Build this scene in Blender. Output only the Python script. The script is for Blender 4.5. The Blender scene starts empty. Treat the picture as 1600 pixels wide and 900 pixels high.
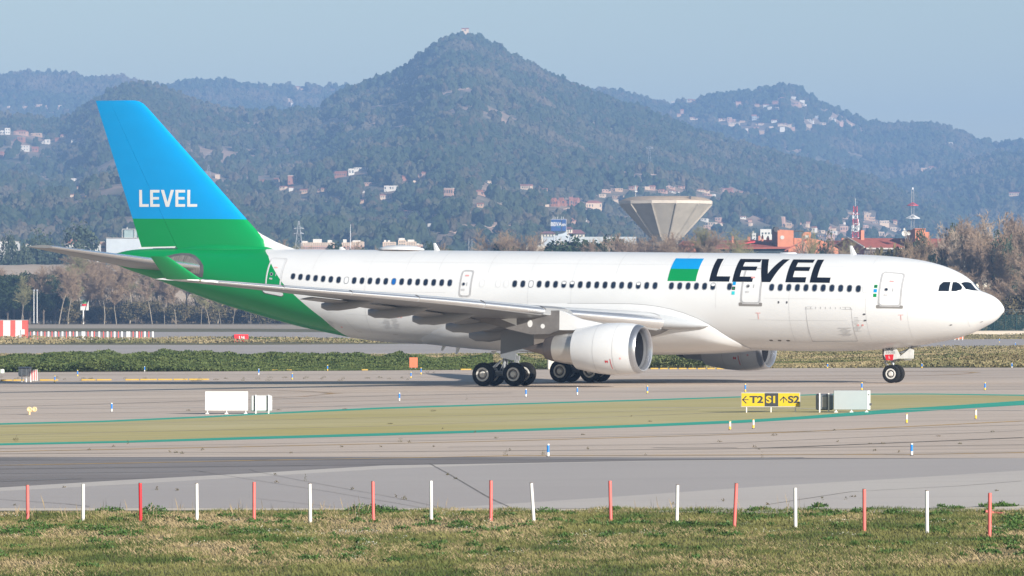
import bpy, bmesh, math, random
import numpy as np
from mathutils import Vector, Matrix

# ------------------------------------------------------------------ camera, sky, sun, exposure
SC = bpy.context.scene
COL = SC.collection
FPX = 7086.45; HOR = 475.0; CH = 4.788; TILT = 0.011894        # focal length in photo pixels, horizon row, eye height, cross fall of the apron
cam_d = bpy.data.cameras.new('camera'); cam = bpy.data.objects.new('camera', cam_d); COL.objects.link(cam)
cam_d.sensor_width = 36.0; cam_d.lens = FPX / 1600 * 36.0
cam_d.clip_start = 1.0; cam_d.clip_end = 60000.0
cam.location = (0, 0, CH)
cam.rotation_euler = (math.radians(90) + math.atan((HOR - 450) / FPX), 0, 0)
SC.camera = cam

SUN_AZ = math.radians(51.5)      # from +X towards the camera side
SUN_EL = math.radians(18.0)
SUN = Vector((math.cos(SUN_AZ) * math.cos(SUN_EL), -math.sin(SUN_AZ) * math.cos(SUN_EL), math.sin(SUN_EL)))
world = bpy.data.worlds.new('World'); SC.world = world; world.use_nodes = True
nt = world.node_tree; nt.nodes.clear()
sky = nt.nodes.new('ShaderNodeTexSky'); sky.sky_type = 'NISHITA'; sky.sun_disc = False
sky.sun_elevation = SUN_EL; sky.sun_rotation = math.atan2(SUN.x, SUN.y)
sky.air_density = 1.0; sky.dust_density = 0.3; sky.ozone_density = 0.4; sky.altitude = 0
bg = nt.nodes.new('ShaderNodeBackground'); bg.inputs[1].default_value = 0.058
wo = nt.nodes.new('ShaderNodeOutputWorld')
nt.links.new(sky.outputs[0], bg.inputs[0]); nt.links.new(bg.outputs[0], wo.inputs[0])
sd = bpy.data.lights.new('sun', 'SUN'); sd.energy = 5.0; sd.angle = math.radians(0.55); sd.color = (1.0, 0.945, 0.865)
so = bpy.data.objects.new('sun', sd); COL.objects.link(so)
so.rotation_euler = SUN.to_track_quat('Z', 'Y').to_euler(); so.location = (200, -200, 300)
SC.view_settings.view_transform = 'Standard'; SC.view_settings.look = 'None'
SC.view_settings.exposure = 0.84; SC.view_settings.gamma = 1.0; SC.view_settings.use_curve_mapping = False
SC.render.engine = 'CYCLES'
SC.cycles.use_denoising = True
SC.cycles.max_bounces = 6; SC.cycles.transparent_max_bounces = 12; SC.cycles.volume_bounces = 0
SC.cycles.diffuse_bounces = 3

# ------------------------------------------------------------------ measuring helpers
def wtilt(D):
    t = min(1.0, max(0.0, (600.0 - D) / 270.0))
    return t * t * (3 - 2 * t)
def gz(X, D): return TILT * X * wtilt(D)
def gD(u, v):
    D = 500.0
    for _ in range(60):
        den = (v - HOR) + TILT * (u - 800) * wtilt(D)
        D = 0.5 * D + 0.5 * CH * FPX / max(den, 3.0)
    return D
def gp(u, v, dz=0.0):
    D = gD(u, v); X = (u - 800) / FPX * D
    return Vector((X, D, gz(X, D) + dz))
def at(u, v, D): return Vector(((u - 800) / FPX * D, D, CH - (v - HOR) / FPX * D))
def kpx(D): return FPX / D            # photo pixels per metre

# ------------------------------------------------------------------ materials
MATS = {}
def srgb(r, g, b):
    f = lambda c: (c / 255 / 12.92) if c / 255 <= .04045 else ((c / 255 + .055) / 1.055) ** 2.4
    return (f(r), f(g), f(b))
def mat(name, col, rough=0.6, metal=0.0, var=0.12, scale=1.0, bump=0.0, coat=0.0, spec=0.5, detail=4, col2=None, stretch=None, thr=None):
    """principled surface whose colour is broken up by object-space noise"""
    if name in MATS: return MATS[name]
    m = bpy.data.materials.new(name); m.use_nodes = True; n = m.node_tree; L = n.links
    p = n.nodes['Principled BSDF']
    p.inputs['Roughness'].default_value = rough; p.inputs['Metallic'].default_value = metal
    p.inputs['Coat Weight'].default_value = coat; p.inputs['Coat Roughness'].default_value = 0.08
    p.inputs['Specular IOR Level'].default_value = spec
    tc = n.nodes.new('ShaderNodeTexCoord'); mp = n.nodes.new('ShaderNodeMapping')
    if stretch: mp.inputs['Scale'].default_value = stretch
    L.new(tc.outputs['Object'], mp.inputs[0])
    nz = n.nodes.new('ShaderNodeTexNoise'); nz.inputs['Scale'].default_value = scale; nz.inputs['Detail'].default_value = detail
    nz.inputs['Roughness'].default_value = 0.6
    L.new(mp.outputs[0], nz.inputs['Vector'])
    cr = n.nodes.new('ShaderNodeValToRGB')
    a = thr[0] if thr else 0.3; b = thr[1] if thr else 0.7
    cr.color_ramp.elements[0].position = a; cr.color_ramp.elements[1].position = b
    c0 = tuple(c * (1 - var) for c in col); c1 = tuple(min(1, c * (1 + var)) for c in (col2 or col))
    if col2: c0 = col; c1 = col2
    cr.color_ramp.elements[0].color = (*c0, 1); cr.color_ramp.elements[1].color = (*c1, 1)
    L.new(nz.outputs['Fac'], cr.inputs[0]); L.new(cr.outputs[0], p.inputs['Base Color'])
    if bump:
        bp = n.nodes.new('ShaderNodeBump'); bp.inputs['Strength'].default_value = bump
        L.new(nz.outputs['Fac'], bp.inputs['Height']); L.new(bp.outputs[0], p.inputs['Normal'])
    MATS[name] = m
    return m
def mnode(n, op, a, b=None, clamp=False):
    x = n.nodes.new('ShaderNodeMath'); x.operation = op; x.use_clamp = clamp
    for i, q in enumerate((a, b)):
        if q is None: continue
        if isinstance(q, (int, float)): x.inputs[i].default_value = q
        else: n.links.new(q, x.inputs[i])
    return x.outputs[0]
def mixc(n, fac, a, b):
    x = n.nodes.new('ShaderNodeMix'); x.data_type = 'RGBA'
    for idx, q in ((0, fac), (6, a), (7, b)):
        if isinstance(q, (int, float)): x.inputs[idx].default_value = q
        elif isinstance(q, tuple): x.inputs[idx].default_value = (*q, 1)
        else: n.links.new(q, x.inputs[idx])
    return x.outputs[2]

# ------------------------------------------------------------------ mesh collecting
class MB:
    def __init__(s): s.v = []; s.f = []; s.mi = []
    def add(s, vs, fs, mi=0):
        o = len(s.v); s.v.extend([tuple(p) for p in vs]); s.f.extend([tuple(i + o for i in f) for f in fs]); s.mi.extend([mi] * len(fs))
        return s
    def box(s, c, d, mi=0, rz=0.0, bev=0.0):
        hx, hy, hz = d[0] / 2, d[1] / 2, d[2] / 2; ca, sa = math.cos(rz), math.sin(rz)
        if bev > 0:
            b = min(bev, hx * .9, hy * .9, hz * .9)
            prof = [(-hx, -hy, hx, hy)]
            def ring(x, y, z, cut):
                pts = [(-x + cut, -y), (x - cut, -y), (x, -y + cut), (x, y - cut), (x - cut, y), (-x + cut, y), (-x, y - cut), (-x, -y + cut)]
                return [(px, py, z) for px, py in pts]
            rings = [ring(hx - b, hy - b, -hz, b * .6), ring(hx, hy, -hz + b, b), ring(hx, hy, hz - b, b), ring(hx - b, hy - b, hz, b * .6)]
            vs = [p for r in rings for p in r]; fs = []
            for k in range(3):
                for i in range(8): fs.append((k * 8 + i, k * 8 + (i + 1) % 8, (k + 1) * 8 + (i + 1) % 8, (k + 1) * 8 + i))
            fs.append(tuple(reversed(range(8)))); fs.append(tuple(range(24, 32)))
        else:
            vs = [(x, y, z) for z in (-hz, hz) for x, y in ((-hx, -hy), (hx, -hy), (hx, hy), (-hx, hy))]
            fs = [(3, 2, 1, 0), (4, 5, 6, 7), (0, 1, 5, 4), (1, 2, 6, 5), (2, 3, 7, 6), (3, 0, 4, 7)]
        vs = [(c[0] + x * ca - y * sa, c[1] + x * sa + y * ca, c[2] + z) for x, y, z in vs]
        return s.add(vs, fs, mi)
    def tube(s, p0, p1, r0, r1=None, n=8, mi=0, caps=True):
        r1 = r0 if r1 is None else r1
        p0 = Vector(p0); p1 = Vector(p1); d = (p1 - p0)
        if d.length < 1e-6: return s
        d.normalize(); a = d.orthogonal().normalized(); b = d.cross(a)
        vs = []
        for p, r in ((p0, r0), (p1, r1)):
            for i in range(n):
                t = 2 * math.pi * i / n; vs.append(p + (a * math.cos(t) + b * math.sin(t)) * r)
        fs = [(i, (i + 1) % n, n + (i + 1) % n, n + i) for i in range(n)]
        if caps: fs += [tuple(reversed(range(n))), tuple(range(n, 2 * n))]
        return s.add(vs, fs, mi)
    def lathe(s, prof, origin=(0, 0, 0), axis=(0, 0, 1), n=32, mi=0, cap0=False, cap1=False):
        """prof: (distance along axis, radius[, material])"""
        ax = Vector(axis).normalized(); a = ax.orthogonal().normalized()
        if abs(ax.z) < .9: a = (Vector((0, 0, 1)) - ax * ax.z).normalized()
        b = ax.cross(a); o = Vector(origin); vs = []; fs = []
        for q in prof:
            for i in range(n):
                t = 2 * math.pi * i / n; vs.append(o + ax * q[0] + (a * math.cos(t) + b * math.sin(t)) * q[1])
        base = len(s.v)
        for k in range(len(prof) - 1):
            m_ = prof[k][2] if len(prof[k]) > 2 else mi
            s.add([], [], 0)
            for i in range(n):
                s.f.append((base + k * n + i, base + k * n + (i + 1) % n, base + (k + 1) * n + (i + 1) % n, base + (k + 1) * n + i)); s.mi.append(m_)
        s.v.extend([tuple(p) for p in vs])
        if cap0: s.f.append(tuple(base + i for i in reversed(range(n)))); s.mi.append(mi)
        if cap1: s.f.append(tuple(base + (len(prof) - 1) * n + i for i in range(n))); s.mi.append(mi)
        return s
    def build(s, name, mats, parent=None, smooth=None, loc=None):
        me = bpy.data.meshes.new(name); me.from_pydata(s.v, [], s.f)
        for m in (mats if isinstance(mats, (list, tuple)) else [mats]): me.materials.append(m)
        if max(s.mi, default=0) > 0: me.polygons.foreach_set('material_index', s.mi)
        if smooth is not None:
            me.polygons.foreach_set('use_smooth', [True] * len(me.polygons)); me.set_sharp_from_angle(angle=math.radians(smooth))
        me.update()
        o = bpy.data.objects.new(name, me); COL.objects.link(o)
        if parent: o.parent = parent
        if loc is not None: o.location = loc
        return o
def fast_mesh(name, V, F, mats, parent=None, mi=None, smooth=False, k=3):
    """numpy vertices (n,3) and faces (m,k)"""
    V = np.asarray(V, dtype=np.float32); F = np.asarray(F, dtype=np.int32)
    me = bpy.data.meshes.new(name); me.vertices.add(len(V)); me.vertices.foreach_set('co', V.ravel())
    me.loops.add(F.size); me.loops.foreach_set('vertex_index', F.ravel())
    me.polygons.add(len(F)); me.polygons.foreach_set('loop_start', np.arange(0, F.size, F.shape[1], dtype=np.int32))
    for m in (mats if isinstance(mats, (list, tuple)) else [mats]): me.materials.append(m)
    if mi is not None: me.polygons.foreach_set('material_index', np.asarray(mi, dtype=np.int32))
    if smooth: me.polygons.foreach_set('use_smooth', np.ones(len(F), dtype=bool))
    me.update(calc_edges=True); me.validate()
    o = bpy.data.objects.new(name, me); COL.objects.link(o)
    if parent: o.parent = parent
    return o
def tag(o, label=None, cat=None, group=None, kind=None):
    if label: o['label'] = label
    if cat: o['category'] = cat
    if group: o['group'] = group
    if kind: o['kind'] = kind
    return o
def thing(name, label, cat, loc=(0, 0, 0), rz=0.0, group=None):
    o = bpy.data.objects.new(name, None); COL.objects.link(o); o.empty_display_size = 0.5
    o.location = loc; o.rotation_euler = (0, 0, rz)
    return tag(o, label, cat, group)
def dup(root, loc=None, rz=None, label=None, scale=None, group=None):
    r = root.copy(); COL.objects.link(r)
    if loc is not None: r.location = loc
    if rz is not None: r.rotation_euler = (0, 0, rz)
    if scale is not None: r.scale = scale
    if label: r['label'] = label
    if group: r['group'] = group
    for ch in list(root.children):
        c = ch.copy(); COL.objects.link(c); c.parent = r
        for g in list(ch.children):
            d = g.copy(); COL.objects.link(d); d.parent = c
    return r
ORD = ['leftmost', 'second from left', 'third from left', 'fourth from left', 'fifth from left', 'sixth from left', 'seventh from left', 'eighth from left',
       'ninth from left', 'tenth from left', 'eleventh from left', 'twelfth from left', 'thirteenth from left', 'fourteenth from left', 'fifteenth from left',
       'sixteenth from left', 'seventeenth from left', 'eighteenth from left', 'nineteenth from left', 'twentieth from left']
TENS = {2: 'twenty', 3: 'thirty', 4: 'forty', 5: 'fifty', 6: 'sixty'}
def ordn(i, n):
    if i == n - 1 and n > 1: return 'rightmost'
    if i < 20: return ORD[i]
    t, r = divmod(i + 1, 10); one = ['', 'first', 'second', 'third', 'fourth', 'fifth', 'sixth', 'seventh', 'eighth', 'ninth'][r]
    return (TENS[t] + '-' + one if r else TENS[t][:-1] + 'ieth') + ' from left'

# numpy value noise (2D)
_rs = np.random.RandomState(11); _TAB = _rs.rand(256, 256)
def vnoise(x, y):
    xi = np.floor(x).astype(int); yi = np.floor(y).astype(int); fx = x - xi; fy = y - yi
    fx = fx * fx * (3 - 2 * fx); fy = fy * fy * (3 - 2 * fy)
    T = lambda a, b: _TAB[a & 255, b & 255]
    return (T(xi, yi) * (1 - fx) + T(xi + 1, yi) * fx) * (1 - fy) + (T(xi, yi + 1) * (1 - fx) + T(xi + 1, yi + 1) * fx) * fy
def fbm(x, y, o=4):
    r = 0; a = .5; s = 0
    for k in range(o): r = r + a * vnoise(x * 2 ** k + 17 * k, y * 2 ** k + 31 * k); s += a; a *= .5
    return r / s

# ------------------------------------------------------------------ ground and painted surfaces
def ext(pl):
    """stretch a (u, v) polyline sideways beyond the frame"""
    (u0, v0), (u1, v1) = pl[0], pl[1]; (ua, va), (ub, vb) = pl[-2], pl[-1]
    out = list(pl)
    if u0 <= 0: out = [(u0 - 700, v0 + (v0 - v1) / (u1 - u0) * 700 * .25)] + out
    if ub >= 1600: out = out + [(ub + 700, vb + (vb - va) / (ub - ua) * 700 * .25)]
    return out
def interp(pl, u):
    xs = [p[0] for p in pl]; ys = [p[1] for p in pl]; return float(np.interp(u, xs, ys))
def sheet(name, far, near, dz, m, label=None, kind='structure', u0=None, u1=None, du=20, rows=None, n=None):
    """flat ground surface between two outlines measured on the photograph, laid on the apron plane"""
    far = ext(far) if u0 is None else far; near = ext(near) if u0 is None else near
    a = max(far[0][0], near[0][0]) if u0 is None else u0; b = min(far[-1][0], near[-1][0]) if u1 is None else u1
    us = list(np.arange(a, b, du)) + [b]; V = []; F = []
    rows = rows or 2
    for u in us:
        Df = gD(u, interp(far, u)); Dn = gD(u, interp(near, u))
        for r in range(rows + 1):
            D = Dn + (Df - Dn) * r / rows; X = (u - 800) / FPX * D
            V.append((X, D, gz(X, D) + dz))
    R = rows + 1
    for i in range(len(us) - 1):
        for r in range(rows): F.append((i * R + r, (i + 1) * R + r, (i + 1) * R + r + 1, i * R + r + 1))
    o = fast_mesh(name, V, F, m)
    if kind: o['kind'] = kind
    if label: o['label'] = label
    return o
def stripe(name, pl, w, dz, m, extend=True):
    """painted line of width w metres (measured across the line of sight) along a photo polyline"""
    pl = ext(pl) if extend else pl
    us = np.arange(pl[0][0], pl[-1][0] + .1, 12) if pl[-1][0] - pl[0][0] > 60 else np.linspace(pl[0][0], pl[-1][0], 6)
    c = [gp(u, interp(pl, u), dz) for u in us]; V = []; F = []
    for i, p in enumerate(c):
        d = (c[min(i + 1, len(c) - 1)] - c[max(i - 1, 0)]).normalized(); nn = Vector((-d.y, d.x, 0)).normalized() * w / 2
        for q in (p - nn, p + nn): V.append((q.x, q.y, gz(q.x, q.y) + dz))
    for i in range(len(c) - 1): F.append((2 * i, 2 * i + 2, 2 * i + 3, 2 * i + 1))
    o = fast_mesh(name, V, F, m); o['kind'] = 'structure'
    return o

def ground_mat(name, base, dark, light, streak=0.5, joints=0.0, fine=1.0, spots=0.0):
    """weathered pavement: broad patches, rubber streaks running with the taxiway, fine grain, optional slab joints"""
    m = bpy.data.materials.new(name); m.use_nodes = True; n = m.node_tree; L = n.links; p = n.nodes['Principled BSDF']
    p.inputs['Roughness'].default_value = 0.85; p.inputs['Specular IOR Level'].default_value = 0.25
    tc = n.nodes.new('ShaderNodeTexCoord')
    def noise(scale, st, det=4, rot=0.0):
        mp = n.nodes.new('ShaderNodeMapping'); mp.inputs['Scale'].default_value = st; mp.inputs['Rotation'].default_value = (0, 0, rot)
        L.new(tc.outputs['Object'], mp.inputs[0]); z = n.nodes.new('ShaderNodeTexNoise')
        z.inputs['Scale'].default_value = scale; z.inputs['Detail'].default_value = det; z.inputs['Roughness'].default_value = .6
        L.new(mp.outputs[0], z.inputs['Vector']); return z.outputs['Fac']
    def ramp(f, a, b):
        r = n.nodes.new('ShaderNodeMapRange'); r.inputs['From Min'].default_value = a; r.inputs['From Max'].default_value = b
        L.new(f, r.inputs['Value']); return r.outputs[0]
    c = mixc(n, ramp(noise(.05, (1, 1, 1)), .35, .65), base, light)
    c = mixc(n, mnode(n, 'MULTIPLY', ramp(noise(.6, (.03, 1, 1), 5, math.radians(-4)), .48, .72), streak), c, dark)
    c = mixc(n, mnode(n, 'MULTIPLY', ramp(noise(.22, (.05, 1, 1), 4, math.radians(-7)), .5, .8), streak * .8), c, light)
    g = ramp(noise(14 * fine, (1, 1, 1), 5), .2, .8)
    c = mixc(n, mnode(n, 'MULTIPLY', g, .30), c, dark)
    if joints:
        br = n.nodes.new('ShaderNodeTexBrick'); br.offset = 0; br.inputs['Scale'].default_value = 1
        br.inputs['Brick Width'].default_value = 7.5; br.inputs['Row Height'].default_value = 5.0
        br.inputs['Mortar Size'].default_value = .03; br.inputs['Mortar Smooth'].default_value = .1
        mp = n.nodes.new('ShaderNodeMapping'); mp.inputs['Rotation'].default_value = (0, 0, math.radians(24))
        L.new(tc.outputs['Object'], mp.inputs[0]); L.new(mp.outputs[0], br.inputs['Vector'])
        br.inputs['Color1'].default_value = (0, 0, 0, 1); br.inputs['Color2'].default_value = (.25, .25, .25, 1); br.inputs['Mortar'].default_value = (1, 1, 1, 1)
        c = mixc(n, mnode(n, 'MULTIPLY', br.outputs['Color'], joints), c, dark)
    if spots:
        c = mixc(n, mnode(n, 'MULTIPLY', ramp(noise(1.3, (.6, 1, 1), 3), .68, .74), spots), c, tuple(x * .45 for x in dark))
    L.new(c, p.inputs['Base Color'])
    bp = n.nodes.new('ShaderNodeBump'); bp.inputs['Strength'].default_value = .25; bp.inputs['Distance'].default_value = .01
    L.new(g, bp.inputs['Height']); L.new(bp.outputs[0], p.inputs['Normal'])
    MATS[name] = m
    return m

M_soil = ground_mat('dry_soil', (.16, .13, .08), (.09, .09, .045), (.22, .17, .11), .6, 0, .3)
M_conc = ground_mat('beige_concrete', (.57, .465, .38), (.37, .305, .255), (.64, .53, .44), .85, .22, 1, .3)
M_grey = ground_mat('grey_asphalt', (.42, .38, .36), (.34, .31, .295), (.45, .41, .385), .25, 0, 1.5, .1)
M_pale = ground_mat('pale_asphalt', (.52, .47, .43), (.41, .37, .34), (.57, .52, .47), .3, 0, 1.5, .2)
M_dark = ground_mat('dark_asphalt', (.20, .178, .17), (.13, .117, .114), (.28, .253, .245), .8, 0, 1.5)
M_far = ground_mat('far_runway', (.42, .375, .345), (.34, .305, .285), (.47, .42, .385), .3, 0, 1)
M_olive = ground_mat('olive_paint', (.48, .405, .15), (.37, .32, .145), (.56, .48, .26), .95, .2, 1, .2)
M_teal = ground_mat('teal_paint', (.03, .36, .26), (.06, .29, .21), (.04, .42, .30), .35, 0, 1, .15)
M_kerb = ground_mat('kerb_concrete', (.60, .53, .44), (.44, .37, .30), (.68, .6, .5), .5, 0, 1)
M_dirt = ground_mat('dirt_track', (.42, .34, .26), (.3, .24, .17), (.48, .4, .31), .4, 0, 1)
M_turf = ground_mat('turf_soil', (.10, .098, .035), (.05, .06, .02), (.18, .145, .08), .2, 0, .35)

# one sheet of ground out to the foot of the hills
V = []; F = []
Ds = [-60, 0, 40, 80] + list(range(100, 620, 20)) + [650, 700, 800, 900, 1000, 1200, 1400, 1700, 2200, 3000, 4500, 9000]
Xn = 60
for D in Ds:
    W = 120 + max(0, D) * .45
    for i in range(Xn + 1):
        X = -W + 2 * W * i / Xn
        V.append((X, D, TILT * X * (wtilt(D) if D > 0 else 1) - .06))
for j in range(len(Ds) - 1):
    for i in range(Xn):
        a = j * (Xn + 1) + i; F.append((a, a + 1, a + Xn + 2, a + Xn + 1))
fast_mesh('ground', V, F, M_soil)['kind'] = 'structure'

TURF_FAR = [(0, 798), (250, 797.5), (600, 797), (900, 799), (1200, 802), (1400, 801), (1600, 797)]
sheet('grass_verge_soil', TURF_FAR, [(0, 960), (1600, 960)], .0, M_turf, rows=10)
sheet('verge_edge', [(0, 794), (600, 794), (1200, 796), (1450, 795), (1600, 790)], TURF_FAR, .004, M_kerb, rows=1)
DARK_FAR = [(0, 714.5), (400, 714), (800, 714.3), (1300, 716)]
PALE_TOP = [(0, 762), (200, 750), (400, 739.5), (600, 727.5), (800, 724), (1000, 720.5), (1200, 718), (1300, 717)]
DKN = PALE_TOP + [(1600, 716)]
sheet('apron', [(0, 768), (200, 757), (400, 745), (600, 733), (800, 725.5), (1000, 721.5), (1300, 718), (1600, 717.2)], [(0, 794), (600, 794), (1200, 796), (1450, 795), (1600, 790)], .006, M_grey, rows=6)
sheet('apron_edge_strip', [(0, 762), (200, 750), (400, 739.5), (600, 727.5), (800, 724), (1000, 720.5), (1300, 717.4), (1600, 716.4)],
      [(0, 768), (200, 757), (400, 745), (600, 733), (800, 725.5), (1000, 721.5), (1300, 718), (1600, 717.2)], .007, M_pale, rows=2)
sheet('pale_pavement', [(700, 794), (800, 787.5), (1000, 774), (1200, 760), (1400, 748.5), (1600, 735.5), (1800, 724), (2200, 722)],
      [(700, 794.2), (1200, 796), (1450, 795), (1600, 790), (2200, 784)], .011, M_pale, u0=702, u1=2100, rows=3)
sheet('taxiway_dark', [(0, 714.5), (400, 714), (800, 714.3), (1300, 715.8), (1600, 716)], [(0, 762), (200, 750), (400, 739.5), (600, 727.5), (800, 724), (1000, 720.5), (1300, 717.2), (1600, 716.4)], .006, M_dark, rows=4)
GRASS_N = [(0, 582), (160, 581), (330, 580.5), (520, 579.5), (800, 577.5), (1100, 575.5), (1350, 575), (1600, 574.5)]
sheet('taxiway', GRASS_N, [(0, 714.5), (400, 714), (800, 714.3), (1300, 715.8), (1600, 716)], .004, M_conc, rows=16)
T1 = [(0, 661.5), (160, 657.5), (320, 650.5), (400, 646), (600, 636.5), (800, 630.5), (1000, 624.5), (1158, 619.5), (1300, 615.5), (1450, 615), (1600, 617)]
T1b = [(0, 664), (160, 660), (320, 653), (400, 648.5), (600, 639.2), (800, 632.6), (1000, 626.6), (1158, 621.3), (1300, 617), (1450, 616.6), (1600, 618.8)]
T2 = [(0, 693), (200, 689), (400, 682.5), (600, 677), (800, 671), (1000, 663.5), (1160, 656.5), (1250, 651), (1400, 639), (1500, 633), (1600, 626)]
T2b = [(0, 696), (200, 692), (400, 686.5), (600, 681), (800, 674.5), (1000, 667.5), (1160, 661), (1250, 655.5), (1400, 645.5), (1500, 639), (1600, 633)]
sheet('green_shoulder', T1b, T2, .008, M_olive, rows=4)
sheet('shoulder_line_far', T1, T1b, .009, M_teal, rows=1)
sheet('shoulder_line_near', T2, T2b, .009, M_teal, rows=1)
M_yel = mat('worn_yellow_paint', (.62, .36, .07), .7, var=.2, scale=.8, col2=(.40, .30, .18), thr=(.45, .62))
M_org = mat('worn_orange_paint', (.60, .36, .18), .7, var=.2, scale=.5, col2=(.42, .32, .24), thr=(.4, .6))
M_wht = mat('worn_white_paint', (.56, .53, .48), .7, var=.2, scale=.7)
M_blk = mat('crack_sealant', (.10, .085, .07), .8, var=.3, scale=1.0, col2=(.26, .22, .19), thr=(.45, .65))
for pl, w, mm in (([(0, 727.5), (200, 724), (400, 719.8), (675, 715), (800, 712.5), (1200, 711), (1425, 710.5), (1600, 707.5)], .32, M_yel),
              ([(0, 706), (75, 704.5), (400, 698), (800, 689), (1100, 680.5), (1250, 675), (1600, 658)], .35, M_yel),
              ([(0, 596), (500, 596.5), (800, 598), (1060, 599.5), (1150, 600.2), (1340, 599.8), (1600, 600)], .35, M_org)):
    stripe('yellow_line', pl, w, .013, mm)
for pl, w, mm, nm in (([(1000, 589), (1150, 588.3), (1300, 587.6), (1440, 587.2), (1500, 585), (1526, 582.5)], .5, M_org, 'yellow_line'),
              ([(1380, 581), (1450, 581), (1500, 581.3), (1530, 582)], .5, M_org, 'yellow_line'), ([(1516, 582.3), (1530, 582.2)], 1.9, M_yel, 'yellow_line'),
              ([(330, 609), (430, 610), (480, 611.5), (522, 614.5)], .25, M_org, 'yellow_line'), ([(400, 622.6), (470, 620), (522, 615.2)], .25, M_org, 'yellow_line'),
              ([(514, 614.8), (527, 614.9)], 1.3, M_yel, 'yellow_line'), ([(425, 631.5), (520, 628), (700, 622.5), (900, 618)], .2, M_org, 'yellow_line'),
              ([(1260, 620.2), (1400, 619.4), (1560, 619)], .2, M_org, 'yellow_line'),
              ([(0, 638.8), (320, 637.2), (600, 634.4), (700, 633)], .35, M_wht, 'white_line'), ([(1000, 637), (1158, 638), (1360, 640), (1600, 641.8)], .35, M_wht, 'white_line'),
              ([(1180, 700.5), (1250, 698.5), (1383, 693), (1600, 684)], .3, M_blk, 'joint_line'), ([(0, 636), (150, 632), (320, 626.5), (640, 618), (800, 614)], .3, M_blk, 'joint_line'),
              ([(390, 734), (400, 737.5), (477, 752.5), (550, 766), (632, 781), (690, 794)], .02, M_blk, 'pavement_crack'),
              ([(300, 735), (400, 751), (515, 769), (585, 781), (660, 794)], .02, M_blk, 'pavement_crack'), ([(0, 781), (105, 788), (140, 792)], .04, M_blk, 'pavement_crack'),
              ([(400, 779.5), (460, 786), (520, 792.5)], .02, M_blk, 'pavement_crack'), ([(672, 725), (705, 743), (765, 778.5), (805, 797)], .024, M_blk, 'pavement_crack'),
              ([(1200, 789), (1330, 769), (1500, 760), (1600, 752)], .05, M_blk, 'pavement_crack'), ([(1020, 700), (1060, 700.4), (1160, 700)], .2, M_blk, 'joint_line')):
    stripe(nm, pl, w, .016, mm, extend=(pl[0][0] <= 0))
M_fj = mat('faint_joint', (.37, .31, .26), .8, var=.2, scale=.12, col2=(.52, .44, .37), thr=(.42, .58))
for pl, w in (([(0, 604), (500, 606), (1100, 606.5), (1600, 604)], .3), ([(0, 612), (500, 613), (1000, 611.5), (1600, 608)], .22), ([(0, 625), (320, 622), (800, 616), (1150, 611)], .25), ([(0, 648), (300, 643), (700, 628)], .25),
              ([(0, 701), (400, 694), (900, 684), (1600, 664)], .2), ([(0, 709.5), (600, 706), (1100, 702), (1600, 695)], .25), ([(700, 699), (1100, 694), (1600, 673)], .18), ([(0, 667), (500, 655), (1100, 640)], .2), ([(0, 680), (600, 666), (1200, 642)], .2),
              ([(0, 586), (600, 585), (1200, 580.5), (1600, 579.5)], .5), ([(1180, 592.5), (1600, 590)], .4)):
    stripe('pavement_joint', pl, w, .014, M_fj, extend=(pl[0][0] <= 0 and pl[-1][0] >= 1600))
M_gj = mat('dark_band_streak', (.17, .155, .15), .8, var=.2, scale=.1, col2=(.25, .23, .225), thr=(.4, .6))
for pl, w in (([(0, 718), (400, 717.5), (900, 717), (1250, 716.6)], 1.6), ([(0, 740), (150, 738.5), (330, 737)], .5), ([(0, 733), (500, 727)], .25), ([(0, 752), (120, 748)], .8)):
    stripe('rubber_streak', pl, w, .012, M_gj, extend=False)
# far strips beyond the taxiway
GRASS_F = [(0, 558), (400, 558), (800, 553), (1200, 549), (1600, 543.5)]
M_fgrass = ground_mat('far_grass_soil', (.15, .135, .06), (.085, .09, .035), (.22, .18, .10), .5, 0, .4)
sheet('grass_strip', GRASS_F, GRASS_N, .002, M_fgrass, rows=16)
R1 = [(0, 539), (400, 539), (800, 536), (1200, 533), (1600, 529.5)]
sheet('runway', R1, GRASS_F, .004, M_far, rows=10)
R2 = [(0, 531), (400, 531.5), (800, 531), (1200, 529), (1600, 527)]
sheet('far_grass', R2, R1, .002, M_fgrass, rows=6)
R3 = [(0, 519), (400, 518.5), (800, 521), (1200, 525), (1600, 526.5)]
sheet('far_taxiway', R3, R2, .004, M_far, rows=4)
R4 = [(0, 513), (400, 513.5), (800, 517), (1200, 521), (1600, 524)]
sheet('far_verge', R4, R3, .002, M_fgrass, rows=3)
R5 = [(0, 507), (400, 507), (800, 510), (1200, 514), (1600, 517.5)]
sheet('dirt_track', R5, R4, .004, M_dirt, rows=3, u0=-500, u1=900)

# ================================================================== the airliner
YAW = math.radians(25.487); PIT = 0.012841; NOSE = Vector((27.941, 257.059, 4.7254)); ZB = 4.40
_c, _s = math.cos(YAW), math.sin(YAW)
FWD = Vector((_c * math.cos(PIT), -_s * math.cos(PIT), -math.sin(PIT))); STB = Vector((-_s, -_c, 0)); UPV = STB.cross(FWD)
if UPV.z < 0: UPV = -UPV
def Lc(s, y, z): return Vector((-s, -y, z + ZB))                 # s aft of the nose, y to starboard, z above the fuselage axis
def W_of(s, y, z): return NOSE - FWD * s + STB * y + UPV * z
def proj(s, y, z):
    w = W_of(s, y, z); return 800 + FPX * w.x / w.y, HOR - FPX * (w.z - CH) / w.y
plane = thing('airliner', 'white twin-engine airliner with blue and green tail taxiing to the right', 'airliner')
plane.matrix_world = Matrix.Translation(NOSE - UPV * ZB) @ Matrix((FWD, -STB, UPV)).transposed().to_4x4()

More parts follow.
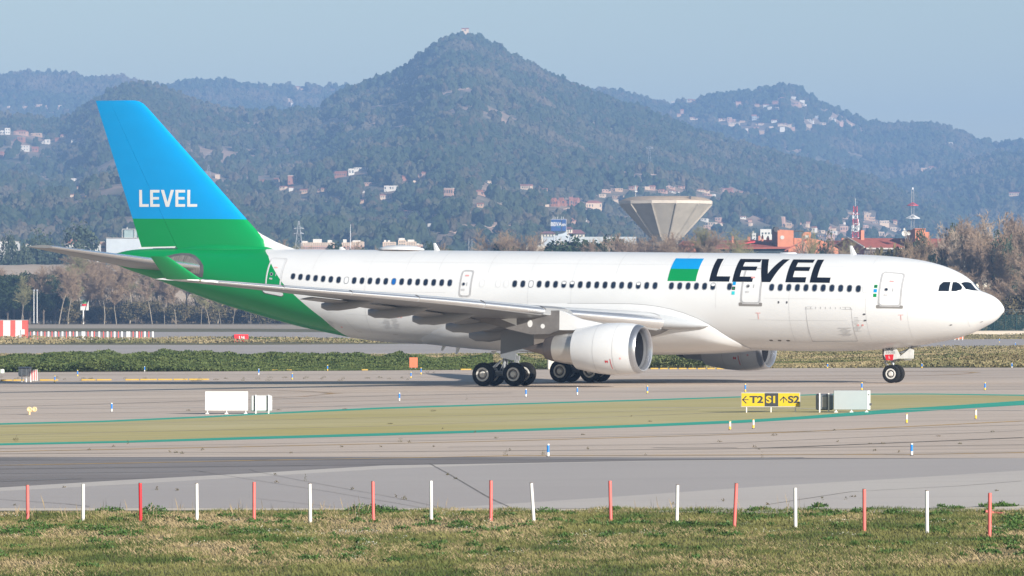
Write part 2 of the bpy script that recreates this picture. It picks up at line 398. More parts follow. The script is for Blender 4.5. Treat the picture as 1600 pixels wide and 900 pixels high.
def pchip(tab):
    xs = [float(a) for a, _ in tab]; ys = [float(b) for _, b in tab]; n = len(xs)
    d = [(ys[i + 1] - ys[i]) / (xs[i + 1] - xs[i]) for i in range(n - 1)]; m = [d[0]] + [0.0] * (n - 2) + [d[-1]]
    for i in range(1, n - 1):
        if d[i - 1] * d[i] > 0: m[i] = 2 * d[i - 1] * d[i] / (d[i - 1] + d[i])
    def f(x):
        if x <= xs[0]: return ys[0]
        if x >= xs[-1]: return ys[-1]
        i = max(0, int(np.searchsorted(xs, x)) - 1); h = xs[i + 1] - xs[i]; t = (x - xs[i]) / h
        return (2 * t ** 3 - 3 * t * t + 1) * ys[i] + (t ** 3 - 2 * t * t + t) * h * m[i] + (-2 * t ** 3 + 3 * t * t) * ys[i + 1] + (t ** 3 - t * t) * h * m[i + 1]
    return f
fTop = pchip([(0.05, -.28), (.1, -.12), (.22, .06), (.44, .30), (.81, .54), (1.24, .71), (1.6, .84), (2.05, 1.30), (2.49, 1.64), (2.86, 1.84), (3.44, 2.09), (4.1, 2.29), (4.91, 2.47), (5.72, 2.59), (6.83, 2.70), (8.3, 2.78), (10.5, 2.82), (50, 2.82), (53.7, 2.80), (56.5, 2.74), (57.4, 2.65), (58.1, 2.5), (58.5, 2.36)])
fBot = pchip([(0.05, -.30), (.1, -.40), (.25, -.56), (.43, -.76), (.79, -1.03), (1.3, -1.30), (1.87, -1.58), (2.67, -1.87), (3.46, -2.07), (4.12, -2.2), (5.3, -2.4), (6.8, -2.58), (8.5, -2.72), (10.5, -2.8), (12.5, -2.82), (37, -2.82), (38.5, -2.79), (40, -2.69), (41.7, -2.5), (42.8, -2.32), (45, -1.93), (48.3, -1.18), (50.6, -.60), (52.8, .05), (55.1, .80), (56.3, 1.15), (57.1, 1.38), (57.9, 1.64), (58.5, 1.88)])
fWid = pchip([(0.05, .02), (.1, .2), (.22, .42), (.44, .66), (.81, .97), (1.3, 1.28), (1.9, 1.58), (2.7, 1.88), (3.5, 2.1), (4.5, 2.32), (5.7, 2.52), (7, 2.67), (8.5, 2.77), (10.5, 2.82), (39, 2.82), (41, 2.80), (43, 2.72), (45, 2.56), (47, 2.31), (49, 2.02), (51, 1.70), (53, 1.37), (55, 1.04), (56.5, .78), (57.5, .58), (58.2, .42), (58.5, .3)])
fMid = pchip([(0.05, -.29), (3, -.12), (6, -.02), (10, 0), (40, 0), (44, .22), (48, .75), (52, 1.35), (56, 1.9), (58.5, 2.12)])
def FP(s, th, e=0.0, side=1):
    w = fWid(s); zt = fTop(s); zb = fBot(s); zm = min(max(fMid(s), zb + .002), zt - .002)
    h = (zt - zm) if th >= 0 else (zm - zb)
    y = w * math.cos(th); z = zm + h * math.sin(th)
    if e:
        nx, nz = math.cos(th) / max(w, .01), math.sin(th) / max(h, .01); q = math.hypot(nx, nz); y += e * nx / q; z += e * nz / q
    return (s, y * side, z)
def inv_fus(u, v):
    """photo pixel to (s, theta) on the starboard skin"""
    s, th = 58 - (u - 175) / 24.0, .3
    s = min(max(s, .5), 57)
    for _ in range(30):
        p0 = proj(*FP(s, th)); e = np.array([u - p0[0], v - p0[1]])
        if abs(e).max() < .01: break
        ps = proj(*FP(s + .01, th)); pt = proj(*FP(s, th + .01))
        J = np.array([[(ps[0] - p0[0]) / .01, (pt[0] - p0[0]) / .01], [(ps[1] - p0[1]) / .01, (pt[1] - p0[1]) / .01]])
        try: d = np.linalg.solve(J, e)
        except Exception: break
        s = min(max(s + float(np.clip(d[0], -1, 1)), .15), 58.3); th = float(np.clip(th + np.clip(d[1], -.3, .3), -1.5, 1.5))
    return s, th
def inv_y(u, v, y):
    d = Vector(((u - 800) / FPX, 1, -(v - HOR) / FPX)); C = Vector((0, 0, CH)); O = NOSE + STB * y
    t = (O - C).dot(STB) / d.dot(STB); q = C + d * t - NOSE
    return -q.dot(FWD), q.dot(UPV)

# paints
def paint(name, col, rough=.28, coat=.35, dirt=.05):
    return mat(name, col, rough, 0, dirt, .35, 0, coat, detail=6)
P_white = paint('white_paint', (.69, .70, .71)); P_grey = paint('wing_grey', (.205, .213, .225), .4, .1, .06); P_slat = paint('slat_grey', (.46, .48, .50), .35, .2, .04)
P_metal = mat('bare_aluminium', (.72, .73, .75), .26, .85, .04, .6)
P_dmetal = mat('dark_metal', (.16, .15, .145), .45, .6, .2, 2)
P_gearm = mat('gear_steel', (.33, .345, .36), .45, .4, .25, 3)
P_gearw = mat('gear_white', (.62, .62, .60), .45, .0, .15, 3)
P_rub = mat('tyre_rubber', (.012, .012, .012), .8, 0, .3, 3, spec=.2)
P_rim = mat('wheel_rim', (.68, .66, .62), .4, .1, .12, 6)
P_glass = mat('dark_glass', (.012, .022, .045), .12, 0, .3, 1, spec=.6)
P_cockpit = mat('cockpit_glass', (.008, .013, .022), .06, 0, .5, 2, spec=.7)
P_wrim = mat('window_frame', (.36, .37, .39), .35, .4, .1, 3)
P_line = mat('panel_line', (.42, .42, .43), .6, 0, .1, 2)
P_fline = mat('faint_panel_line', (.50, .50, .51), .6, 0, .1, 2)
P_dline = mat('dark_seam', (.10, .10, .11), .6, 0, .2, 2)
P_letter = mat('black_lettering', (.006, .009, .018), .6, 0, .1, 1, spec=.15)
P_blue = paint('tail_blue', (.0, .29, .66)); P_green = paint('tail_green', (.0, .265, .072))
P_red = mat('red_marking', (.62, .02, .03), .5, 0, .1, 2); P_pink = mat('faded_red_marking', (.72, .34, .33), .5, 0, .1, 2)
P_cyan = mat('cyan_marking', (.03, .50, .55), .5, 0, .1, 2); P_blk = mat('black_marking', (.03, .03, .03), .5, 0, .1, 2)

def livery_mat(name, kind):
    m = bpy.data.materials.new(name); m.use_nodes = True; n = m.node_tree; L = n.links; p = n.nodes['Principled BSDF']
    p.inputs['Roughness'].default_value = .34; p.inputs['Coat Weight'].default_value = .12; p.inputs['Coat Roughness'].default_value = .1; p.inputs['Specular IOR Level'].default_value = .35
    tc = n.nodes.new('ShaderNodeTexCoord'); sx = n.nodes.new('ShaderNodeSeparateXYZ'); L.new(tc.outputs['Object'], sx.inputs[0])
    x = sx.outputs['X']; z = mnode(n, 'SUBTRACT', sx.outputs['Z'], ZB)
    nz = n.nodes.new('ShaderNodeTexNoise'); nz.inputs['Scale'].default_value = .5; nz.inputs['Detail'].default_value = 8
    mp = n.nodes.new('ShaderNodeMapping'); mp.inputs['Scale'].default_value = (1, 1, 2.5); L.new(tc.outputs['Object'], mp.inputs[0]); L.new(mp.outputs[0], nz.inputs['Vector'])
    dirt = n.nodes.new('ShaderNodeMapRange'); dirt.inputs['From Min'].default_value = .3; dirt.inputs['From Max'].default_value = .8
    dirt.inputs['To Min'].default_value = 1.0; dirt.inputs['To Max'].default_value = .94; L.new(nz.outputs['Fac'], dirt.inputs[0])
    W = (.69, .70, .71); G = (.0, .265, .072); B = (.0, .29, .66)
    if kind == 'fuselage':
        tab = [(-2.95, 41.45), (-2.44, 41.59), (-1.33, 42.56), (.03, 44.26), (.74, 45.13), (1.84, 46.19), (2.09, 46.46), (2.38, 46.74), (2.82, 47.5)]
        acc = tab[0][1]
        for (z0, s0), (z1, s1) in zip(tab[:-1], tab[1:]):
            r = n.nodes.new('ShaderNodeMapRange'); r.inputs['From Min'].default_value = z0; r.inputs['From Max'].default_value = z1
            r.inputs['To Min'].default_value = 0; r.inputs['To Max'].default_value = s1 - s0; L.new(z, r.inputs[0]); acc = mnode(n, 'ADD', acc, r.outputs[0])
        g = mnode(n, 'LESS_THAN', mnode(n, 'ADD', x, acc), 0.0)
        c = mixc(n, g, W, G)
    else:
        c = mixc(n, mnode(n, 'GREATER_THAN', z, 4.63), G, B)
    ws = n.nodes.new('ShaderNodeTexNoise'); ws.inputs['Scale'].default_value = 1.6; ws.inputs['Detail'].default_value = 5; mp2 = n.nodes.new('ShaderNodeMapping'); mp2.inputs['Scale'].default_value = (.12, 1, 1.6)
    L.new(tc.outputs['Object'], mp2.inputs[0]); L.new(mp2.outputs[0], ws.inputs['Vector'])
    gr = n.nodes.new('ShaderNodeMapRange'); gr.inputs['From Min'].default_value = .52; gr.inputs['From Max'].default_value = .78; gr.inputs['To Max'].default_value = .22; L.new(ws.outputs['Fac'], gr.inputs[0])
    lowz = n.nodes.new('ShaderNodeMapRange'); lowz.inputs['From Min'].default_value = -1.2; lowz.inputs['From Max'].default_value = -2.6; L.new(z, lowz.inputs[0])
    c = mixc(n, mnode(n, 'MULTIPLY', gr.outputs[0], lowz.outputs[0]), c, (.30, .26, .22))
    mm = n.nodes.new('ShaderNodeMix'); mm.data_type = 'RGBA'; mm.blend_type = 'MULTIPLY'; mm.inputs[0].default_value = 1
    L.new(c, mm.inputs[6]); L.new(dirt.outputs[0], mm.inputs[7]); L.new(mm.outputs[2], p.inputs['Base Color'])
    MATS[name] = m; return m
P_fus = livery_mat('fuselage_livery', 'fuselage'); P_fin = livery_mat('fin_livery', 'fin')

# fuselage skin
mb = MB(); NT = 72
st = [.05, .1, .16, .22, .32, .44, .6, .81, 1.0, 1.24, 1.45, 1.6, 1.8, 2.05, 2.3, 2.49, 2.7, 2.86, 3.15, 3.44, 3.8, 4.1, 4.5, 4.91, 5.3, 5.72, 6.3, 6.83, 7.5, 8.3, 9.3, 10.5] + list(np.arange(12, 37, 1.0)) + list(np.arange(37, 58, .5)) + [58.1, 58.35, 58.5]
for s in st:
    for i in range(NT):
        a = 2 * math.pi * i / NT; th = math.asin(math.sin(a)); sd_ = 1 if math.cos(a) >= 0 else -1
        q = FP(s, th, 0, sd_) ; mb.v.append(tuple(Lc(*q)))
for k in range(len(st) - 1):
    for i in range(NT): mb.f.append((k * NT + i, (k + 1) * NT + i, (k + 1) * NT + (i + 1) % NT, k * NT + (i + 1) % NT)); mb.mi.append(0)
mb.f.append(tuple(reversed(range(NT)))); mb.mi.append(0); mb.f.append(tuple(range((len(st) - 1) * NT, len(st) * NT))); mb.mi.append(0)
fus = mb.build('fuselage', P_fus, plane, 50)
me = fus.data; bm = bmesh.new(); bm.from_mesh(me); bmesh.ops.recalc_face_normals(bm, faces=bm.faces); bm.to_mesh(me); bm.free()

# thin painted shapes and fittings that follow the skin ------------------------------------------------
def patch_bm(polys, step_s=None, step_t=.14):
    bm = bmesh.new()
    for k, poly in enumerate(polys):
        mi = 0
        if isinstance(poly, tuple) and isinstance(poly[0], int): mi, poly = poly
        vs = [bm.verts.new((p[0], p[1], 0)) for p in poly]; f = bm.faces.new(vs); f.material_index = mi
    ys = [v.co.y for v in bm.verts]; xs = [v.co.x for v in bm.verts]
    for lo, hi, st_, ax in ((min(ys), max(ys), step_t, 1), (min(xs), max(xs), step_s, 0)):
        if not st_: continue
        c = math.floor(lo / st_) * st_ + st_
        while c < hi:
            co = (0, c, 0) if ax else (c, 0, 0); no = (0, 1, 0) if ax else (1, 0, 0)
            bmesh.ops.bisect_plane(bm, geom=bm.verts[:] + bm.edges[:] + bm.faces[:], plane_co=co, plane_no=no); c += st_
    bmesh.ops.triangulate(bm, faces=bm.faces[:])
    return bm
def skin(name, polys, mats, parent, e=.006, side=1, step_s=None, f=None, label=None):
    """polys in (s, t) with t = theta * 2.82; f maps (s, t) to a local point instead of the fuselage"""
    bm = patch_bm(polys, step_s)
    for v in bm.verts:
        s, t = v.co.x, v.co.y
        v.co = Lc(*(f(s, t) if f else FP(s, t / 2.82, e, side)))
    bmesh.ops.recalc_face_normals(bm, faces=bm.faces)
    me = bpy.data.meshes.new(name); bm.to_mesh(me); bm.free()
    for m in (mats if isinstance(mats, (list, tuple)) else [mats]): me.materials.append(m)
    o = bpy.data.objects.new(name, me); COL.objects.link(o); o.parent = parent
    if label: o['label'] = label
    return o
def stroke(pts, w, closed=False, mi=0):
    """ribbon polygons along (s, t) points"""
    out = []; n = len(pts)
    for i in range(n if closed else n - 1):
        a = Vector(pts[i]); b = Vector(pts[(i + 1) % n]); d = (b - a)
        if d.length < 1e-5: continue
        d.normalize(); nn = Vector((-d.y, d.x)) * w / 2; a2 = a - d * w * .3; b2 = b + d * w * .3
        out.append((mi, [tuple(a2 - nn), tuple(b2 - nn), tuple(b2 + nn), tuple(a2 + nn)]))
    return out
def rrect(cx, cy, w, h, r, n=4):
    pts = []
    for k, (sx, sy) in enumerate(((1, 1), (-1, 1), (-1, -1), (1, -1))):
        for i in range(n + 1):
            a = math.pi / 2 * (k + i / n); pts.append((cx + sx * (w / 2 - r) + r * math.cos(a), cy + sy * (h / 2 - r) + r * math.sin(a)))
    return pts

# cabin windows
def cabin_window(s, t, kind='open'):
    frame = skin('window', [rrect(s, t, .335, .47, .155)], P_wrim if kind != 'blank' else P_fline, fus, .004)
    if kind == 'blank':
        skin('window_plug', [rrect(s, t, .30, .435, .14)], P_white, frame, .007)
    elif kind == 'shade':
        skin('window_pane', [rrect(s, t, .255, .385, .125)], P_white, frame, .008)
    elif kind == 'half':
        skin('window_pane', [rrect(s, t, .255, .385, .125)], P_glass, frame, .008)
        skin('window_blind', [rrect(s, t + .10, .235, .16, .07)], P_white, frame, .010)
    elif kind == 'blue':
        skin('window_pane', [rrect(s, t, .255, .385, .125)], mat('blue_pane', (.01, .12, .42), .1), frame, .008)  # pane coloured deep blue
    else:
        skin('window_pane', [rrect(s, t, .255, .385, .125)], P_glass, frame, .008)
wins = []
for i in range(21): wins.append((44.46 - i * (44.46 - 33.78) / 20, 1.02 - i * .12 / 20, {7: 'shade', 13: 'blue'}.get(i, 'open')))
for i in range(18): wins.append((29.51 - i * (29.51 - 20.48) / 17, .89 - i * .01 / 17, {2: 'shade', 6: 'half', 7: 'half', 15: 'half'}.get(i, 'open')))
for u in (753, 778.5, 791): wins.append((inv_fus(u, 442.5)[0], .89, 'blank'))
for k, x in enumerate((260, 329, 398, 467, 535, 604, 742)): wins.append((inv_fus(1000 + x / 5.293, 446.8)[0], .88, 'half' if k == 5 else 'open'))
for i in range(11): wins.append((13.17 - i * .5285, .865, 'open'))
wins.append((inv_fus(1352, 450.6)[0], .865, 'blank'))
for w_ in wins: cabin_window(*w_)

# doors: outline, sill guard, peephole, handle
def door(s, t0, t1, w, label, guard=True, hole=True, sill_dark=True, om=None):
    d = skin('door', stroke(rrect(s, (t0 + t1) / 2, w, t1 - t0, .16, 3), .07, True) + stroke(rrect(s, (t0 + t1) / 2, w + .12, t1 - t0 + .12, .18, 3), .03, True, 1),
             [om or P_line, P_fline], fus, .009, label=label)
    if guard:
        skin('door_sill', [(0, [(s - w / 2 - .12, t0 - .2), (s + w / 2 + .12, t0 - .2), (s + w / 2 + .12, t0 - .08), (s - w / 2 - .12, t0 - .08)]),
                           (0, rrect(s - w / 2 - .06, t0 - .09, .2, .2, .05)), (0, rrect(s + w / 2 + .06, t0 - .09, .2, .2, .05))],
             mat('scuffed_sill', (.22, .21, .2), .5), d, .012)
    if hole:
        tt = t0 + (t1 - t0) * .45; sh = s + w * .2
        skin('peephole', [(1, rrect(sh, tt, .24, .24, .12)), (0, rrect(sh, tt, .17, .17, .085))], [P_glass, P_line], d, .013)
        skin('handle', [rrect(s - w * .12, tt, .06, .22, .02)], P_line, d, .013)
        skin('door_marking', [rrect(s, tt + .55, .24, .10, .02)], P_pink, d, .013); skin('door_marking', [rrect(sh, tt - .34, .22, .12, .02)], P_fline, d, .013)
    return d
door(6.0, -.08, 2.06, 1.22, 'forward passenger door behind the cockpit')
door(14.42, -.05, 2.10, 1.12, 'passenger door cutting through the black lettering')
door(32.72, .12, 1.70, .68, 'small overwing emergency exit', guard=False)
dd = door(45.82, -.12, 2.38, 1.02, 'rear passenger door split by the green paint edge', hole=True, guard=False, om=P_white)
skin('door_sill', [rrect(45.82, -.35, 1.5, .28, .1)], P_white, dd, .012); skin('door_sill', stroke([(46.6, -.4), (46.45, -.52), (45.2, -.52), (45.05, -.4)], .06), P_dline, dd, .014)

# lettering and flag on the fuselage
TB, TT = 1.18, 3.0; HB = (TT - TB)
def let_L(s0, s1, sw=.40, bh=.34): return [[(s0, TB), (s0 - sw, TB), (s0 - sw, TT), (s0, TT)], [(s0 - sw, TB), (s1, TB), (s1, TB + bh), (s0 - sw, TB + bh)]]
def let_E(s0, s1, sw=.40): return [[(s0, TB), (s0 - sw, TB), (s0 - sw, TT), (s0, TT)], [(s0 - sw, TB), (s1, TB), (s1, TB + .34), (s0 - sw, TB + .34)],
    [(s0 - sw, TB + .78), (s1 - .06, TB + .78), (s1 - .06, TB + 1.09), (s0 - sw, TB + 1.09)], [(s0 - sw, TT - .34), (s1 - .1, TT - .34), (s1 - .1, TT), (s0 - sw, TT)]]
sL = lambda x: inv_fus(1000 + x / 5.293, 441)[0]
skin('lettering', let_L(sL(572), sL(737)), P_letter, fus, .011, step_s=None, label='large black letter L, the first of the word LEVEL')
skin('lettering', let_E(sL(763), sL(928)), P_letter, fus, .011, label='large black letter E crossed by the door outline')
vs0, vs1 = sL(943), sL(1173)
vb0 = sL(1035); vb1 = sL(1088); vc = (vs0 + vs1) / 2 + .12
skin('lettering', [[(vs0, TT), (vs0 - .42, TT), (vc - .03, TB + .52), (vc + .2, TB), (vc + .28, TB)], [(vc + .28, TB), (vc - .28, TB), (vs1, TT), (vs1 + .42, TT), (vc - .03, TB + .52)]][0:0] +
     [[(vs0, TT), (vs0 - .42, TT), (vc - .0, TB + .55), (vc - .27, TB), (vc + .27, TB)], [(vs1, TT), (vs1 + .42, TT), (vc, TB + .55), (vc - .27, TB)]], P_letter, fus, .011, label='large black letter V in the middle of LEVEL')
skin('lettering', let_E(sL(1203), sL(1368)), P_letter, fus, .011, label='large black letter E beside the last L')
skin('lettering', let_L(sL(1405), sL(1570)), P_letter, fus, .011, label='large black letter L closing the word LEVEL')
skin('flag_emblem', [(0, [(19.74, 2.02), (17.96, 2.02), (17.96, 3.0), (19.74, 3.0)]), (1, [(19.74, 1.18), (17.96, 1.18), (17.96, 2.02), (19.74, 2.02)])], [P_blue, P_green], fus, .011, label='square emblem, blue over green')
for s_, ts, ms in ((15.52, (1.07, .78, .50), (P_blue, P_blk, P_cyan)), (6.87, (1.05, .78, .50), (P_green, P_blue, P_green))):
    for t_, m_ in zip(ts, ms): skin('small_emblem', [rrect(s_, t_, .19, .2, .01)], m_, fus, .011)
    skin('small_emblem', [rrect(s_, ts[0], .10, .1, .05)] if s_ < 10 else [rrect(s_, ts[1], .09, .09, .04)], P_blk if s_ < 10 else P_green, fus, .014)
# cargo door, vents, small stencils, skin joints
skin('cargo_door', stroke(rrect(9.62, -1.44, 2.75, 2.4, .1, 2), .03, True), P_fline, fus, .006)
skin('cargo_door', stroke([(11.05, -.36), (8.2, -.36)], .03) + [(0, rrect(11.0 - .3 * i, -.29, .03, .12, .01)) for i in range(10)], P_line, fus, .008)
skin('cargo_door', stroke([(40.4, -2.62), (37.7, -2.62)], .05) + stroke([(40.4, -2.62), (40.9, -1.6)], .02), P_fline, fus, .006)
skin('sill_strip', stroke([(11.0, -2.62), (8.4, -2.62)], .06), P_white, fus, .03)
for s_ in (13.55, 13.02, 12.49): skin('drain_vent', [rrect(s_, -2.53, .22, .12, .06)], mat('vent_dark', (.12, .11, .1), .6), fus, .012)
for s_ in (12.68, 12.17): skin('static_port', [rrect(s_, .0, .10, .14, .04)], P_dline, fus, .012)
def red_T(s_, t_): skin('stencil', stroke([(s_ - .14, t_), (s_ + .14, t_)], .035) + stroke([(s_, t_), (s_, t_ - .36)], .035), P_pink, fus, .012)
red_T(inv_fus(1184.5, 489)[0], inv_fus(1184.5, 489)[1] * 2.82); red_T(inv_fus(1407.5, 492)[0], inv_fus(1407.5, 492)[1] * 2.82)
rnd = random.Random(4)
for (u, v, w_, h_) in ((1339, 508, .5, 1.0), (1322, 520, .9, .7), (618, 505, .6, 1.0), (518, 508, .5, .7), (606, 508, .5, .8)):
    s_, th = inv_fus(u, v); t_ = th * 2.82; rows = []
    for k in range(int(h_ / .09)): rows.append((0, rrect(s_ + rnd.uniform(-.05, .05), t_ + h_ / 2 - k * .09, w_ * rnd.uniform(.4, 1), .028, .01)))
    skin('stencil', rows, P_fline, fus, .012)
for (u, v) in ((1341, 508), (1348, 508), (622, 495), (627, 495), (617, 495), (534, 511)):
    s_, th = inv_fus(u, v); skin('stencil', [rrect(s_, th * 2.82, .13, .13, .06)], P_pink, fus, .012)
for (u, v) in ((1350.5, 491), (1352, 500.5), (1486, 507.5), (1534, 502.5)):
    s_, th = inv_fus(u, v); skin('probe', [rrect(s_, th * 2.82, .14, .10, .04)], P_dline, fus, .02)
for s_ in (43.2, 36.9, 34.7, 31.4, 23.1, 19.0): skin('skin_joint', stroke([(s_, 1.6), (s_, 4.2)], .018), P_fline, fus, .004)
for s_ in (16.6, 12.05, 7.4, 5.0, 1.75, 25.8, 28.6, 39.4): skin('skin_joint', stroke([(s_, -2.6 if s_ < 13 or s_ > 38 else -.4), (s_, 4.2)], .012), P_fline, fus, .004, step_s=None)
for t_, a_, b_ in ((2.35, 5.0, 40.0), (.22, 6.9, 13.6), (-1.05, 7.4, 14.6), (.30, 34.0, 44.0), (-1.2, 36.5, 42.0)): skin('skin_joint', stroke([(a_, t_), (b_, t_)], .010), P_fline, fus, .004, step_s=1.5)

# cockpit windows (both sides)
ck = []
K = lambda x, y: (1440 + x / 13.333, 420 + y / 13.333)
polys = [[(350, 468), (378, 345), (455, 278), (607, 278), (570, 472)], [(622, 472), (655, 280), (725, 280), (790, 310), (850, 385), (835, 440), (720, 470)], [(822, 302), (1045, 302), (1190, 462), (1050, 455), (925, 432)]]
for k, pl in enumerate(polys):
    q = []
    for x, y in pl:
        s_, th = inv_fus(*K(x, y)); q.append((s_, th * 2.82))
    if k == 2: q[1] = (q[1][0], min(q[1][1], 4.1))
    cx = sum(a for a, _ in q) / len(q); cy = sum(b for _, b in q) / len(q)
    big = [(cx + (a - cx) * 1.12, cy + (b - cy) * 1.12) for a, b in q]
    for side in (1, -1):
        fr = skin('cockpit_window', [big], P_line if 0 else P_white, fus, .010, side, .12)
        skin('window_pane', [q], P_cockpit, fr, .018, side, .12)

# wing-to-body fairing -------------------------------------------------------------------------------
def superring(s, w, zt, zb, n=40, p=2.6):
    zm = (zt + zb) / 2; out = []
    for i in range(n):
        a = 2 * math.pi * i / n; ca, sa = math.cos(a), math.sin(a)
        out.append(Lc(s, w * math.copysign(abs(ca) ** (2 / p), ca), zm + (zt - zb) / 2 * math.copysign(abs(sa) ** (2 / p), sa)))
    return out
def loft(name, rings, mats, parent, smooth=60, caps=True, mi=None):
    mb = MB(); n = len(rings[0])
    for r in rings: mb.v.extend([tuple(p) for p in r])
    for k in range(len(rings) - 1):
        for i in range(n): mb.f.append((k * n + i, k * n + (i + 1) % n, (k + 1) * n + (i + 1) % n, (k + 1) * n + i)); mb.mi.append(0 if mi is None else mi(k, i))
    if caps: mb.f.append(tuple(reversed(range(n)))); mb.mi.append(0); mb.f.append(tuple((len(rings) - 1) * n + i for i in range(n))); mb.mi.append(0)
    o = mb.build(name, mats, parent, smooth)
    bm = bmesh.new(); bm.from_mesh(o.data); bmesh.ops.recalc_face_normals(bm, faces=bm.faces); bm.to_mesh(o.data); bm.free()
    return o
_ln = [(15.25, -2.68), (15.5, -2.5), (16.2, -2.0), (17.2, -1.30), (18.6, -.72), (20.2, -.36), (22, -.22), (29, -.3), (31.5, -.75), (33.5, -1.35), (35.2, -2.0), (36.4, -2.5)]
zl_ = pchip(_ln)
zb_f = pchip([(15.25, -2.84), (16.0, -2.93), (18, -3.08), (22, -3.2), (29, -3.2), (33, -3.08), (36.4, -2.84)])
rings = []
for s in [15.25, 15.4, 15.6, 15.9, 16.2, 16.7, 17.2, 17.9, 18.6, 19.4, 20.2, 21, 22, 24, 26, 28, 29, 30, 31.5, 32.5, 33.5, 34.4, 35.2, 35.8, 36.4]:
    zl = zl_(s); th0 = math.asin(max(-.999, zl / 2.82)); r = []; n_ = 44; fx = min(1, (s - 15.25) / 2.0, (36.4 - s) / 2.0)
    for i in range(n_):
        f = -1 + 2 * i / (n_ - 1); a = th0 + (-math.pi / 2 - th0) * (1 - abs(f)) ; sg = 1 if f < 0 else -1
        g = (1 - abs(f)); rad = 2.82 + .012 + (.30 * max(fx, 0) ** .7) * min(1, g * 3.2) ** .8
        y = rad * math.cos(a); z = rad * math.sin(a); zb = zb_f(s)
        if z < -2.2: z = -2.2 + (z + 2.2) * ((zb + 2.2) / (-rad + 2.2))
        r.append(Lc(s, y * sg, z))
    rings.append(r)
loft('belly_fairing', rings, P_white, fus, 70)
skin('fairing_seam', stroke([(s, math.asin(max(-1, z / 2.82)) * 2.82 + .02) for s, z in [(15.2, -2.74)] + [(x, zl_(x)) for x in (15.25, 15.5, 15.8, 16.2, 16.7, 17.2, 17.8, 18.6, 19.4, 20.2, 21, 22, 24, 26)]], .03), P_line, fus, .016, step_s=.5)

# wings ----------------------------------------------------------------------------------------------
def foil(n=18, t=.12, camber=.015):
    """closed airfoil outline (x, z) from the trailing edge over the top to the leading edge and back"""
    up, lo = [], []
    for i in range(n + 1):
        x = (1 - math.cos(math.pi * i / n)) / 2
        yt = 5 * t * (.2969 * math.sqrt(x) - .1260 * x - .3516 * x * x + .2843 * x ** 3 - .1036 * x ** 4); yc = camber * 4 * x * (1 - x)
        up.append((x, yc + yt)); lo.append((x, yc - yt))
    return list(reversed(up)) + lo[1:-1]
wLE = lambda y: 19.38 + (y - 2.82) * .651
def wTE(y): return 30.0 + (y - 2.82) * .05 if y < 9.8 else 30.35 + (y - 9.8) * .412
wZ = pchip([(1.5, -1.42), (2.82, -1.25), (5, -1.05), (9.4, -.68), (12, -.42), (15, -.14), (20, .24), (24, .53), (27.5, .80), (29.3, .93)])
wInc = pchip([(1.5, 5.2), (2.82, 5.0), (9.4, 3.0), (15, 2.2), (22, 1.2), (29.3, .2)])
wTc = pchip([(1.5, .145), (2.82, .14), (9.4, .118), (15, .11), (29.3, .10)])
def wpt(y, x, zr):
    """point at chord fraction x and height zr (in chords) on the wing at span y"""
    le, te = wLE(y), wTE(y); c = te - le; a = math.radians(wInc(y))
    return le + c * x * math.cos(a) + c * zr * math.sin(a), wZ(y) - c * x * math.sin(a) + c * zr * math.cos(a)
fo = foil(20, .12, .012)
def wing_sec(y, side, x0=0.0, x1=1.0, tscale=1.0, drop=0.0):
    r = []
    for x, z in fo:
        xx = min(max(x, x0), x1); zz = z
        if x > x1 or x < x0: zz = np.interp(xx, [0, 1], [0, 0]) * 0 + (z if x0 <= x <= x1 else np.sign(z) * abs(_thick(xx)) + .012 * 4 * xx * (1 - xx))
        s, zl = wpt(y, xx, zz * wTc(y) / .12 * tscale); r.append(Lc(s, y * side, zl - drop))
    return r
def _thick(x): return 5 * .12 * (.2969 * math.sqrt(x) - .1260 * x - .3516 * x * x + .2843 * x ** 3 - .1036 * x ** 4)
def make_wing(side):
    ys = [1.5, 2.82, 4, 6, 8, 9.8, 12, 14.5, 17, 20, 23, 26, 28, 29.0]
    w = loft('wing', [wing_sec(y, side, .03, .985) for y in ys], [P_grey], plane, 40)
    if side < 0: return w
    return w
def slat(w, side, ya, yb, n=5):
    """polished leading edge segment, 15 per cent of the chord, drooping slightly in front of the wing"""
    rings = []
    for k in range(n + 1):
        y = ya + (yb - ya) * k / n; r = []
        xs = [.15, .10, .06, .03, .012, .003, 0, .003, .012, .03, .05]
        for i, x in enumerate(xs):
            up = i <= 6; z = (_thick(x) * 1.06 + .002) * (1 if up else -1) + .012 * 4 * x * (1 - x)
            s, zl = wpt(y, x - .012, z * wTc(y) / .12 - .006); r.append(Lc(s, y * side, zl))
        rings.append(r)
    return loft('slat', rings, [P_slat, P_metal], w, 50, mi=lambda k, i: 1 if 3 <= i <= 8 else 0)
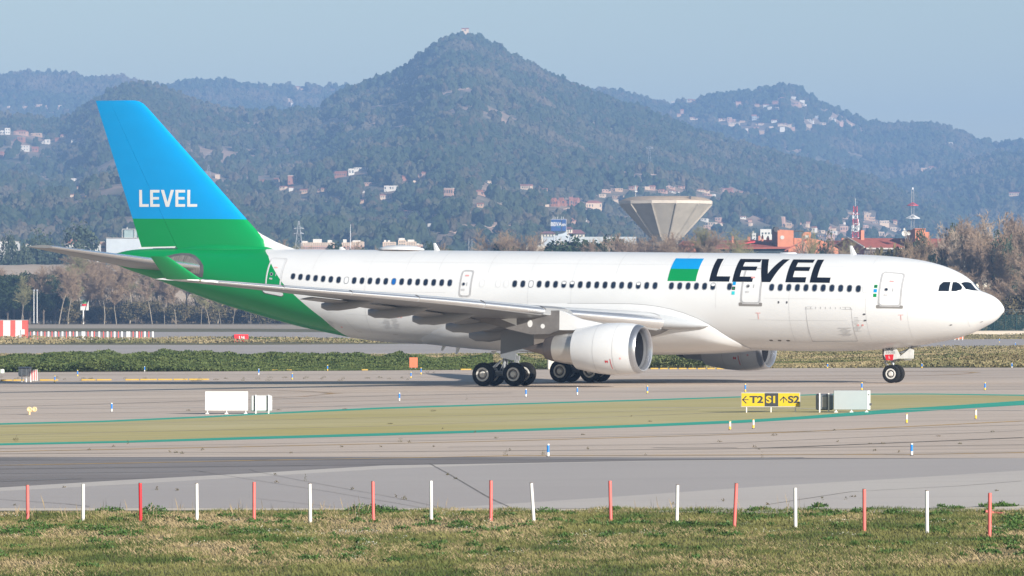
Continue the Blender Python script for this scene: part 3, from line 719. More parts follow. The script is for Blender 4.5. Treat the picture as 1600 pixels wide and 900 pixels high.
for side in (1, -1):
    w = make_wing(side)
    for ya, yb in ((3.35, 8.55), (10.1, 13.4), (13.44, 17.0), (17.04, 20.6), (20.64, 24.2), (24.24, 27.6)):
        slat(w, side, ya, yb)
    # tip section and winglet
    tip = loft('wing_tip', [wing_sec(y, side) for y in (27.65, 28.4, 29.1, 29.45)], P_white, w, 50)
    def wl(f):
        y = 29.45 + (30.2 - 29.45) * f ** .9; zb_ = .93 + (2.16 - .93) * f; le = 35.55 + (37.25 - 35.55) * f; te = 37.75 + (38.35 - 37.75) * f; c = te - le; r = []
        for x, z in fo: r.append(Lc(le + c * x, (y + z * c * .9) * side, zb_))
        return r
    loft('winglet', [wl(f) for f in (0, .15, .35, .6, .85, .97, 1)], P_green, tip, 50)
    if side > 0:
        skin_ = MB()
        s_, z_ = wpt(28.6, .0, 0); skin_.lathe([(0, .0), (.04, .06), (.35, .09), (.5, .02)], Lc(s_ - .08, 28.55, z_), (-1, 0, 0), 10); skin_.build('navigation_light', mat('lamp_lens', (.35, .33, .25), .1, .3), tip, 40)
    # trailing edge flaps drooping a little, aileron
    for ya, yb in ((3.3, 9.6), (10.0, 19.8)):
        rings = []
        for k in range(6):
            y = ya + (yb - ya) * k / 5; le, te = wLE(y), wTE(y); c = te - le; s0, z0 = wpt(y, .80, -.012); fc = min(c * .24, 1.55); ang = math.radians(wInc(y) + 5); r = []
            for x, z in fo: r.append(Lc(s0 + fc * (x * math.cos(ang)) + .1, y * side, z0 - fc * x * math.sin(ang) + z * fc * .9 - .10))
            rings.append(r)
        loft('flap', rings, P_grey, w, 50)
    # flap track fairings
    for yf, ln, big in ((17.5, 3.6, .62), (14.3, 4.4, .75), (11.2, 4.6, .75), (8.2, 4.8, .80), (5.4, 4.4, .85)):
        te = wTE(yf); rings = []
        sf, zf = wpt(yf, 1 - ln / (te - wLE(yf)) * .92, -.05); 
        for k in range(11):
            f = k / 10; s_ = te + 1.0 - ln * (1 - f); g = math.sin(math.pi * min(1, f * 1.0) ** .75) ** .6 if f < 1 else 0
            prof = np.interp(f, [0, .15, .4, .7, .9, 1], [.05, .45, .85, 1, .80, .45]); hh = big * prof; ww = .20 * np.interp(f, [0, .2, .6, .9, 1], [.2, .8, 1, .75, .3])
            s1, zt_ = wpt(yf, min(1.0, (s_ - wLE(yf)) / (te - wLE(yf))), 0); 
            if s_ > te: zt_ -= (s_ - te) * .16
            zt_ -= .02
            rings.append([Lc(s_, (yf + ww * math.cos(a)) * side, zt_ - hh / 2 * .9 + hh / 2 * math.sin(a) * 1.0 - .08 * f) for a in [2 * math.pi * i / 14 for i in range(14)]])
        loft('flap_track_fairing', rings, P_grey, w, 50)
    if side > 0:
        for y in (10.05, 13.42, 17.02, 20.62, 24.22):
            pts = []
            for x in (.055, .035, .02, .008, .001): 
                z = (_thick(max(x, .001)) * 1.06 + .004) + .012 * 4 * x * (1 - x); s_, zl = wpt(y + (.16 - x) * 1.2 * 0, x - .012, z * wTc(y) / .12 - .004); pts.append(Lc(s_, y, zl + .01))
            m_ = MB()
            for a_, b_ in zip(pts[:-1], pts[1:]): m_.tube(a_, b_, .025, n=5)
            m_.build('slat_joint', P_dline, w)

# smooth glove between the innermost slat and the fuselage side
for side in (1, -1):
    rings = []
    for f in (0, .08, .25, .5, .75, 1):
        s_ = 17.1 + 3.2 * f; zc_ = -1.42 + .22 * f; hh = .03 + .46 * f ** .6; ww = .08 + .75 * f ** .8; y0 = 2.62
        rings.append([Lc(s_, (y0 + ww * max(0, math.cos(a)) + .02 * math.cos(a)) * side, zc_ + hh * math.sin(a)) for a in [2 * math.pi * i / 18 for i in range(18)]])
    loft('wing_root_fairing', rings, P_slat, fus, 60)
# engines ------------------------------------------------------------------------------------------
P_nac = paint('nacelle_white', (.69, .70, .71)); P_fan = mat('fan_dark', (.016, .016, .02), .4, .5, .3, 3)
P_inlet = mat('inlet_lining', (.22, .225, .24), .5, .3, .05, 2); P_pyl = mat('pylon_grey', (.17, .16, .155), .5, .1, .2, 1.5)
def make_engine(side):
    y = 9.37 * side; zc = -2.72; O = Lc(18.2, y, zc); ax = Vector((-1, 0, -.012))
    m = MB(); cowl = [(.34, 1.395), (.7, 1.45), (1.3, 1.49), (2.0, 1.475), (2.7, 1.415), (3.4, 1.30), (4.05, 1.165), (4.02, 1.12), (3.4, 1.08)]
    m.lathe(cowl, O, ax, 56); e = m.build('engine', P_nac, plane, 40)
    m = MB(); m.lathe([(.34, 1.397), (.2, 1.37), (.08, 1.325), (.0, 1.25), (.03, 1.19), (.15, 1.14), (.34, 1.115)], O, ax, 56); m.build('inlet_lip', mat('lip_metal', (.50, .51, .54), .3, .85, .04, 2), e, 40)
    m = MB(); m.lathe([(.34, 1.115), (.5, 1.102)], O, ax, 48); m.lathe([(.5, 1.102, 1), (.72, 1.10, 1), (1.15, 1.12, 1), (1.3, 1.12, 1)], O, ax, 48); m.build('inlet_duct', [P_inlet, mat('duct_painted_shade', (.018, .019, .024), .6, .1, .1, 2)], e, 40)  # deep part coloured near-black to paint in the shade inside the duct
    m = MB(); m.lathe([(1.28, 1.11), (1.26, .3)], O, ax, 48); 
    for k in range(34):
        a = 2 * math.pi * k / 34; r0, r1 = .28, 1.10; ca, sa = math.cos(a), math.sin(a); ca2, sa2 = math.cos(a + .15), math.sin(a + .15)
        bx = lambda d, r, c_, s_: O + ax.normalized() * d + Vector((0, c_ * r, s_ * r))
        m.add([bx(1.05, r0, ca, sa), bx(1.0, r1, ca, sa), bx(1.24, r1, ca2, sa2), bx(1.24, r0, ca2, sa2)], [(0, 1, 2, 3)])
    m.build('fan', P_fan, e)
    m = MB(); m.lathe([(.72, .0), (.75, .06), (.95, .2), (1.2, .31), (1.3, .33)], O, ax, 24); m.build('spinner', mat('spinner_grey', (.14, .14, .15), .4), e, 50)
    m = MB(); m.lathe([(3.2, 1.09), (3.9, .98), (4.0, .94)], O, ax, 48); m.build('fan_duct_wall', mat('duct_dark', (.07, .08, .1), .5, .2), e, 50)
    m = MB(); m.lathe([(3.9, .98), (4.3, .93), (5.0, .83), (5.45, .75)], O, ax, 48); m.build('core_cowl', mat('core_metal', (.62, .60, .57), .38, .7, .06, 2), e, 50)
    m = MB(); m.lathe([(5.45, .755), (5.7, .71), (6.05, .60), (6.04, .56), (5.6, .5)], O, ax, 48); m.build('exhaust_nozzle', mat('burnt_metal', (.17, .15, .145), .45, .6, .15, 2), e, 50)
    m = MB(); m.lathe([(5.5, .45), (6.0, .42), (6.4, .33), (7.6, .02), (7.62, 0)], O, ax, 36); m.build('exhaust_cone', mat('burnt_brown', (.22, .19, .18), .45, .5, .12, 2), e, 50)
    # pylon
    rings = []
    for s_, zt_, zb_, w_ in ((20.6, -1.34, -1.62, .05), (21.3, -1.22, -1.66, .22), (22.1, -1.08, -1.7, .30), (22.9, -.80, -1.72, .32), (23.4, -.60, -1.72, .32), (24.0, -.62, -1.95, .32), (25.2, -.85, -2.0, .32), (26.5, -.95, -1.75, .28), (28.0, -1.1, -1.42, .16), (28.8, -1.15, -1.2, .04)):
        rings.append([Lc(s_, y + a * w_ / 2, z) for a, z in ((-1, zb_), (1, zb_), (1, (zt_ + zb_) / 2), (1, zt_), (-1, zt_), (-1, (zt_ + zb_) / 2))])
    loft('pylon', rings, [P_white, P_pyl], e, 30, mi=lambda k, i: 0 if k < 4 else 1)
    if side > 0:
        for s_, z_, w_, h_ in ((25.25, -1.38, .32, .42), (24.45, -1.52, .27, .27)):
            b = MB(); n_ = 20; b.add([Lc(s_ + w_ / 2 * math.cos(2 * math.pi * i / n_), y + .166, z_ + h_ / 2 * math.sin(2 * math.pi * i / n_)) for i in range(n_)] + [Lc(s_, y + .168, z_)], [(i, (i + 1) % n_, n_) for i in range(n_)]); b.build('access_panel', P_white, e)
        b = MB(); b.add([Lc(27.1, y + .15, -1.16), Lc(26.1, y + .167, -1.05), Lc(26.1, y + .167, -1.5)], [(0, 1, 2)]); b.build('access_panel', P_white, e)
    # cowl markings: joint rings, red line, red bow tie
    def ring_pt(d, a, off=.006):
        r = float(np.interp(d, [c[0] for c in cowl[:7]], [c[1] for c in cowl[:7]])) + off; return O + ax.normalized() * d + Vector((0, -side * 0 - math.cos(a) * r, math.sin(a) * r))
    def cyl_patch(nm, d0, d1, a0, a1, mt, off=.007):
        b = MB(); N = max(2, int(abs(a1 - a0) / .08)); vs = []
        for k in range(N + 1):
            a = a0 + (a1 - a0) * k / N; vs += [ring_pt(d0, a, off), ring_pt(d1, a, off)]
        b.add(vs, [(2 * k, 2 * k + 1, 2 * k + 3, 2 * k + 2) for k in range(N)]); b.build(nm, mt, e, 60)
    cyl_patch('cowl_joint', 1.30, 1.318, -1.3, 1.3, P_fline); cyl_patch('cowl_joint', 2.55, 2.57, -1.4, 1.4, P_fline)
    cyl_patch('red_stripe', 1.45, 1.49, -.85, -.38, P_red); cyl_patch('red_mark', 1.62, 1.82, -.52, -.47, P_red); cyl_patch('red_mark', 1.64, 1.68, -.56, -.43, P_red); cyl_patch('red_mark', 1.76, 1.80, -.56, -.43, P_red)
    cyl_patch('red_mark', .80, .90, -.40, -.33, P_pink)
    return e
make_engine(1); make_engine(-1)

# fin, rudder, tailplane ---------------------------------------------------------------------------
fLE = lambda z: 56.62 - (11.98 - z) * 1.032 if z > 3.4 else 47.77 - (3.4 - z) * .35
def fTE(z): return 59.89 - (11.98 - z) * .372
fHG = lambda z: 58.83 - (11.98 - z) * .5518
fth = lambda x, c: (5 * .085 * c) * (.2969 * math.sqrt(max(x, 0)) - .1260 * x - .3516 * x * x + .2843 * x ** 3 - .1036 * x ** 4)
def fin_sec(z, x0, x1, trim=0.0, n=14):
    le, te = fLE(z) + trim, fTE(z); c = te - le; xs = [x0 + (x1 - x0) * (1 - math.cos(math.pi * i / n)) / 2 for i in range(n + 1)]
    return [Lc(le + c * x, fth(x, c), z) for x in xs] + [Lc(le + c * x, -fth(x, c), z) for x in reversed(xs)]
zs = [2.5, 3.0, 3.4, 4, 5, 6, 7, 8, 9, 10, 11, 11.5, 11.75, 11.9, 11.97]; trims = {11.5: .0, 11.75: .04, 11.9: .16, 11.97: .42}
fin = loft('fin', [fin_sec(z, 0, (fHG(z) - fLE(z)) / (fTE(z) - fLE(z)) - .0012, trims.get(z, 0)) for z in zs], P_fin, plane, 40)
rud = loft('rudder', [fin_sec(z, (fHG(z) - fLE(z)) / (fTE(z) - fLE(z)) + .0012, .995) for z in [2.86] + zs[2:]], P_fin, fin, 40)
FIN_Y = lambda s, z: (s, fth((s - fLE(z)) / (fTE(z) - fLE(z)), fTE(z) - fLE(z)) + .012, z)
def frect(x0, y0, x1, y1): return [FPt(x0, y0), FPt(x1, y0), FPt(x1, y1), FPt(x0, y1)]
def FPt(x, y): return inv_y(130 + x / 4.5, 140 + y / 4.5, .25)
def fin_letters():
    T, Bm, sw, bh = 705, 824, 21, 19; mid = (755, 773)
    def E_(a, b): return [frect(a, T, a + sw, Bm), frect(a + sw, T, b, T + bh), frect(a + sw, mid[0], b - 4, mid[1]), frect(a + sw, Bm - bh, b, Bm)]
    def L_(a, b): return [frect(a, T, a + sw, Bm), frect(a + sw, Bm - bh, b, Bm)]
    V_ = [[FPt(545, T), FPt(568, T), FPt(593, 790), FPt(604, Bm), FPt(580, Bm)], [FPt(640, T), FPt(617, T), FPt(593, 790), FPt(604, Bm)]]
    for nm, pl, lb in (('L', L_(386, 455), 'white letter L on the fin, first of five'), ('E', E_(466, 535), 'white letter E on the fin, crossed by the rudder hinge'), ('V', V_, 'white letter V on the fin'), ('E', E_(650, 720), 'white letter E on the fin, right of the V'), ('L', L_(735, 806), 'white letter L on the fin, last of five')):
        skin('lettering', pl, P_white, fin, f=FIN_Y, label=lb)
fin_letters()
# dorsal fillet in white ahead of the fin and the green root fairing
dors = [(45.55, 2.80), (46.2, 2.98), (47.04, 3.28), (48.0, 3.72), (48.6, 4.1), (49.12, 4.60)]
mbd = MB(); vs = []
for i, (s_, z_) in enumerate(dors):
    w_ = .04 + .10 * i / 5; s2 = max(s_ + .05, fLE(min(z_, 11)) + .25) if i else s_ + .1
    vs += [Lc(s_, 0, z_), Lc(fLE(max(z_, 2.6)) + .5, .10 + .02, z_ - .02 if i else 2.78), Lc(fLE(max(z_, 2.6)) + .5, -.12, z_ - .02 if i else 2.78), Lc(s_, w_, 2.70), Lc(s_, -w_, 2.70)]
fs = []
for i in range(len(dors) - 1):
    a, b = i * 5, (i + 1) * 5; fs += [(a, b, b + 1, a + 1), (a, a + 2, b + 2, b)]
mbd.add(vs, fs)
for i, (s_, z_) in enumerate(dors[:-1]):
    s2, z2 = dors[i + 1]; h0, h1 = .05 + .035 * i, .05 + .035 * (i + 1)
    e0, e1 = (48.8, 48.8)
    mbd.add([Lc(s_, 0, z_), Lc(s2, 0, z2), Lc(s2, h1 + .04, 2.6), Lc(s_, h0 + .04, 2.6)], [(0, 1, 2, 3)]); mbd.add([Lc(s_, 0, z_), Lc(s2, 0, z2), Lc(s2, -h1 - .04, 2.6), Lc(s_, -h0 - .04, 2.6)], [(0, 3, 2, 1)])
mbd.build('dorsal_fairing', P_white, fin)
rings = []
for f_ in np.linspace(0, 1, 12):
    s_ = 46.9 + f_ * 7.2; h_ = .45 * math.sin(math.pi * min(1, f_ * 1.25 + .02)) ** .7 if f_ < .8 else .02; h_ = max(.04, .42 * math.sin(math.pi * f_) ** .5); w_ = .12 + .42 * math.sin(math.pi * f_) ** .8
    rings.append([Lc(s_, w_ * math.cos(a), 2.74 + h_ * max(0, math.sin(a)) - (.12 if math.sin(a) < 0 else 0)) for a in [2 * math.pi * i / 16 for i in range(16)]])
loft('fin_root_fairing', rings, P_green, fin, 50)
skin('fin_seam', [[(53.9, 2.85), (53.85, 2.93), (56.5, 2.86), (56.5, 2.78)]], P_white, fin, f=lambda s, z: (s, .30, z))
def make_stab(side):
    def sec(y):
        f = (y - 1.0) / (9.7 - 1.0); le = 51.0 + f * 6.0; te = 56.6 + f * 2.2; z = 1.62 + f * 1.16; c = te - le
        return [Lc(le + c * x, y * side, z + zz * c * .85 - c * x * .01) for x, zz in fo]
    st_ = loft('tailplane', [sec(y) for y in (1.0, 2.5, 4, 6, 8, 9.2, 9.55, 9.7)], [P_grey, P_metal], plane, 45, mi=lambda k, i: 1 if 14 <= i <= 24 else 0)
    return st_
make_stab(1); make_stab(-1)
ov = [(256, 404), (262, 401), (272, 398.5), (284, 396.5), (296, 397), (304, 400), (312, 407), (317, 415), (317.5, 424), (316, 432), (300, 430), (280, 424), (262, 415)]
q = [(lambda a: (a[0], a[1] * 2.82))(inv_fus(*p)) for p in ov]; cx = sum(a for a, _ in q) / len(q); cy = sum(b for _, b in q) / len(q)
cut = skin('tailplane_cutout', [[(cx + .03 + (a - cx) * 1.05, cy + .03 + (b - cy) * 1.08) for a, b in q]], P_dline, fus, .012, step_s=.3)
skin('cutout_seal', [[(cx + .04 + (a - cx) * .86, cy - .06 + (b - cy) * .80) for a, b in q]], mat('ribbed_seal', (.27, .25, .23), .5, 0, .3, 14, stretch=(3.0, .1, .1), col2=(.10, .095, .09), thr=(.4, .6)), cut, .02, step_s=.3)
m = MB(); m.lathe([(0, .26), (-.02, .2)], Lc(58.5, 0, 2.12), (-1, 0, 0), 16); m.build('apu_exhaust', P_dmetal, fus)

# roof fittings
m = MB(); 
for k, (f_, h_, w_) in enumerate(((0, .0, .02), (.06, .10, .35), (.2, .22, .55), (.5, .26, .62), (.8, .22, .55), (.94, .10, .35), (1, .0, .02))): pass
loft('antenna_radome', [[Lc(36.85 + 3.1 * f_, w_ * math.cos(a), 2.84 + (h_ if math.sin(a) > 0 else -.06) * math.sin(a)) for a in [2 * math.pi * i / 20 for i in range(20)]] for f_, h_, w_ in ((0, .03, .03), (.05, .12, .36), (.2, .24, .62), (.5, .29, .70), (.8, .24, .62), (.95, .12, .36), (1, .03, .03))], P_white, fus, 50)
def blade(s_, h_, c_, lean, z0=2.78, up=1):
    m = MB(); m.add([Lc(s_, .0, z0), Lc(s_ + c_ / 2, .035, z0), Lc(s_ + c_, 0, z0), Lc(s_ + c_ / 2, -.035, z0), Lc(s_ + lean, 0, z0 + up * h_), Lc(s_ + lean + c_ * .2, .015, z0 + up * h_), Lc(s_ + lean + c_ * .4, 0, z0 + up * h_), Lc(s_ + lean + c_ * .2, -.015, z0 + up * h_)],
                    [(0, 1, 5, 4), (1, 2, 6, 5), (2, 3, 7, 6), (3, 0, 4, 7), (4, 5, 6, 7), (3, 2, 1, 0)]); m.build('antenna_blade', P_white, fus)
blade(35.75, .48, .42, .32); blade(9.0, .52, .40, .30); blade(42.1, .2, .5, .3)
loft('antenna_fairing', [[Lc(12.7 + 1.1 * f_, w_ * math.cos(a), 2.80 + .09 * (1 if 0 < f_ < 1 else .2) * math.sin(a)) for a in [2 * math.pi * i / 12 for i in range(12)]] for f_, w_ in ((0, .05), (.1, .2), (.9, .2), (1, .05))], P_white, fus, 50)
blade(35.2, .45, .35, -.0 + .3, -2.75, -1); blade(34.3, .5, .3, .25, -2.9, -1); blade(31.9, .2, .4, .2, -3.15, -1)


# landing gear ---------------------------------------------------------------------------------------
def ground_local(s, y, r):
    """fuselage-frame z that puts a wheel of radius r on the ground"""
    z = -4.0
    for _ in range(20):
        w = W_of(s, y, z); z -= (w.z - r - gz(w.x, w.y) - .012)
    return z
def wheel(parent, s, y, r, wd, out):
    z = ground_local(s, y, r); O = Lc(s, y, z); ax = (0, -1, 0)
    m = MB(); h = wd / 2
    m.lathe([(-h * .7, r * .58), (-h * .95, r * .66), (-h, r * .80), (-h * .86, r * .93), (-h * .55, r * .99), (0, r), (h * .55, r * .99), (h * .86, r * .93), (h, r * .80), (h * .95, r * .66), (h * .7, r * .58)], O, ax, 40); m.build('tyre', P_rub, parent, 40)
    m = MB()
    m.lathe([(h * .78, r * .60), (h * .90, r * .56), (h * .86, r * .44, 1), (h * .55, r * .40, 1), (h * .55, r * .30, 0), (h * .70, r * .26), (h * .98, r * .22), (h * 1.0, 0)], O, ax, 32)
    m.lathe([(-h * 1.0, 0), (-h * .98, r * .22), (-h * .66, r * .27), (-h * .42, r * .30), (-h * .40, r * .36), (-h * .60, r * .50), (-h * .84, r * .55), (-h * .78, r * .60)], O, ax, 32)
    for k in range(9):
        a = 2 * math.pi * k / 9
        for sg in (1, -1): m.tube(O + Vector((math.cos(a) * r * .43, -sg * h * .45, math.sin(a) * r * .43)), O + Vector((math.cos(a) * r * .43, -sg * h * .62, math.sin(a) * r * .43)), .025, n=6)
    m.build('wheel_rim', [P_rim, P_dmetal], parent, 35)
    return z
for side in (1, -1):
    yc = 5.34 * side; zc = ground_local(28.85, yc, .69)
    m = MB(); m.tube(Lc(28.6, yc - .3 * side, -1.6), Lc(28.8, yc, zc + .95), .20, n=16); m.tube(Lc(28.8, yc, zc + 1.0), Lc(28.85, yc, zc - .05), .14, n=14)
    m.lathe([(0, .24), (.18, .24)], Lc(28.8, yc, zc + .95), (0, 0, 1), 14, cap0=True, cap1=True)
    m.tube(Lc(29.95, yc, zc + .03), Lc(27.75, yc, zc + .03), .15, n=12); m.tube(Lc(29.84, yc - .9, zc), Lc(29.84, yc + .9, zc), .08); m.tube(Lc(27.86, yc - .9, zc), Lc(27.86, yc + .9, zc), .08)
    m.tube(Lc(28.75, yc, zc + 1.5), Lc(27.6, yc - 1.8 * side, -1.9), .07); m.tube(Lc(28.5, yc + .05 * side, zc + .8), Lc(28.05, yc, zc + .5), .07); m.tube(Lc(28.05, yc, zc + .5), Lc(28.55, yc, zc + .15), .07)
    m.tube(Lc(29.1, yc, zc + .75), Lc(29.75, yc, zc + .25), .06); m.tube(Lc(28.0, yc + .15, zc + 1.2), Lc(27.75, yc + .15, zc + .2), .045); m.box(Lc(27.95, yc + .1, zc + .95), (.22, .2, .28)); m.box(Lc(27.95, yc + .35, zc + .70), (.16, .12, .34))
    for k in range(4): m.tube(Lc(28.4 + .15 * k, yc + .15, zc + .9), Lc(28.1 + .5 * k, yc + .2, zc + .1), .02, n=5)
    g = m.build('main_landing_gear', P_gearm, plane, 40)
    for ds in (.99, -.99):
        for dy in (.70, -.70): wheel(g, 28.85 + ds, yc + dy, .69, .50, 1)
        m = MB(); m.lathe([(-.35, .3), (.35, .3)], Lc(28.85 + ds, yc, zc), (0, -1, 0), 16, cap0=True, cap1=True); m.build('brake_unit', P_dmetal, g, 40)
    m = MB(); yd = yc + .28 * side; pts = [(28.98, -1.72), (28.98, -3.42), (28.0, -3.62), (28.0, -3.18), (27.75, -3.03), (26.85, -3.0), (26.85, -1.72)]
    n_ = len(pts); m.add([Lc(a, yd, b) for a, b in pts] + [Lc(a, yd - .05 * side, b) for a, b in pts], [tuple(range(n_)), tuple(reversed(range(n_, 2 * n_)))] + [(i, i + n_, (i + 1) % n_ + n_, (i + 1) % n_) for i in range(n_)])
    o = m.build('gear_door', mat('gear_door_grey', (.20, .215, .235), .5, 0, .05, 1), g)
ng = ground_local(6.67, 0, .52)
m = MB(); m.tube(Lc(6.95, 0, -2.3), Lc(6.72, 0, ng + .55), .11, n=12); m.tube(Lc(6.72, 0, ng + .6), Lc(6.67, 0, ng), .075, n=12); m.tube(Lc(6.67, -.4, ng), Lc(6.67, .4, ng), .06)
m.tube(Lc(6.8, 0, -3.05), Lc(5.2, 0, -2.35), .06); m.tube(Lc(6.9, .05, ng + .9), Lc(7.25, 0, ng + .65), .05); m.tube(Lc(7.25, 0, ng + .65), Lc(6.85, 0, ng + .35), .05)
m.tube(Lc(6.6, 0, ng + .78), Lc(5.6, 0, ng + .82), .035); m.box(Lc(6.6, 0, ng + .85), (.35, .42, .25), bev=.03); m.tube(Lc(6.7, -.35, ng + .8), Lc(6.7, .35, ng + .8), .05)
m.tube(Lc(5.4, .12, -2.4), Lc(6.55, .12, -3.3), .05); m.tube(Lc(5.6, -.1, -2.45), Lc(6.5, -.1, -3.2), .04)
g = m.build('nose_landing_gear', P_gearm, plane, 40)
wheel(g, 6.67, .36, .52, .36, 1); wheel(g, 6.67, -.36, .52, .36, 1)
for y_ in (.26, -.26):
    m = MB(); m.lathe([(0, .0), (0, .10), (.1, .07)], Lc(6.25, y_, ng + 1.05), (-1, 0, 0), 14); m.build('landing_light', mat('lamp_glass', (.9, .88, .8), .1, .2, .02), g, 40)
m = MB(); dp = [(7.08, -2.50), (7.13, -2.95), (6.98, -3.22), (6.62, -3.22), (6.22, -3.14), (5.32, -3.12), (5.30, -2.62), (5.55, -2.55), (6.12, -3.0), (6.42, -2.48)]
n_ = len(dp); m.add([Lc(a, .42, b) for a, b in dp] + [Lc(a, .38, b) for a, b in dp], [tuple(range(n_)), tuple(reversed(range(n_, 2 * n_)))] + [(i, i + n_, (i + 1) % n_ + n_, (i + 1) % n_) for i in range(n_)])
nd = m.build('gear_door', P_gearw, g)
m = MB(); m.add([Lc(7.08, -.40, -2.5), Lc(7.55, -.42, -2.62), Lc(7.5, -.42, -3.25), Lc(7.05, -.40, -3.2)], [(0, 1, 2, 3)]); m.build('gear_door', P_dmetal, g)
b = MB(); b.add([Lc(7.06, .43, -2.93), Lc(6.52, .43, -2.90), Lc(6.56, .43, -3.24), Lc(6.98, .43, -3.24)], [(0, 1, 2, 3)]); b.build('door_plate', P_red, nd)
def text(name, body, size, m, parent=None, bold=0.0, ext_=.003, xs=1.0):
    cu = bpy.data.curves.new(name, 'FONT'); cu.body = body; cu.size = size; cu.align_x = 'CENTER'; cu.align_y = 'CENTER'; cu.extrude = ext_; cu.offset = bold
    o0 = bpy.data.objects.new(name, cu); COL.objects.link(o0); dg = bpy.context.evaluated_depsgraph_get()
    me = bpy.data.meshes.new_from_object(o0.evaluated_get(dg)); bpy.data.objects.remove(o0); me.materials.clear(); me.materials.append(m); me.name = name
    if xs != 1: me.transform(Matrix.Diagonal((xs, 1, 1, 1)))
    o = bpy.data.objects.new(name, me); COL.objects.link(o)
    if parent: o.parent = parent
    return o
for body, size, s_, z_, mt in (('NRG', .23, 6.78, -2.62, P_letter), ('ETOPS', .19, 6.70, -2.80, P_line), ('L', .2, 6.78, -3.07, P_white)):
    t = text('stencil', body, size, mt, nd, .004); t.location = Lc(s_, .432, z_); t.rotation_euler = (math.radians(90), 0, 0)

# ================================================================== signs and airfield furniture
M_sgrey = mat('sign_back_grey', (.31, .34, .35), .5, 0, .04, 1); M_swhite = mat('sign_white', (.62, .62, .61), .45, 0, .03, 1)
M_galv = mat('galvanised_steel', (.45, .46, .47), .4, .5, .15, 3); M_syel = mat('sign_yellow', (.50, .355, .003), .45, 0, .04, 2)
M_sblk = mat('sign_black', (.02, .022, .028), .5, 0, .1, 2); M_sred = mat('sign_red', (.72, .03, .04), .5, 0, .08, 2)
M_orange = mat('orange_panel', (.60, .17, .08), .55, 0, .1, 1); M_pwh = mat('post_white', (.66, .65, .62), .5, 0, .05, 4)
M_bluep = mat('marker_blue', (.01, .19, .62), .5, 0, .08, 3); M_yelp = mat('marker_yellow', (.80, .52, .05), .5, 0, .08, 3)
M_redp = mat('post_red', (.58, .012, .02), .45, 0, .10, 4); M_pinkp = mat('post_faded_red', (.62, .13, .115), .5, 0, .12, 4)
M_stub = mat('post_top', (.18, .13, .10), .7)

def foot(m, x, y, h, w=.16):
    m.tube((x, y, .02), (x, y, h), .022, n=8); m.box((x, y, .02), (w, w, .03)); m.add([(x - w * .35, y, .03), (x + w * .35, y, .03), (x, y, .14)], [(0, 1, 2)])
# white blank panel
p = gp(354, 647); k = kpx(p.y)
t = thing('blank_sign', 'large blank white sign panel on three small feet, left of the taxiway sign', 'sign', p)
W_, H_ = 67 / k, 30 / k; zb = 5.5 / k
m = MB(); m.box((0, 0, zb + H_ / 2), (W_, .10, H_), bev=.012); m.build('panel', M_swhite, t)
for x in (-W_ / 2 + .1, .0, W_ / 2 - .1): m = MB(); foot(m, x, 0, zb + .03); m.build('foot', M_swhite, t)
# cabinet-like sign seen from behind, beside it
def back_frame(name, label, u, v, w_px, h_px, posts, mats):
    p = gp(u, v); k = kpx(p.y); t = thing(name, label, 'sign', p)
    w, h = w_px / k, h_px / k; zb = 3.5 / k
    m = MB(); m.box((0, .1, zb + h / 2), (w, .24, h * .98), bev=.05); m.build('housing', mats[0], t, 30)
    for x in posts:
        m = MB(); m.box((x / k, -.08, (h + zb) / 2 + .01), (.055, .05, h + zb + .02)); m.build('post', M_pwh, t)
        m = MB(); m.box((x / k - .06, -.04, zb + h / 2), (.04, .03, h * .9)); m.build('bracket', M_dk, t)
    m = MB(); m.box((0, -.03, zb + h * .5), (w * .32, .02, h * .62)); m.build('rear_panel', mats[1], t)
    return t
M_dk = mat('dark_bracket', (.07, .07, .08), .6)
back_frame('metal_sign', 'pale metal sign frame with two upright posts right of the blank white panel', 408.5, 646.5, 33, 25.5, (-8.5, 11.5), (mat('pale_housing', (.60, .60, .58), .45, .2, .06, 1), mat('pale_rear', (.55, .50, .49), .5, 0, .05, 3)))
# right hand pair
p = gp(1331, 644.5); k = kpx(p.y)
t = thing('grey_sign', 'grey panel on small feet at the right, back of a taxiway sign', 'sign', p)
W_, H_ = 57 / k, 30 / k; zb = 4.5 / k
m = MB(); m.box((0, 0, zb + H_ / 2), (W_, .1, H_), bev=.012); m.build('panel', M_sgrey, t)
m = MB(); m.box((W_ / 2 - .06, -.052, zb + H_ / 2), (.13, .02, H_ * .99)); m.box((W_ / 2 + .02, -.06, zb + H_ * .28), (.08, .06, .1), mi=1); m.box((W_ / 2 - .06, -.068, zb + H_ * .78), (.05, .01, .06), mi=1); m.build('edge_post', [M_swhite, M_dk], t)
for x in (-W_ / 2 + .1, -.02, W_ / 2 - .15): m = MB(); foot(m, x, 0, zb + .03); m.build('foot', M_swhite, t)
back_frame('metal_sign', 'dark metal sign frame with two white posts left of the grey panel', 1288.5, 644.5, 27, 26, (-8, 6), (mat('dark_housing', (.16, .18, .21), .35, .5, .15, 1), mat('dark_rear', (.28, .27, .26), .4, .4, .1, 3)))
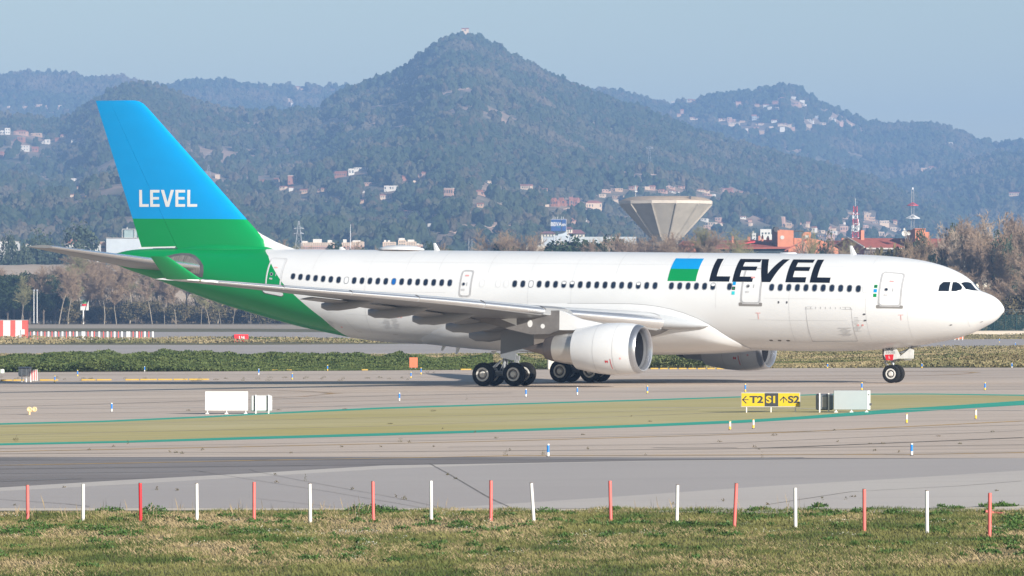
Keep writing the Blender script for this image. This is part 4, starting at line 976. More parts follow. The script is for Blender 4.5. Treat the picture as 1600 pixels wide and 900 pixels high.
# taxiway direction sign
p = gp(1204, 644.5); k = kpx(p.y)
t = thing('taxiway_sign', 'yellow and black taxiway sign reading T2, S1 and S2 on three posts', 'sign', p)
W_, H_ = 91 / k, 21 / k; zb = 9.5 / k
m = MB(); m.box((0, 0, zb + H_ / 2), (W_ + .04, .12, H_ + .04)); m.build('frame', mat('frame_grey', (.40, .40, .41), .5), t)
x0 = -W_ / 2
for a, b, mm in ((.0, .395, M_syel), (.395, .63, M_sblk), (.63, .995, M_syel)):
    m = MB(); m.box((x0 + W_ * (a + b) / 2, -.066, zb + H_ / 2), (W_ * (b - a), .012, H_ * .98)); m.build('face', mm, t)
def lab(body, fx, size, mm, xs=1.05):
    o = text('lettering', body, size, mm, t, size * .035, xs=xs); o.location = (x0 + W_ * fx, -.074, zb + H_ * .49); o.rotation_euler = (math.radians(90), 0, 0)
cs = H_ * .50 / .70
lab('T2', .257, cs, M_sblk, 1.28); lab('S1', .515, cs, M_syel, 1.2); lab('S2', .895, cs, M_sblk, 1.25)
def arrow(fx, rot):
    m = MB(); L_ = H_ * .46; w = .035
    def q(pts): 
        ca, sa = math.cos(rot), math.sin(rot); return [(x * ca - z * sa, -.074, x * sa + z * ca) for x, z in pts]
    m.add(q([(-L_ / 2, -w / 2), (L_ / 2, -w / 2), (L_ / 2, w / 2), (-L_ / 2, w / 2)]), [(0, 1, 2, 3)])
    for sg in (1, -1): m.add(q([(-L_ / 2 - .02, 0), (-L_ / 2 + .02, -sg * .02), (-L_ / 2 + .19, sg * .14), (-L_ / 2 + .15, sg * .17)]), [(0, 1, 2, 3)])
    m.build('arrow', M_sblk, t, loc=(x0 + W_ * fx, 0, zb + H_ / 2))
arrow(.068, 0); arrow(.722, -math.pi / 2)
for fx in (.085, .505, .925):
    m = MB(); m.tube((x0 + W_ * fx, 0, 0), (x0 + W_ * fx, 0, zb), .028, n=10); m.build('post', M_pwh, t)

# red sign, orange boards, striped barrier
p = gp(377, 534.5); k = kpx(p.y); t = thing('runway_sign', 'small red box sign with white lettering beyond the runway', 'sign', p)
m = MB(); m.box((0, 0, 6.3 / k), (22 / k, .5, 11.5 / k), bev=.03); m.build('box', M_sred, t); m = MB(); m.box((-12.2 / k, .1, 6 / k), (2.6 / k, .5, 10 / k)); m.build('end_panel', M_dk, t)
for x in (-7, 7): m = MB(); m.box((x / k, 0, .05), (.1, .3, .12)); m.build('foot', M_dk, t)
o = text('lettering', 'U4', 7.5 / k, M_swhite, t, .02); o.location = (1 / k, -.27, 6.5 / k); o.rotation_euler = (math.radians(90), 0, 0)
p = gp(646, 577); k = kpx(p.y); t = thing('orange_marker_board', 'small square orange marker board at the edge of the shrubs', 'marker', p)
m = MB(); m.box((0, 0, 10.5 / k), (13 / k, .12, 16 / k), bev=.015); m.build('board', M_orange, t)
for x in (-3, 3): m = MB(); m.box((x / k, 0, 1.5 / k), (.06, .06, 3 / k)); m.build('foot', M_galv, t)
p = gp(1498, 531.5); k = kpx(p.y); t = thing('orange_marker_board', 'orange board on three white posts below the nose', 'marker', p)
m = MB(); m.box((0, 0, 5 / k), (15 / k, .1, 6 / k)); m.build('board', M_orange, t)
for x in (-6, 0, 6): m = MB(); m.box((x / k, -.08, 4 / k), (.1, .06, 8 / k)); m.build('post', M_pwh, t)
p = gp(864, 577.5); k = kpx(p.y); t = thing('concrete_block', 'pale concrete block behind the main wheels', 'block', p)
m = MB(); m.box((0, 0, 8 / k), (17 / k, .8, 16 / k), bev=.06); m.build('body', mat('pale_block', (.55, .53, .48), .8, 0, .15, 1), t); m = MB(); m.box((0, 0, 16.4 / k), (14 / k, .6, .06)); m.build('lid', M_kerb, t)
p = gp(14, 530.5); k = kpx(p.y); t = thing('striped_barrier', 'red and white striped barrier block at the left edge', 'barrier', p)
xs = [(-12, -2, 0), (-2, 6, 0), (6, 17, 1), (17, 25, 0), (25, 35, 1), (35, 43.5, 0)]
for a, b, w in xs:
    m = MB(); m.box((((a + b) / 2 - 14) / k, 0, 15 / k), ((b - a) / k, 1.4, 30 / k)); m.build('stripe_panel', M_swhite if w else mat('barrier_red', (.60, .10, .08), .5, 0, .1, 1), t)
m = MB(); m.box((22.5 / k, -.75, 12 / k), (6 / k, .12, 8 / k)); m.build('junction_box', M_swhite, t)
m = MB(); m.box(((15.5 - 14) / k, 0, 30.4 / k), (56 / k, 1.5, .06)); m.build('top_rail', M_galv, t)
# equipment rack with striped posts on the left
p = gp(48, 597); k = kpx(p.y); t = thing('equipment_rack', 'metal equipment rack with white legs and a row of red and white slats', 'rack', p)
m = MB(); m.box((-10 / k, .35, 15.5 / k), (19 / k, .7, 14 / k), bev=.08); m.build('cabinet', M_galv, t, 30)
m = MB(); m.box((-10 / k, .35, 23 / k), (20 / k, .8, .05)); m.build('lid', mat('lid_blue_grey', (.30, .34, .42), .4, .3), t)
for x in (-13.5, -6.5, 0.5): m = MB(); m.box((x / k, -.1, 10.5 / k), (.07, .07, 21 / k)); m.build('leg', M_pwh, t)
for i, x in enumerate((2, 4, 5.5, 7.2, 8.8, 10)): m = MB(); m.box((x / k, 0, 11 / k), (1.3 / k, .06, 18 / k if i % 2 else 15 / k)); m.build('slat', M_pwh if i % 2 else M_sred, t)
p = gp(3, 583); t = thing('drum', 'pale green drum at the left edge beside the shrubs', 'drum', p)
m = MB(); m.lathe([(0, .10), (0, .19), (.12, .20), (.25, .19), (.27, .16), (.27, .0)], (0, 0, 0), (0, 0, 1), 16); m.build('body', mat('pale_green_drum', (.50, .58, .48), .5), t, 40); m = MB(); m.lathe([(.27, .17), (.30, .17), (.31, 0)], n=16); m.build('lid', M_pwh, t, 40)
# guard light pair
p = gp(46, 648); k = kpx(p.y); t = thing('guard_lights', 'pair of orange runway guard lights on a short stand at the left', 'light', p)
m = MB(); m.tube((0, 0, 0), (0, 0, .17), .05, n=10); m.tube((-.02, 0, .16), (.26, 0, .16), .03, n=8); m.build('stand', mat('tan_paint', (.62, .45, .24), .5), t)
for x in (.0, .24):
    m = MB(); m.lathe([(-.12, .05), (-.08, .10), (.05, .115), (.06, .09), (.03, .0)], (x, 0, .25), (0, -1, 0), 18, cap0=True); m.build('lamp_housing', mat('tan_paint', (.62, .45, .24)), t, 40)

# blue edge markers
def marker(u, v0, v1, kind, label):
    p = gp(u, v1); k = kpx(p.y); h = (v1 - v0) / k; r = .040
    t = thing('edge_marker', label, 'marker', p, 0, 'taxiway edge markers')
    bands = {'bw': ((0, .36, M_pwh), (.36, .90, M_bluep), (.90, 1, M_pwh)), 'by': ((0, .33, M_yelp), (.33, .88, M_bluep), (.88, 1, M_yelp)), 'wy': ((0, .42, M_yelp), (.42, .93, M_pwh), (.93, 1, M_yelp))}[kind]
    for a, b, mm in bands:
        m = MB(); m.lathe([(h * a, r), (h * b, r)] + ([(h * b + .003, r * .6), (h * b + .004, 0)] if b == 1 else []), n=12); m.build('band', mm, t, 40)
    m = MB(); m.lathe([(.0, r * 1.5), (.02, r * 1.4), (.03, r)], n=12); m.build('base_ring', M_dk, t)
for a in ((174.5, 629.5, 644, 'bw', 'blue and white edge marker left of the blank white sign'), (624, 613.5, 627, 'bw', 'blue and white edge marker in front of the tail shadow'),
          (821.8, 607.5, 620.5, 'bw', 'blue and white edge marker nearest below the main wheels'), (902, 605, 617.5, 'bw', 'blue and white edge marker under the near engine cone'),
          (1011.5, 602.5, 615, 'by', 'blue and yellow edge marker under the near engine inlet'), (1164.5, 599.5, 613, 'by', 'blue and yellow edge marker just behind the T2 sign'),
          (1346.5, 597.5, 610, 'by', 'blue and yellow edge marker behind the grey sign back'), (1539, 597.3, 610, 'by', 'blue and yellow edge marker right of the nose wheel'),
          (856.5, 693.5, 714, 'bw', 'large near blue and white marker below the main wheels'), (1424.5, 692.5, 712, 'bw', 'large near blue and white marker below the nose wheel'),
          (1293, 567.3, 576, 'by', 'small edge marker on the grass edge left of the nose wheel'), (1440.3, 567, 575.6, 'by', 'small edge marker on the grass edge right of the nose wheel'),
          (1581, 567, 575.3, 'bw', 'small edge marker on the grass edge at the far right'), (1561.5, 528, 535.5, 'by', 'tiny blue and yellow marker on the far runway'),
          (1586.5, 535.3, 542, 'bw', 'tiny blue marker on the far runway at the right edge'), (121.3, 578, 588.5, 'by', 'blue and yellow marker right of the equipment rack'),
          (85.7, 587, 597.3, 'by', 'shaded blue marker at the kerb beside the equipment rack'), (226, 572.4, 581, 'bw', 'blue and white marker in front of the left shrubs'),
          (404.3, 576, 586.3, 'bw', 'blue and white marker left of the tail shadow'), (456.6, 583, 593.5, 'by', 'blue and yellow marker at the edge of the wing shadow'),
          (511.8, 570.2, 579.7, 'by', 'blue and yellow marker against the middle shrubs'), (657.8, 574.2, 585.5, 'by', 'blue and yellow marker right of the orange board'),
          (642, 581, 591.2, 'by', 'shaded marker inside the wing shadow below the orange board'), (1140.5, 658, 672, 'wy', 'white and yellow marker below the T2 sign, left one'),
          (1177, 655.5, 670, 'wy', 'white and yellow marker below the T2 sign, right one'), (1416.7, 646.7, 661.5, 'wy', 'white and yellow marker below the grey sign back'),
          (1524.7, 640, 655, 'wy', 'white and yellow marker near the right edge')):
    marker(*a)

# foreground marker posts
posts = [(43, 758, 43.5, 817, 'p'), (130, 757, 130, 814, 'w'), (219, 755, 220, 815.5, 'r'), (307.3, 755.5, 308, 814.5, 'w'), (397, 754, 397, 814, 'p'), (484, 756, 485, 818, 'w'), (582.5, 752.5, 583.5, 815.5, 'p'),
         (673.3, 752, 674, 813.5, 'w'), (767, 751, 767, 815, 'p'), (830, 755, 834.5, 816, 'w'), (953, 752, 954.5, 815.5, 'p'), (1058.5, 758, 1057.5, 816, 'w'), (1150.5, 755.5, 1147, 824.5, 'p'), (1242.3, 763, 1243, 825, 'w'),
         (1350.2, 764.5, 1350.5, 830.5, 'p'), (1448, 767, 1448.5, 834, 'w'), (1546.5, 771, 1546, 839, 'p')]
cnt = {'p': 0, 'w': 0, 'r': 0}; tot = {'p': 8, 'w': 8, 'r': 1}
nm = {'p': 'faded red', 'w': 'white', 'r': 'bright red'}
extra = {9: 'leaning white marker post in the grass below the near engine', 12: 'tallest leaning faded red marker post below the T2 sign', 2: 'bright red marker post, the only saturated red one'}
for i, (u0, v0, u1, v1, c) in enumerate(posts):
    p = gp(u1, v1); k = kpx(p.y); r = .037; top = Vector(((u0 - u1) / k, 0, (v1 - v0) / k))
    lb = extra.get(i) or '%s marker post in the grass, %s of the %s ones' % (nm[c], ordn(cnt[c], tot[c]), nm[c]); cnt[c] += 1
    t = thing('marker_post', lb, 'post', p, 0, 'marker posts along the grass verge')
    mm = {'p': M_pinkp, 'w': M_pwh, 'r': M_redp}[c]
    m = MB(); m.tube((0, 0, -.05), top, r, n=18, caps=False); m.build('tube', mm, t, 40)
    m = MB(); m.tube(top, top + Vector((0, 0, .012)), r * .96, n=18); m.build('cap', M_stub if i % 3 != 1 else mm, t, 40)
p = gp(1552, 804.5); t = thing('fallen_post', 'faded red post lying on the verge edge at the right', 'post', p)
m = MB(); m.tube((-.18, 0, .08), (.02, .1, .04), .03, n=10); m.tube((.02, .1, .04), (.22, -.1, .035), .03, n=10); m.build('tube', M_pinkp, t, 40); m = MB(); m.tube((.22, -.1, .035), (.235, -.115, .035), .029, n=10); m.build('cap', M_stub, t)

# far row of little red and white posts
xs = [190, 213, 235, 258, 280, 303, 325, 347, 367, 390, 415, 437, 458, 480, 515, 527, 550, 575, 590, 620, 647, 672, 695, 716, 740, 762, 795, 808, 832, 855, 870, 885, 905, 930, 955]
cl = 'rwrwrwrwrwrwrwwwrwrwrwrwrwwwrwrrwrw'
p0 = gp(47, 530.8); k = kpx(p0.y)
proto = {}
for i, x in enumerate(xs):
    c = cl[i]; q = gp(x / 4, 530.8); lb = 'tiny %s post in the distant fence row, %s' % ('white' if c == 'w' else 'red', ordn(i, len(xs)))
    if c not in proto:
        m = MB(); m.box((0, 0, .56), (.15 if c == 'r' else .26, .12, 1.12), bev=.03); o = m.build('far_post', M_swhite if c == 'w' else mat('barrier_red', (.60, .10, .08)), None, loc=q); proto[c] = o
    else:
        o = proto[c].copy(); COL.objects.link(o); o.location = q
    tag(o, lb, 'post', 'distant red and white posts')

# yellow kerb blocks along the far taxiway edge
M_kyel = mat('kerb_yellow', (.50, .32, .05), .7, 0, .35, 1.2, col2=(.42, .36, .25), thr=(.5, .8))
def kerb_row(pairs, where, vrow, g):
    n = len(pairs)
    for i, (a, b) in enumerate(pairs):
        v = vrow(.5 * (a + b)); q = gp((a + b) / 2, v); k = kpx(q.y)
        m = MB(); m.box((0, 0, .05), ((b - a) / k * (.97 if (b - a) < 16 else .93), .18, .10), bev=.02); o = m.build('kerb_block', M_kyel, None, loc=q)
        tag(o, 'low yellow kerb block %s, %s' % (where, ordn(i, n)), 'kerb block', g)
kerb_row([(1016 + 14.75 * i, 1016 + 14.75 * i + 12.6) for i in range(9)], 'under the far engine', lambda u: 577 - .0 * u, 'yellow kerb blocks on the right')
kerb_row([(0, 20), (20, 38), (61, 92), (126, 150), (150, 175), (195, 218), (218, 246), (246, 270), (270, 294), (294, 328)], 'left of the tail shadow', lambda u: 595.3 - u * .0045, 'yellow kerb blocks on the left')
kerb_row([(425, 434), (447, 456), (565, 575), (719, 737)], 'at the shrub edge', lambda u: 579.6 - (u - 400) * .004, 'yellow kerb blocks at the shrubs')
kerb_row([(1122, 1126), (1133, 1146)], 'right of the far engine', lambda u: 576.8, 'yellow kerb blocks near the far engine')

# ================================================================== low wall and mesh fence at the right
M_fen = bpy.data.materials.new('green_mesh'); M_fen.use_nodes = True; n = M_fen.node_tree; pb = n.nodes['Principled BSDF']; pb.inputs['Base Color'].default_value = (.012, .06, .055, 1); pb.inputs['Roughness'].default_value = .5
tr = n.nodes.new('ShaderNodeBsdfTransparent'); mx = n.nodes.new('ShaderNodeMixShader'); mx.inputs[0].default_value = .42
n.links.new(tr.outputs[0], mx.inputs[1]); n.links.new(pb.outputs[0], mx.inputs[2]); n.links.new(mx.outputs[0], n.nodes['Material Output'].inputs[0])
M_fpost = mat('fence_green', (.015, .05, .045), .5)
w = thing('low_wall', 'long low beige concrete wall beyond the far taxiway', 'wall', gp(1300, 522))
base = w.location; V = []; m = MB(); m2 = MB(); pv = None
for u in list(range(1240, 2300, 60)):
    q = gp(u, 524 + (u - 1600) * .0008); q = q - base
    if pv is not None:
        d = q - pv; c = (q + pv) / 2; m.box((c.x, c.y, .32), (d.length, .25, .66), rz=math.atan2(d.y, d.x)); m2.box((c.x, c.y, .67), (d.length, .32, .06), rz=math.atan2(d.y, d.x))
    pv = q
m.build('wall_body', M_kerb, w); m2.build('coping', M_kerb, w)
fe = thing('mesh_fence', 'dark green mesh fence with angled barbed-wire arms behind the low wall', 'fence', gp(1560, 521))
base = fe.location; us = [1380 + 17.3 * i for i in range(40)]; pts = []
for u in us: q = gp(u, 522.6 + (u - 1600) * .0008); q.z = 0; pts.append(q - base)
zf = -base.z
for i in range(len(pts) - 1):
    a, b = pts[i], pts[i + 1]; m = MB(); m.add([(a.x, a.y, zf + .1), (b.x, b.y, zf + .1), (b.x, b.y, zf + 3.1), (a.x, a.y, zf + 3.1)], [(0, 1, 2, 3)]); m.build('mesh_panel', M_fen, fe)
for a in pts:
    m = MB(); m.tube((a.x, a.y - .05, zf), (a.x, a.y - .05, zf + 3.3), .07, n=6); m.tube((a.x, a.y - .05, zf + 3.2), (a.x - .55, a.y - .05, zf + 3.9), .05, n=5); m.tube((a.x, a.y - .05, zf + 3.2), (a.x + .55, a.y - .05, zf + 3.9), .05, n=5); m.build('fence_post', M_fpost, fe)
m = MB()
for dx, dz in ((-.55, 3.9), (-.3, 3.6), (.3, 3.6), (.55, 3.9)):
    for a, b in zip(pts[:-1], pts[1:]): m.tube((a.x + dx, a.y - .05, zf + dz), (b.x + dx, b.y - .05, zf + dz), .02, n=3, caps=False)
m.build('barbed_wire', M_galv, fe)

# ================================================================== hills
HN = 1700.0
def ridge(pl): 
    xs = [a for a, _ in pl]; ys = [b for _, b in pl]; return lambda u: np.interp(u, xs, ys)
LAYERS = {
 'main': dict(Dn=1700., Dr=4700., rg=ridge([(-900, 230), (-300, 190), (-100, 176), (0, 170), (25, 172), (75, 184), (110, 176), (128, 163), (150, 150), (175, 135), (205, 124), (240, 128), (280, 143), (310, 156), (350, 164), (400, 167), (420, 166), (480, 160), (505, 154), (530, 138), (560, 125), (600, 111), (640, 94), (660, 72), (690, 53), (705, 48), (725, 46), (750, 51), (780, 66), (800, 79), (830, 91), (850, 103), (880, 115), (905, 128), (930, 139), (960, 151), (1000, 160), (1040, 175), (1080, 191), (1110, 203), (1150, 215), (1200, 228), (1240, 240), (1280, 246), (1330, 264), (1370, 273), (1400, 290), (1500, 330), (1700, 370), (2400, 400)]), pw=1.55, amp=44),
 'right': dict(Dn=3600., Dr=5600., rg=ridge([(900, 400), (1150, 340), (1300, 300), (1380, 283), (1420, 278), (1450, 269), (1480, 262), (1520, 247), (1560, 236), (1600, 229), (1700, 212), (1900, 190), (2300, 180)]), pw=1.1, amp=16),
 'village': dict(Dn=4900., Dr=6300., rg=ridge([(600, 200), (850, 150), (900, 140), (940, 134), (980, 141), (1010, 148), (1040, 155), (1060, 151), (1100, 148), (1150, 140), (1200, 133), (1225, 128), (1250, 135), (1270, 147), (1300, 162), (1330, 177), (1360, 189), (1400, 192), (1430, 189), (1450, 187), (1480, 192), (1510, 205), (1530, 215), (1560, 219), (1600, 215), (1700, 225), (2200, 240)]), pw=.9, amp=14),
 'far': dict(Dn=5300., Dr=6700., rg=ridge([(-900, 140), (-150, 127), (0, 115), (40, 108), (90, 112), (150, 114), (180, 112), (200, 119), (240, 130), (270, 127), (300, 119), (330, 120), (370, 125), (420, 132), (470, 130), (530, 127), (600, 150), (800, 200)]), pw=.9, amp=14)}
def hz(L, u, D):
    u = np.asarray(u, float); D = np.asarray(D, float); t = (D - L['Dn']) / (L['Dr'] - L['Dn'])
    zr = (HOR - L['rg'](u)) * L['Dr'] / FPX + CH - 9.0
    X = (u - 800) / FPX * D
    tt = np.clip(t, 0, 1); g = tt ** L['pw']; over = np.clip(t - 1, 0, 1); g = g * np.where(t > 1, np.maximum(0.0, 1 - over * 1.6), 1.0)
    spur = (fbm(X / 260. + 5, D / 700. + 3, 4) - .5) * 2 * L['amp'] * 4 * tt * (1 - tt) * 1.1 + (fbm(X / 70., D / 110., 3) - .5) * 9 * np.minimum(1, 4 * tt * (1.02 - tt))
    return zr * g + spur * (tt > 0) * (t <= 1) - 3 * (1 - tt)
M_hill = mat('hill_soil', (.10, .10, .055), .9, 0, .3, .012, detail=8, col2=(.40, .27, .19), thr=(.44, .62))
def hill_mesh(key, u0, u1, nu, nd):
    L = LAYERS[key]; us = np.linspace(u0, u1, nu); td = np.concatenate([np.linspace(0, 1, nd), [1.03, 1.08, 1.15, 1.3, 1.6]]); Dd = L['Dn'] + td * (L['Dr'] - L['Dn'])
    U_, D_ = np.meshgrid(us, Dd); Z = hz(L, U_, D_); X = (U_ - 800) / FPX * D_
    V = np.stack([X.ravel(), D_.ravel(), Z.ravel()], 1); nD = len(Dd); i, j = np.meshgrid(np.arange(nu - 1), np.arange(nD - 1)); a = (j * nu + i).ravel()
    F = np.stack([a, a + 1, a + nu + 1, a + nu], 1); o = fast_mesh('hill', V, F, M_hill, smooth=True); o['kind'] = 'structure'
hill_mesh('main', -900, 2400, 420, 150); hill_mesh('right', 900, 2300, 200, 70); hill_mesh('village', 600, 2200, 240, 70); hill_mesh('far', -900, 800, 240, 60)
def on_hill(key, u, v):
    L = LAYERS[key]; D = np.linspace(L['Dn'] + 20, L['Dr'], 500); z = hz(L, np.full_like(D, u), D); vv = HOR - (z - CH) * FPX / D
    ok = np.where(vv <= v)[0]; i = ok[0] if len(ok) else len(D) - 1
    return Vector(((u - 800) / FPX * D[i], D[i], z[i]))

def forest(name, label, key, u0, u1, spacing, size, seed, clear, t0=.05, density=1.0, col=((.034, .055, .026), (.08, .095, .05)), avoid=()):
    """woodland as one mass: crowns instanced on scattered points of the slope"""
    rs = np.random.RandomState(seed); L = LAYERS[key]; Dm = (L['Dn'] + L['Dr']) / 2
    area = (u1 - u0) / FPX * Dm * (L['Dr'] - L['Dn']) * (1 - t0); N = int(area / spacing ** 2 * density)
    Y = L['Dn'] + (L['Dr'] - L['Dn']) * np.sqrt(rs.uniform(t0 ** 2, 1.04 ** 2, N)); U_ = rs.uniform(u0, u1, N); X = (U_ - 800) / FPX * Y; Z = hz(L, U_, Y)
    m_ = fbm(X / 90. + 40, Y / 160. + seed, 4); keep = (m_ < clear) | (rs.rand(N) < .16)
    vv = HOR - (Z - CH) * FPX / Y
    for (au, av, ar, ah, aD) in avoid: keep &= ~((np.abs(U_ - au) < ar + 2) & (vv > av - ah * .3) & (vv < av + ah * .4 + size * FPX / aD * (1.35 if ah > 2 else .5)))
    X, Y, Z = X[keep], Y[keep], Z[keep]; n_ = len(X)
    sc = size * (.55 + .75 * rs.rand(n_)) * (.8 + .5 * fbm(X / 60., Y / 60., 2)); hh = sc * (.85 + .75 * rs.rand(n_))
    me = bpy.data.meshes.new(name); me.vertices.add(n_); me.vertices.foreach_set('co', np.stack([X, Y, Z + hh * .35], 1).astype(np.float32).ravel())
    at_ = me.attributes.new('sc', 'FLOAT_VECTOR', 'POINT'); at_.data.foreach_set('vector', np.stack([sc, sc, hh], 1).astype(np.float32).ravel())
    at_ = me.attributes.new('rot', 'FLOAT_VECTOR', 'POINT'); at_.data.foreach_set('vector', np.stack([rs.uniform(-.15, .15, n_), rs.uniform(-.15, .15, n_), rs.uniform(0, 6.28, n_)], 1).astype(np.float32).ravel())
    o = bpy.data.objects.new(name, me); COL.objects.link(o); o['kind'] = 'stuff'; o['label'] = label
    m = bpy.data.materials.new(name + '_foliage'); m.use_nodes = True; n = m.node_tree; p = n.nodes['Principled BSDF']; p.inputs['Roughness'].default_value = .9; p.inputs['Specular IOR Level'].default_value = .1
    oi = n.nodes.new('ShaderNodeObjectInfo'); cr = n.nodes.new('ShaderNodeValToRGB'); els = cr.color_ramp.elements
    els[0].color = (*col[0], 1); els[1].color = (*col[1], 1); els[1].position = .8; e = els.new(.93); e.color = (.12, .085, .055, 1); e = els.new(1.0); e.color = (.14, .10, .065, 1)
    n.links.new(oi.outputs['Random'], cr.inputs[0])
    nz = n.nodes.new('ShaderNodeTexNoise'); nz.inputs['Scale'].default_value = 3.5; tc = n.nodes.new('ShaderNodeTexCoord'); n.links.new(tc.outputs['Object'], nz.inputs['Vector'])
    c = mixc(n, nz.outputs['Fac'], cr.outputs[0], tuple(x * .55 for x in col[0]))
    ge = n.nodes.new('ShaderNodeNewGeometry'); n2 = n.nodes.new('ShaderNodeTexNoise'); n2.inputs['Scale'].default_value = .0075; n2.inputs['Detail'].default_value = 6; n2.inputs['Roughness'].default_value = .65
    n.links.new(ge.outputs['Position'], n2.inputs['Vector']); rr_ = n.nodes.new('ShaderNodeMapRange'); rr_.inputs['From Min'].default_value = .50; rr_.inputs['From Max'].default_value = .66; n.links.new(n2.outputs['Fac'], rr_.inputs[0])
    c = mixc(n, mnode(n, 'MULTIPLY', rr_.outputs[0], .8), c, (.15, .115, .08)); n.links.new(c, p.inputs['Base Color'])
    ng_ = bpy.data.node_groups.new(name + '_scatter', 'GeometryNodeTree'); ng_.interface.new_socket('Geometry', in_out='INPUT', socket_type='NodeSocketGeometry'); ng_.interface.new_socket('Geometry', in_out='OUTPUT', socket_type='NodeSocketGeometry')
    N_ = ng_.nodes; LK = ng_.links; gi = N_.new('NodeGroupInput'); go = N_.new('NodeGroupOutput'); jn = N_.new('GeometryNodeJoinGeometry')
    for k in range(4):
        ico = N_.new('GeometryNodeMeshIcoSphere'); ico.inputs['Radius'].default_value = .5; ico.inputs['Subdivisions'].default_value = 3
        sp = N_.new('GeometryNodeSetPosition'); nx = N_.new('ShaderNodeTexNoise'); nx.noise_dimensions = '4D'; nx.inputs['W'].default_value = 3.7 * k; nx.inputs['Scale'].default_value = 2.6; nx.inputs['Detail'].default_value = 3
        vm = N_.new('ShaderNodeVectorMath'); vm.operation = 'SUBTRACT'; vm.inputs[1].default_value = (.5, .5, .5); vs_ = N_.new('ShaderNodeVectorMath'); vs_.operation = 'SCALE'; vs_.inputs['Scale'].default_value = 1.05
        LK.new(nx.outputs['Color'], vm.inputs[0]); LK.new(vm.outputs[0], vs_.inputs[0]); LK.new(vs_.outputs[0], sp.inputs['Offset']); LK.new(ico.outputs[0], sp.inputs[0])
        sm = N_.new('GeometryNodeSetMaterial'); sm.inputs['Material'].default_value = m; LK.new(sp.outputs[0], sm.inputs[0])
        g2 = N_.new('GeometryNodeGeometryToInstance'); LK.new(sm.outputs[0], g2.inputs[0]); LK.new(g2.outputs[0], jn.inputs[0])
    ip = N_.new('GeometryNodeInstanceOnPoints'); ip.inputs['Pick Instance'].default_value = True
    LK.new(gi.outputs[0], ip.inputs['Points']); LK.new(jn.outputs[0], ip.inputs['Instance'])
    a1 = N_.new('GeometryNodeInputNamedAttribute'); a1.data_type = 'FLOAT_VECTOR'; a1.inputs[0].default_value = 'sc'; a2 = N_.new('GeometryNodeInputNamedAttribute'); a2.data_type = 'FLOAT_VECTOR'; a2.inputs[0].default_value = 'rot'
    LK.new(a1.outputs[0], ip.inputs['Scale']); LK.new(a2.outputs[0], ip.inputs['Rotation']); LK.new(ip.outputs[0], go.inputs[0])
    md = o.modifiers.new('scatter', 'NODES'); md.node_group = ng_; me.materials.append(m)
    return n_

# ================================================================== houses on the hills
HC = {'white': (.66, .61, .54), 'cream': (.62, .47, .34), 'pink': (.50, .31, .23), 'brick': (.34, .155, .105), 'tan': (.50, .33, .21), 'grey': (.36, .37, .37)}
HM = {k: mat('render_' + k, c, .8, 0, .15, .15) for k, c in HC.items()}
M_tile = mat('terracotta_tiles', (.36, .14, .09), .8, 0, .3, .6); M_flat = mat('flat_roof', (.5, .44, .37), .8, 0, .2, .3); M_win = mat('house_window', (.05, .06, .08), .3, 0, .3, .5)
def unit_box(name, m):
    mb = MB(); mb.box((0, 0, .5), (1, 1, 1)); o = mb.build(name, m); me = o.data; bpy.data.objects.remove(o); return me
def unit_gable(name, m):
    mb = MB(); mb.add([(-.56, -.56, 0), (.56, -.56, 0), (.56, .56, 0), (-.56, .56, 0), (-.56, 0, 1), (.56, 0, 1)], [(0, 1, 5, 4), (2, 3, 4, 5), (0, 4, 3), (1, 2, 5), (3, 2, 1, 0)]); o = mb.build(name, m); me = o.data; bpy.data.objects.remove(o); return me
def unit_hip(name, m):
    mb = MB(); mb.add([(-.55, -.55, 0), (.55, -.55, 0), (.55, .55, 0), (-.55, .55, 0), (-.25, 0, 1), (.25, 0, 1)], [(0, 1, 5, 4), (2, 3, 4, 5), (0, 4, 3), (1, 2, 5), (3, 2, 1, 0)]); o = mb.build(name, m); me = o.data; bpy.data.objects.remove(o); return me
UW = {k: unit_box('wall_' + k, HM[k]) for k in HC}; UG = unit_gable('roof_gable', M_tile); UH = unit_hip('roof_hip', M_tile); UF = unit_box('roof_flat', M_flat); UWN = unit_box('window_pane', M_win)
def child(name, me, parent, loc, sc, rz=0):
    o = bpy.data.objects.new(name, me); COL.objects.link(o); o.parent = parent; o.location = loc; o.scale = sc; o.rotation_euler = (0, 0, rz); return o
rh = random.Random(8)
AV = {k: [] for k in LAYERS}
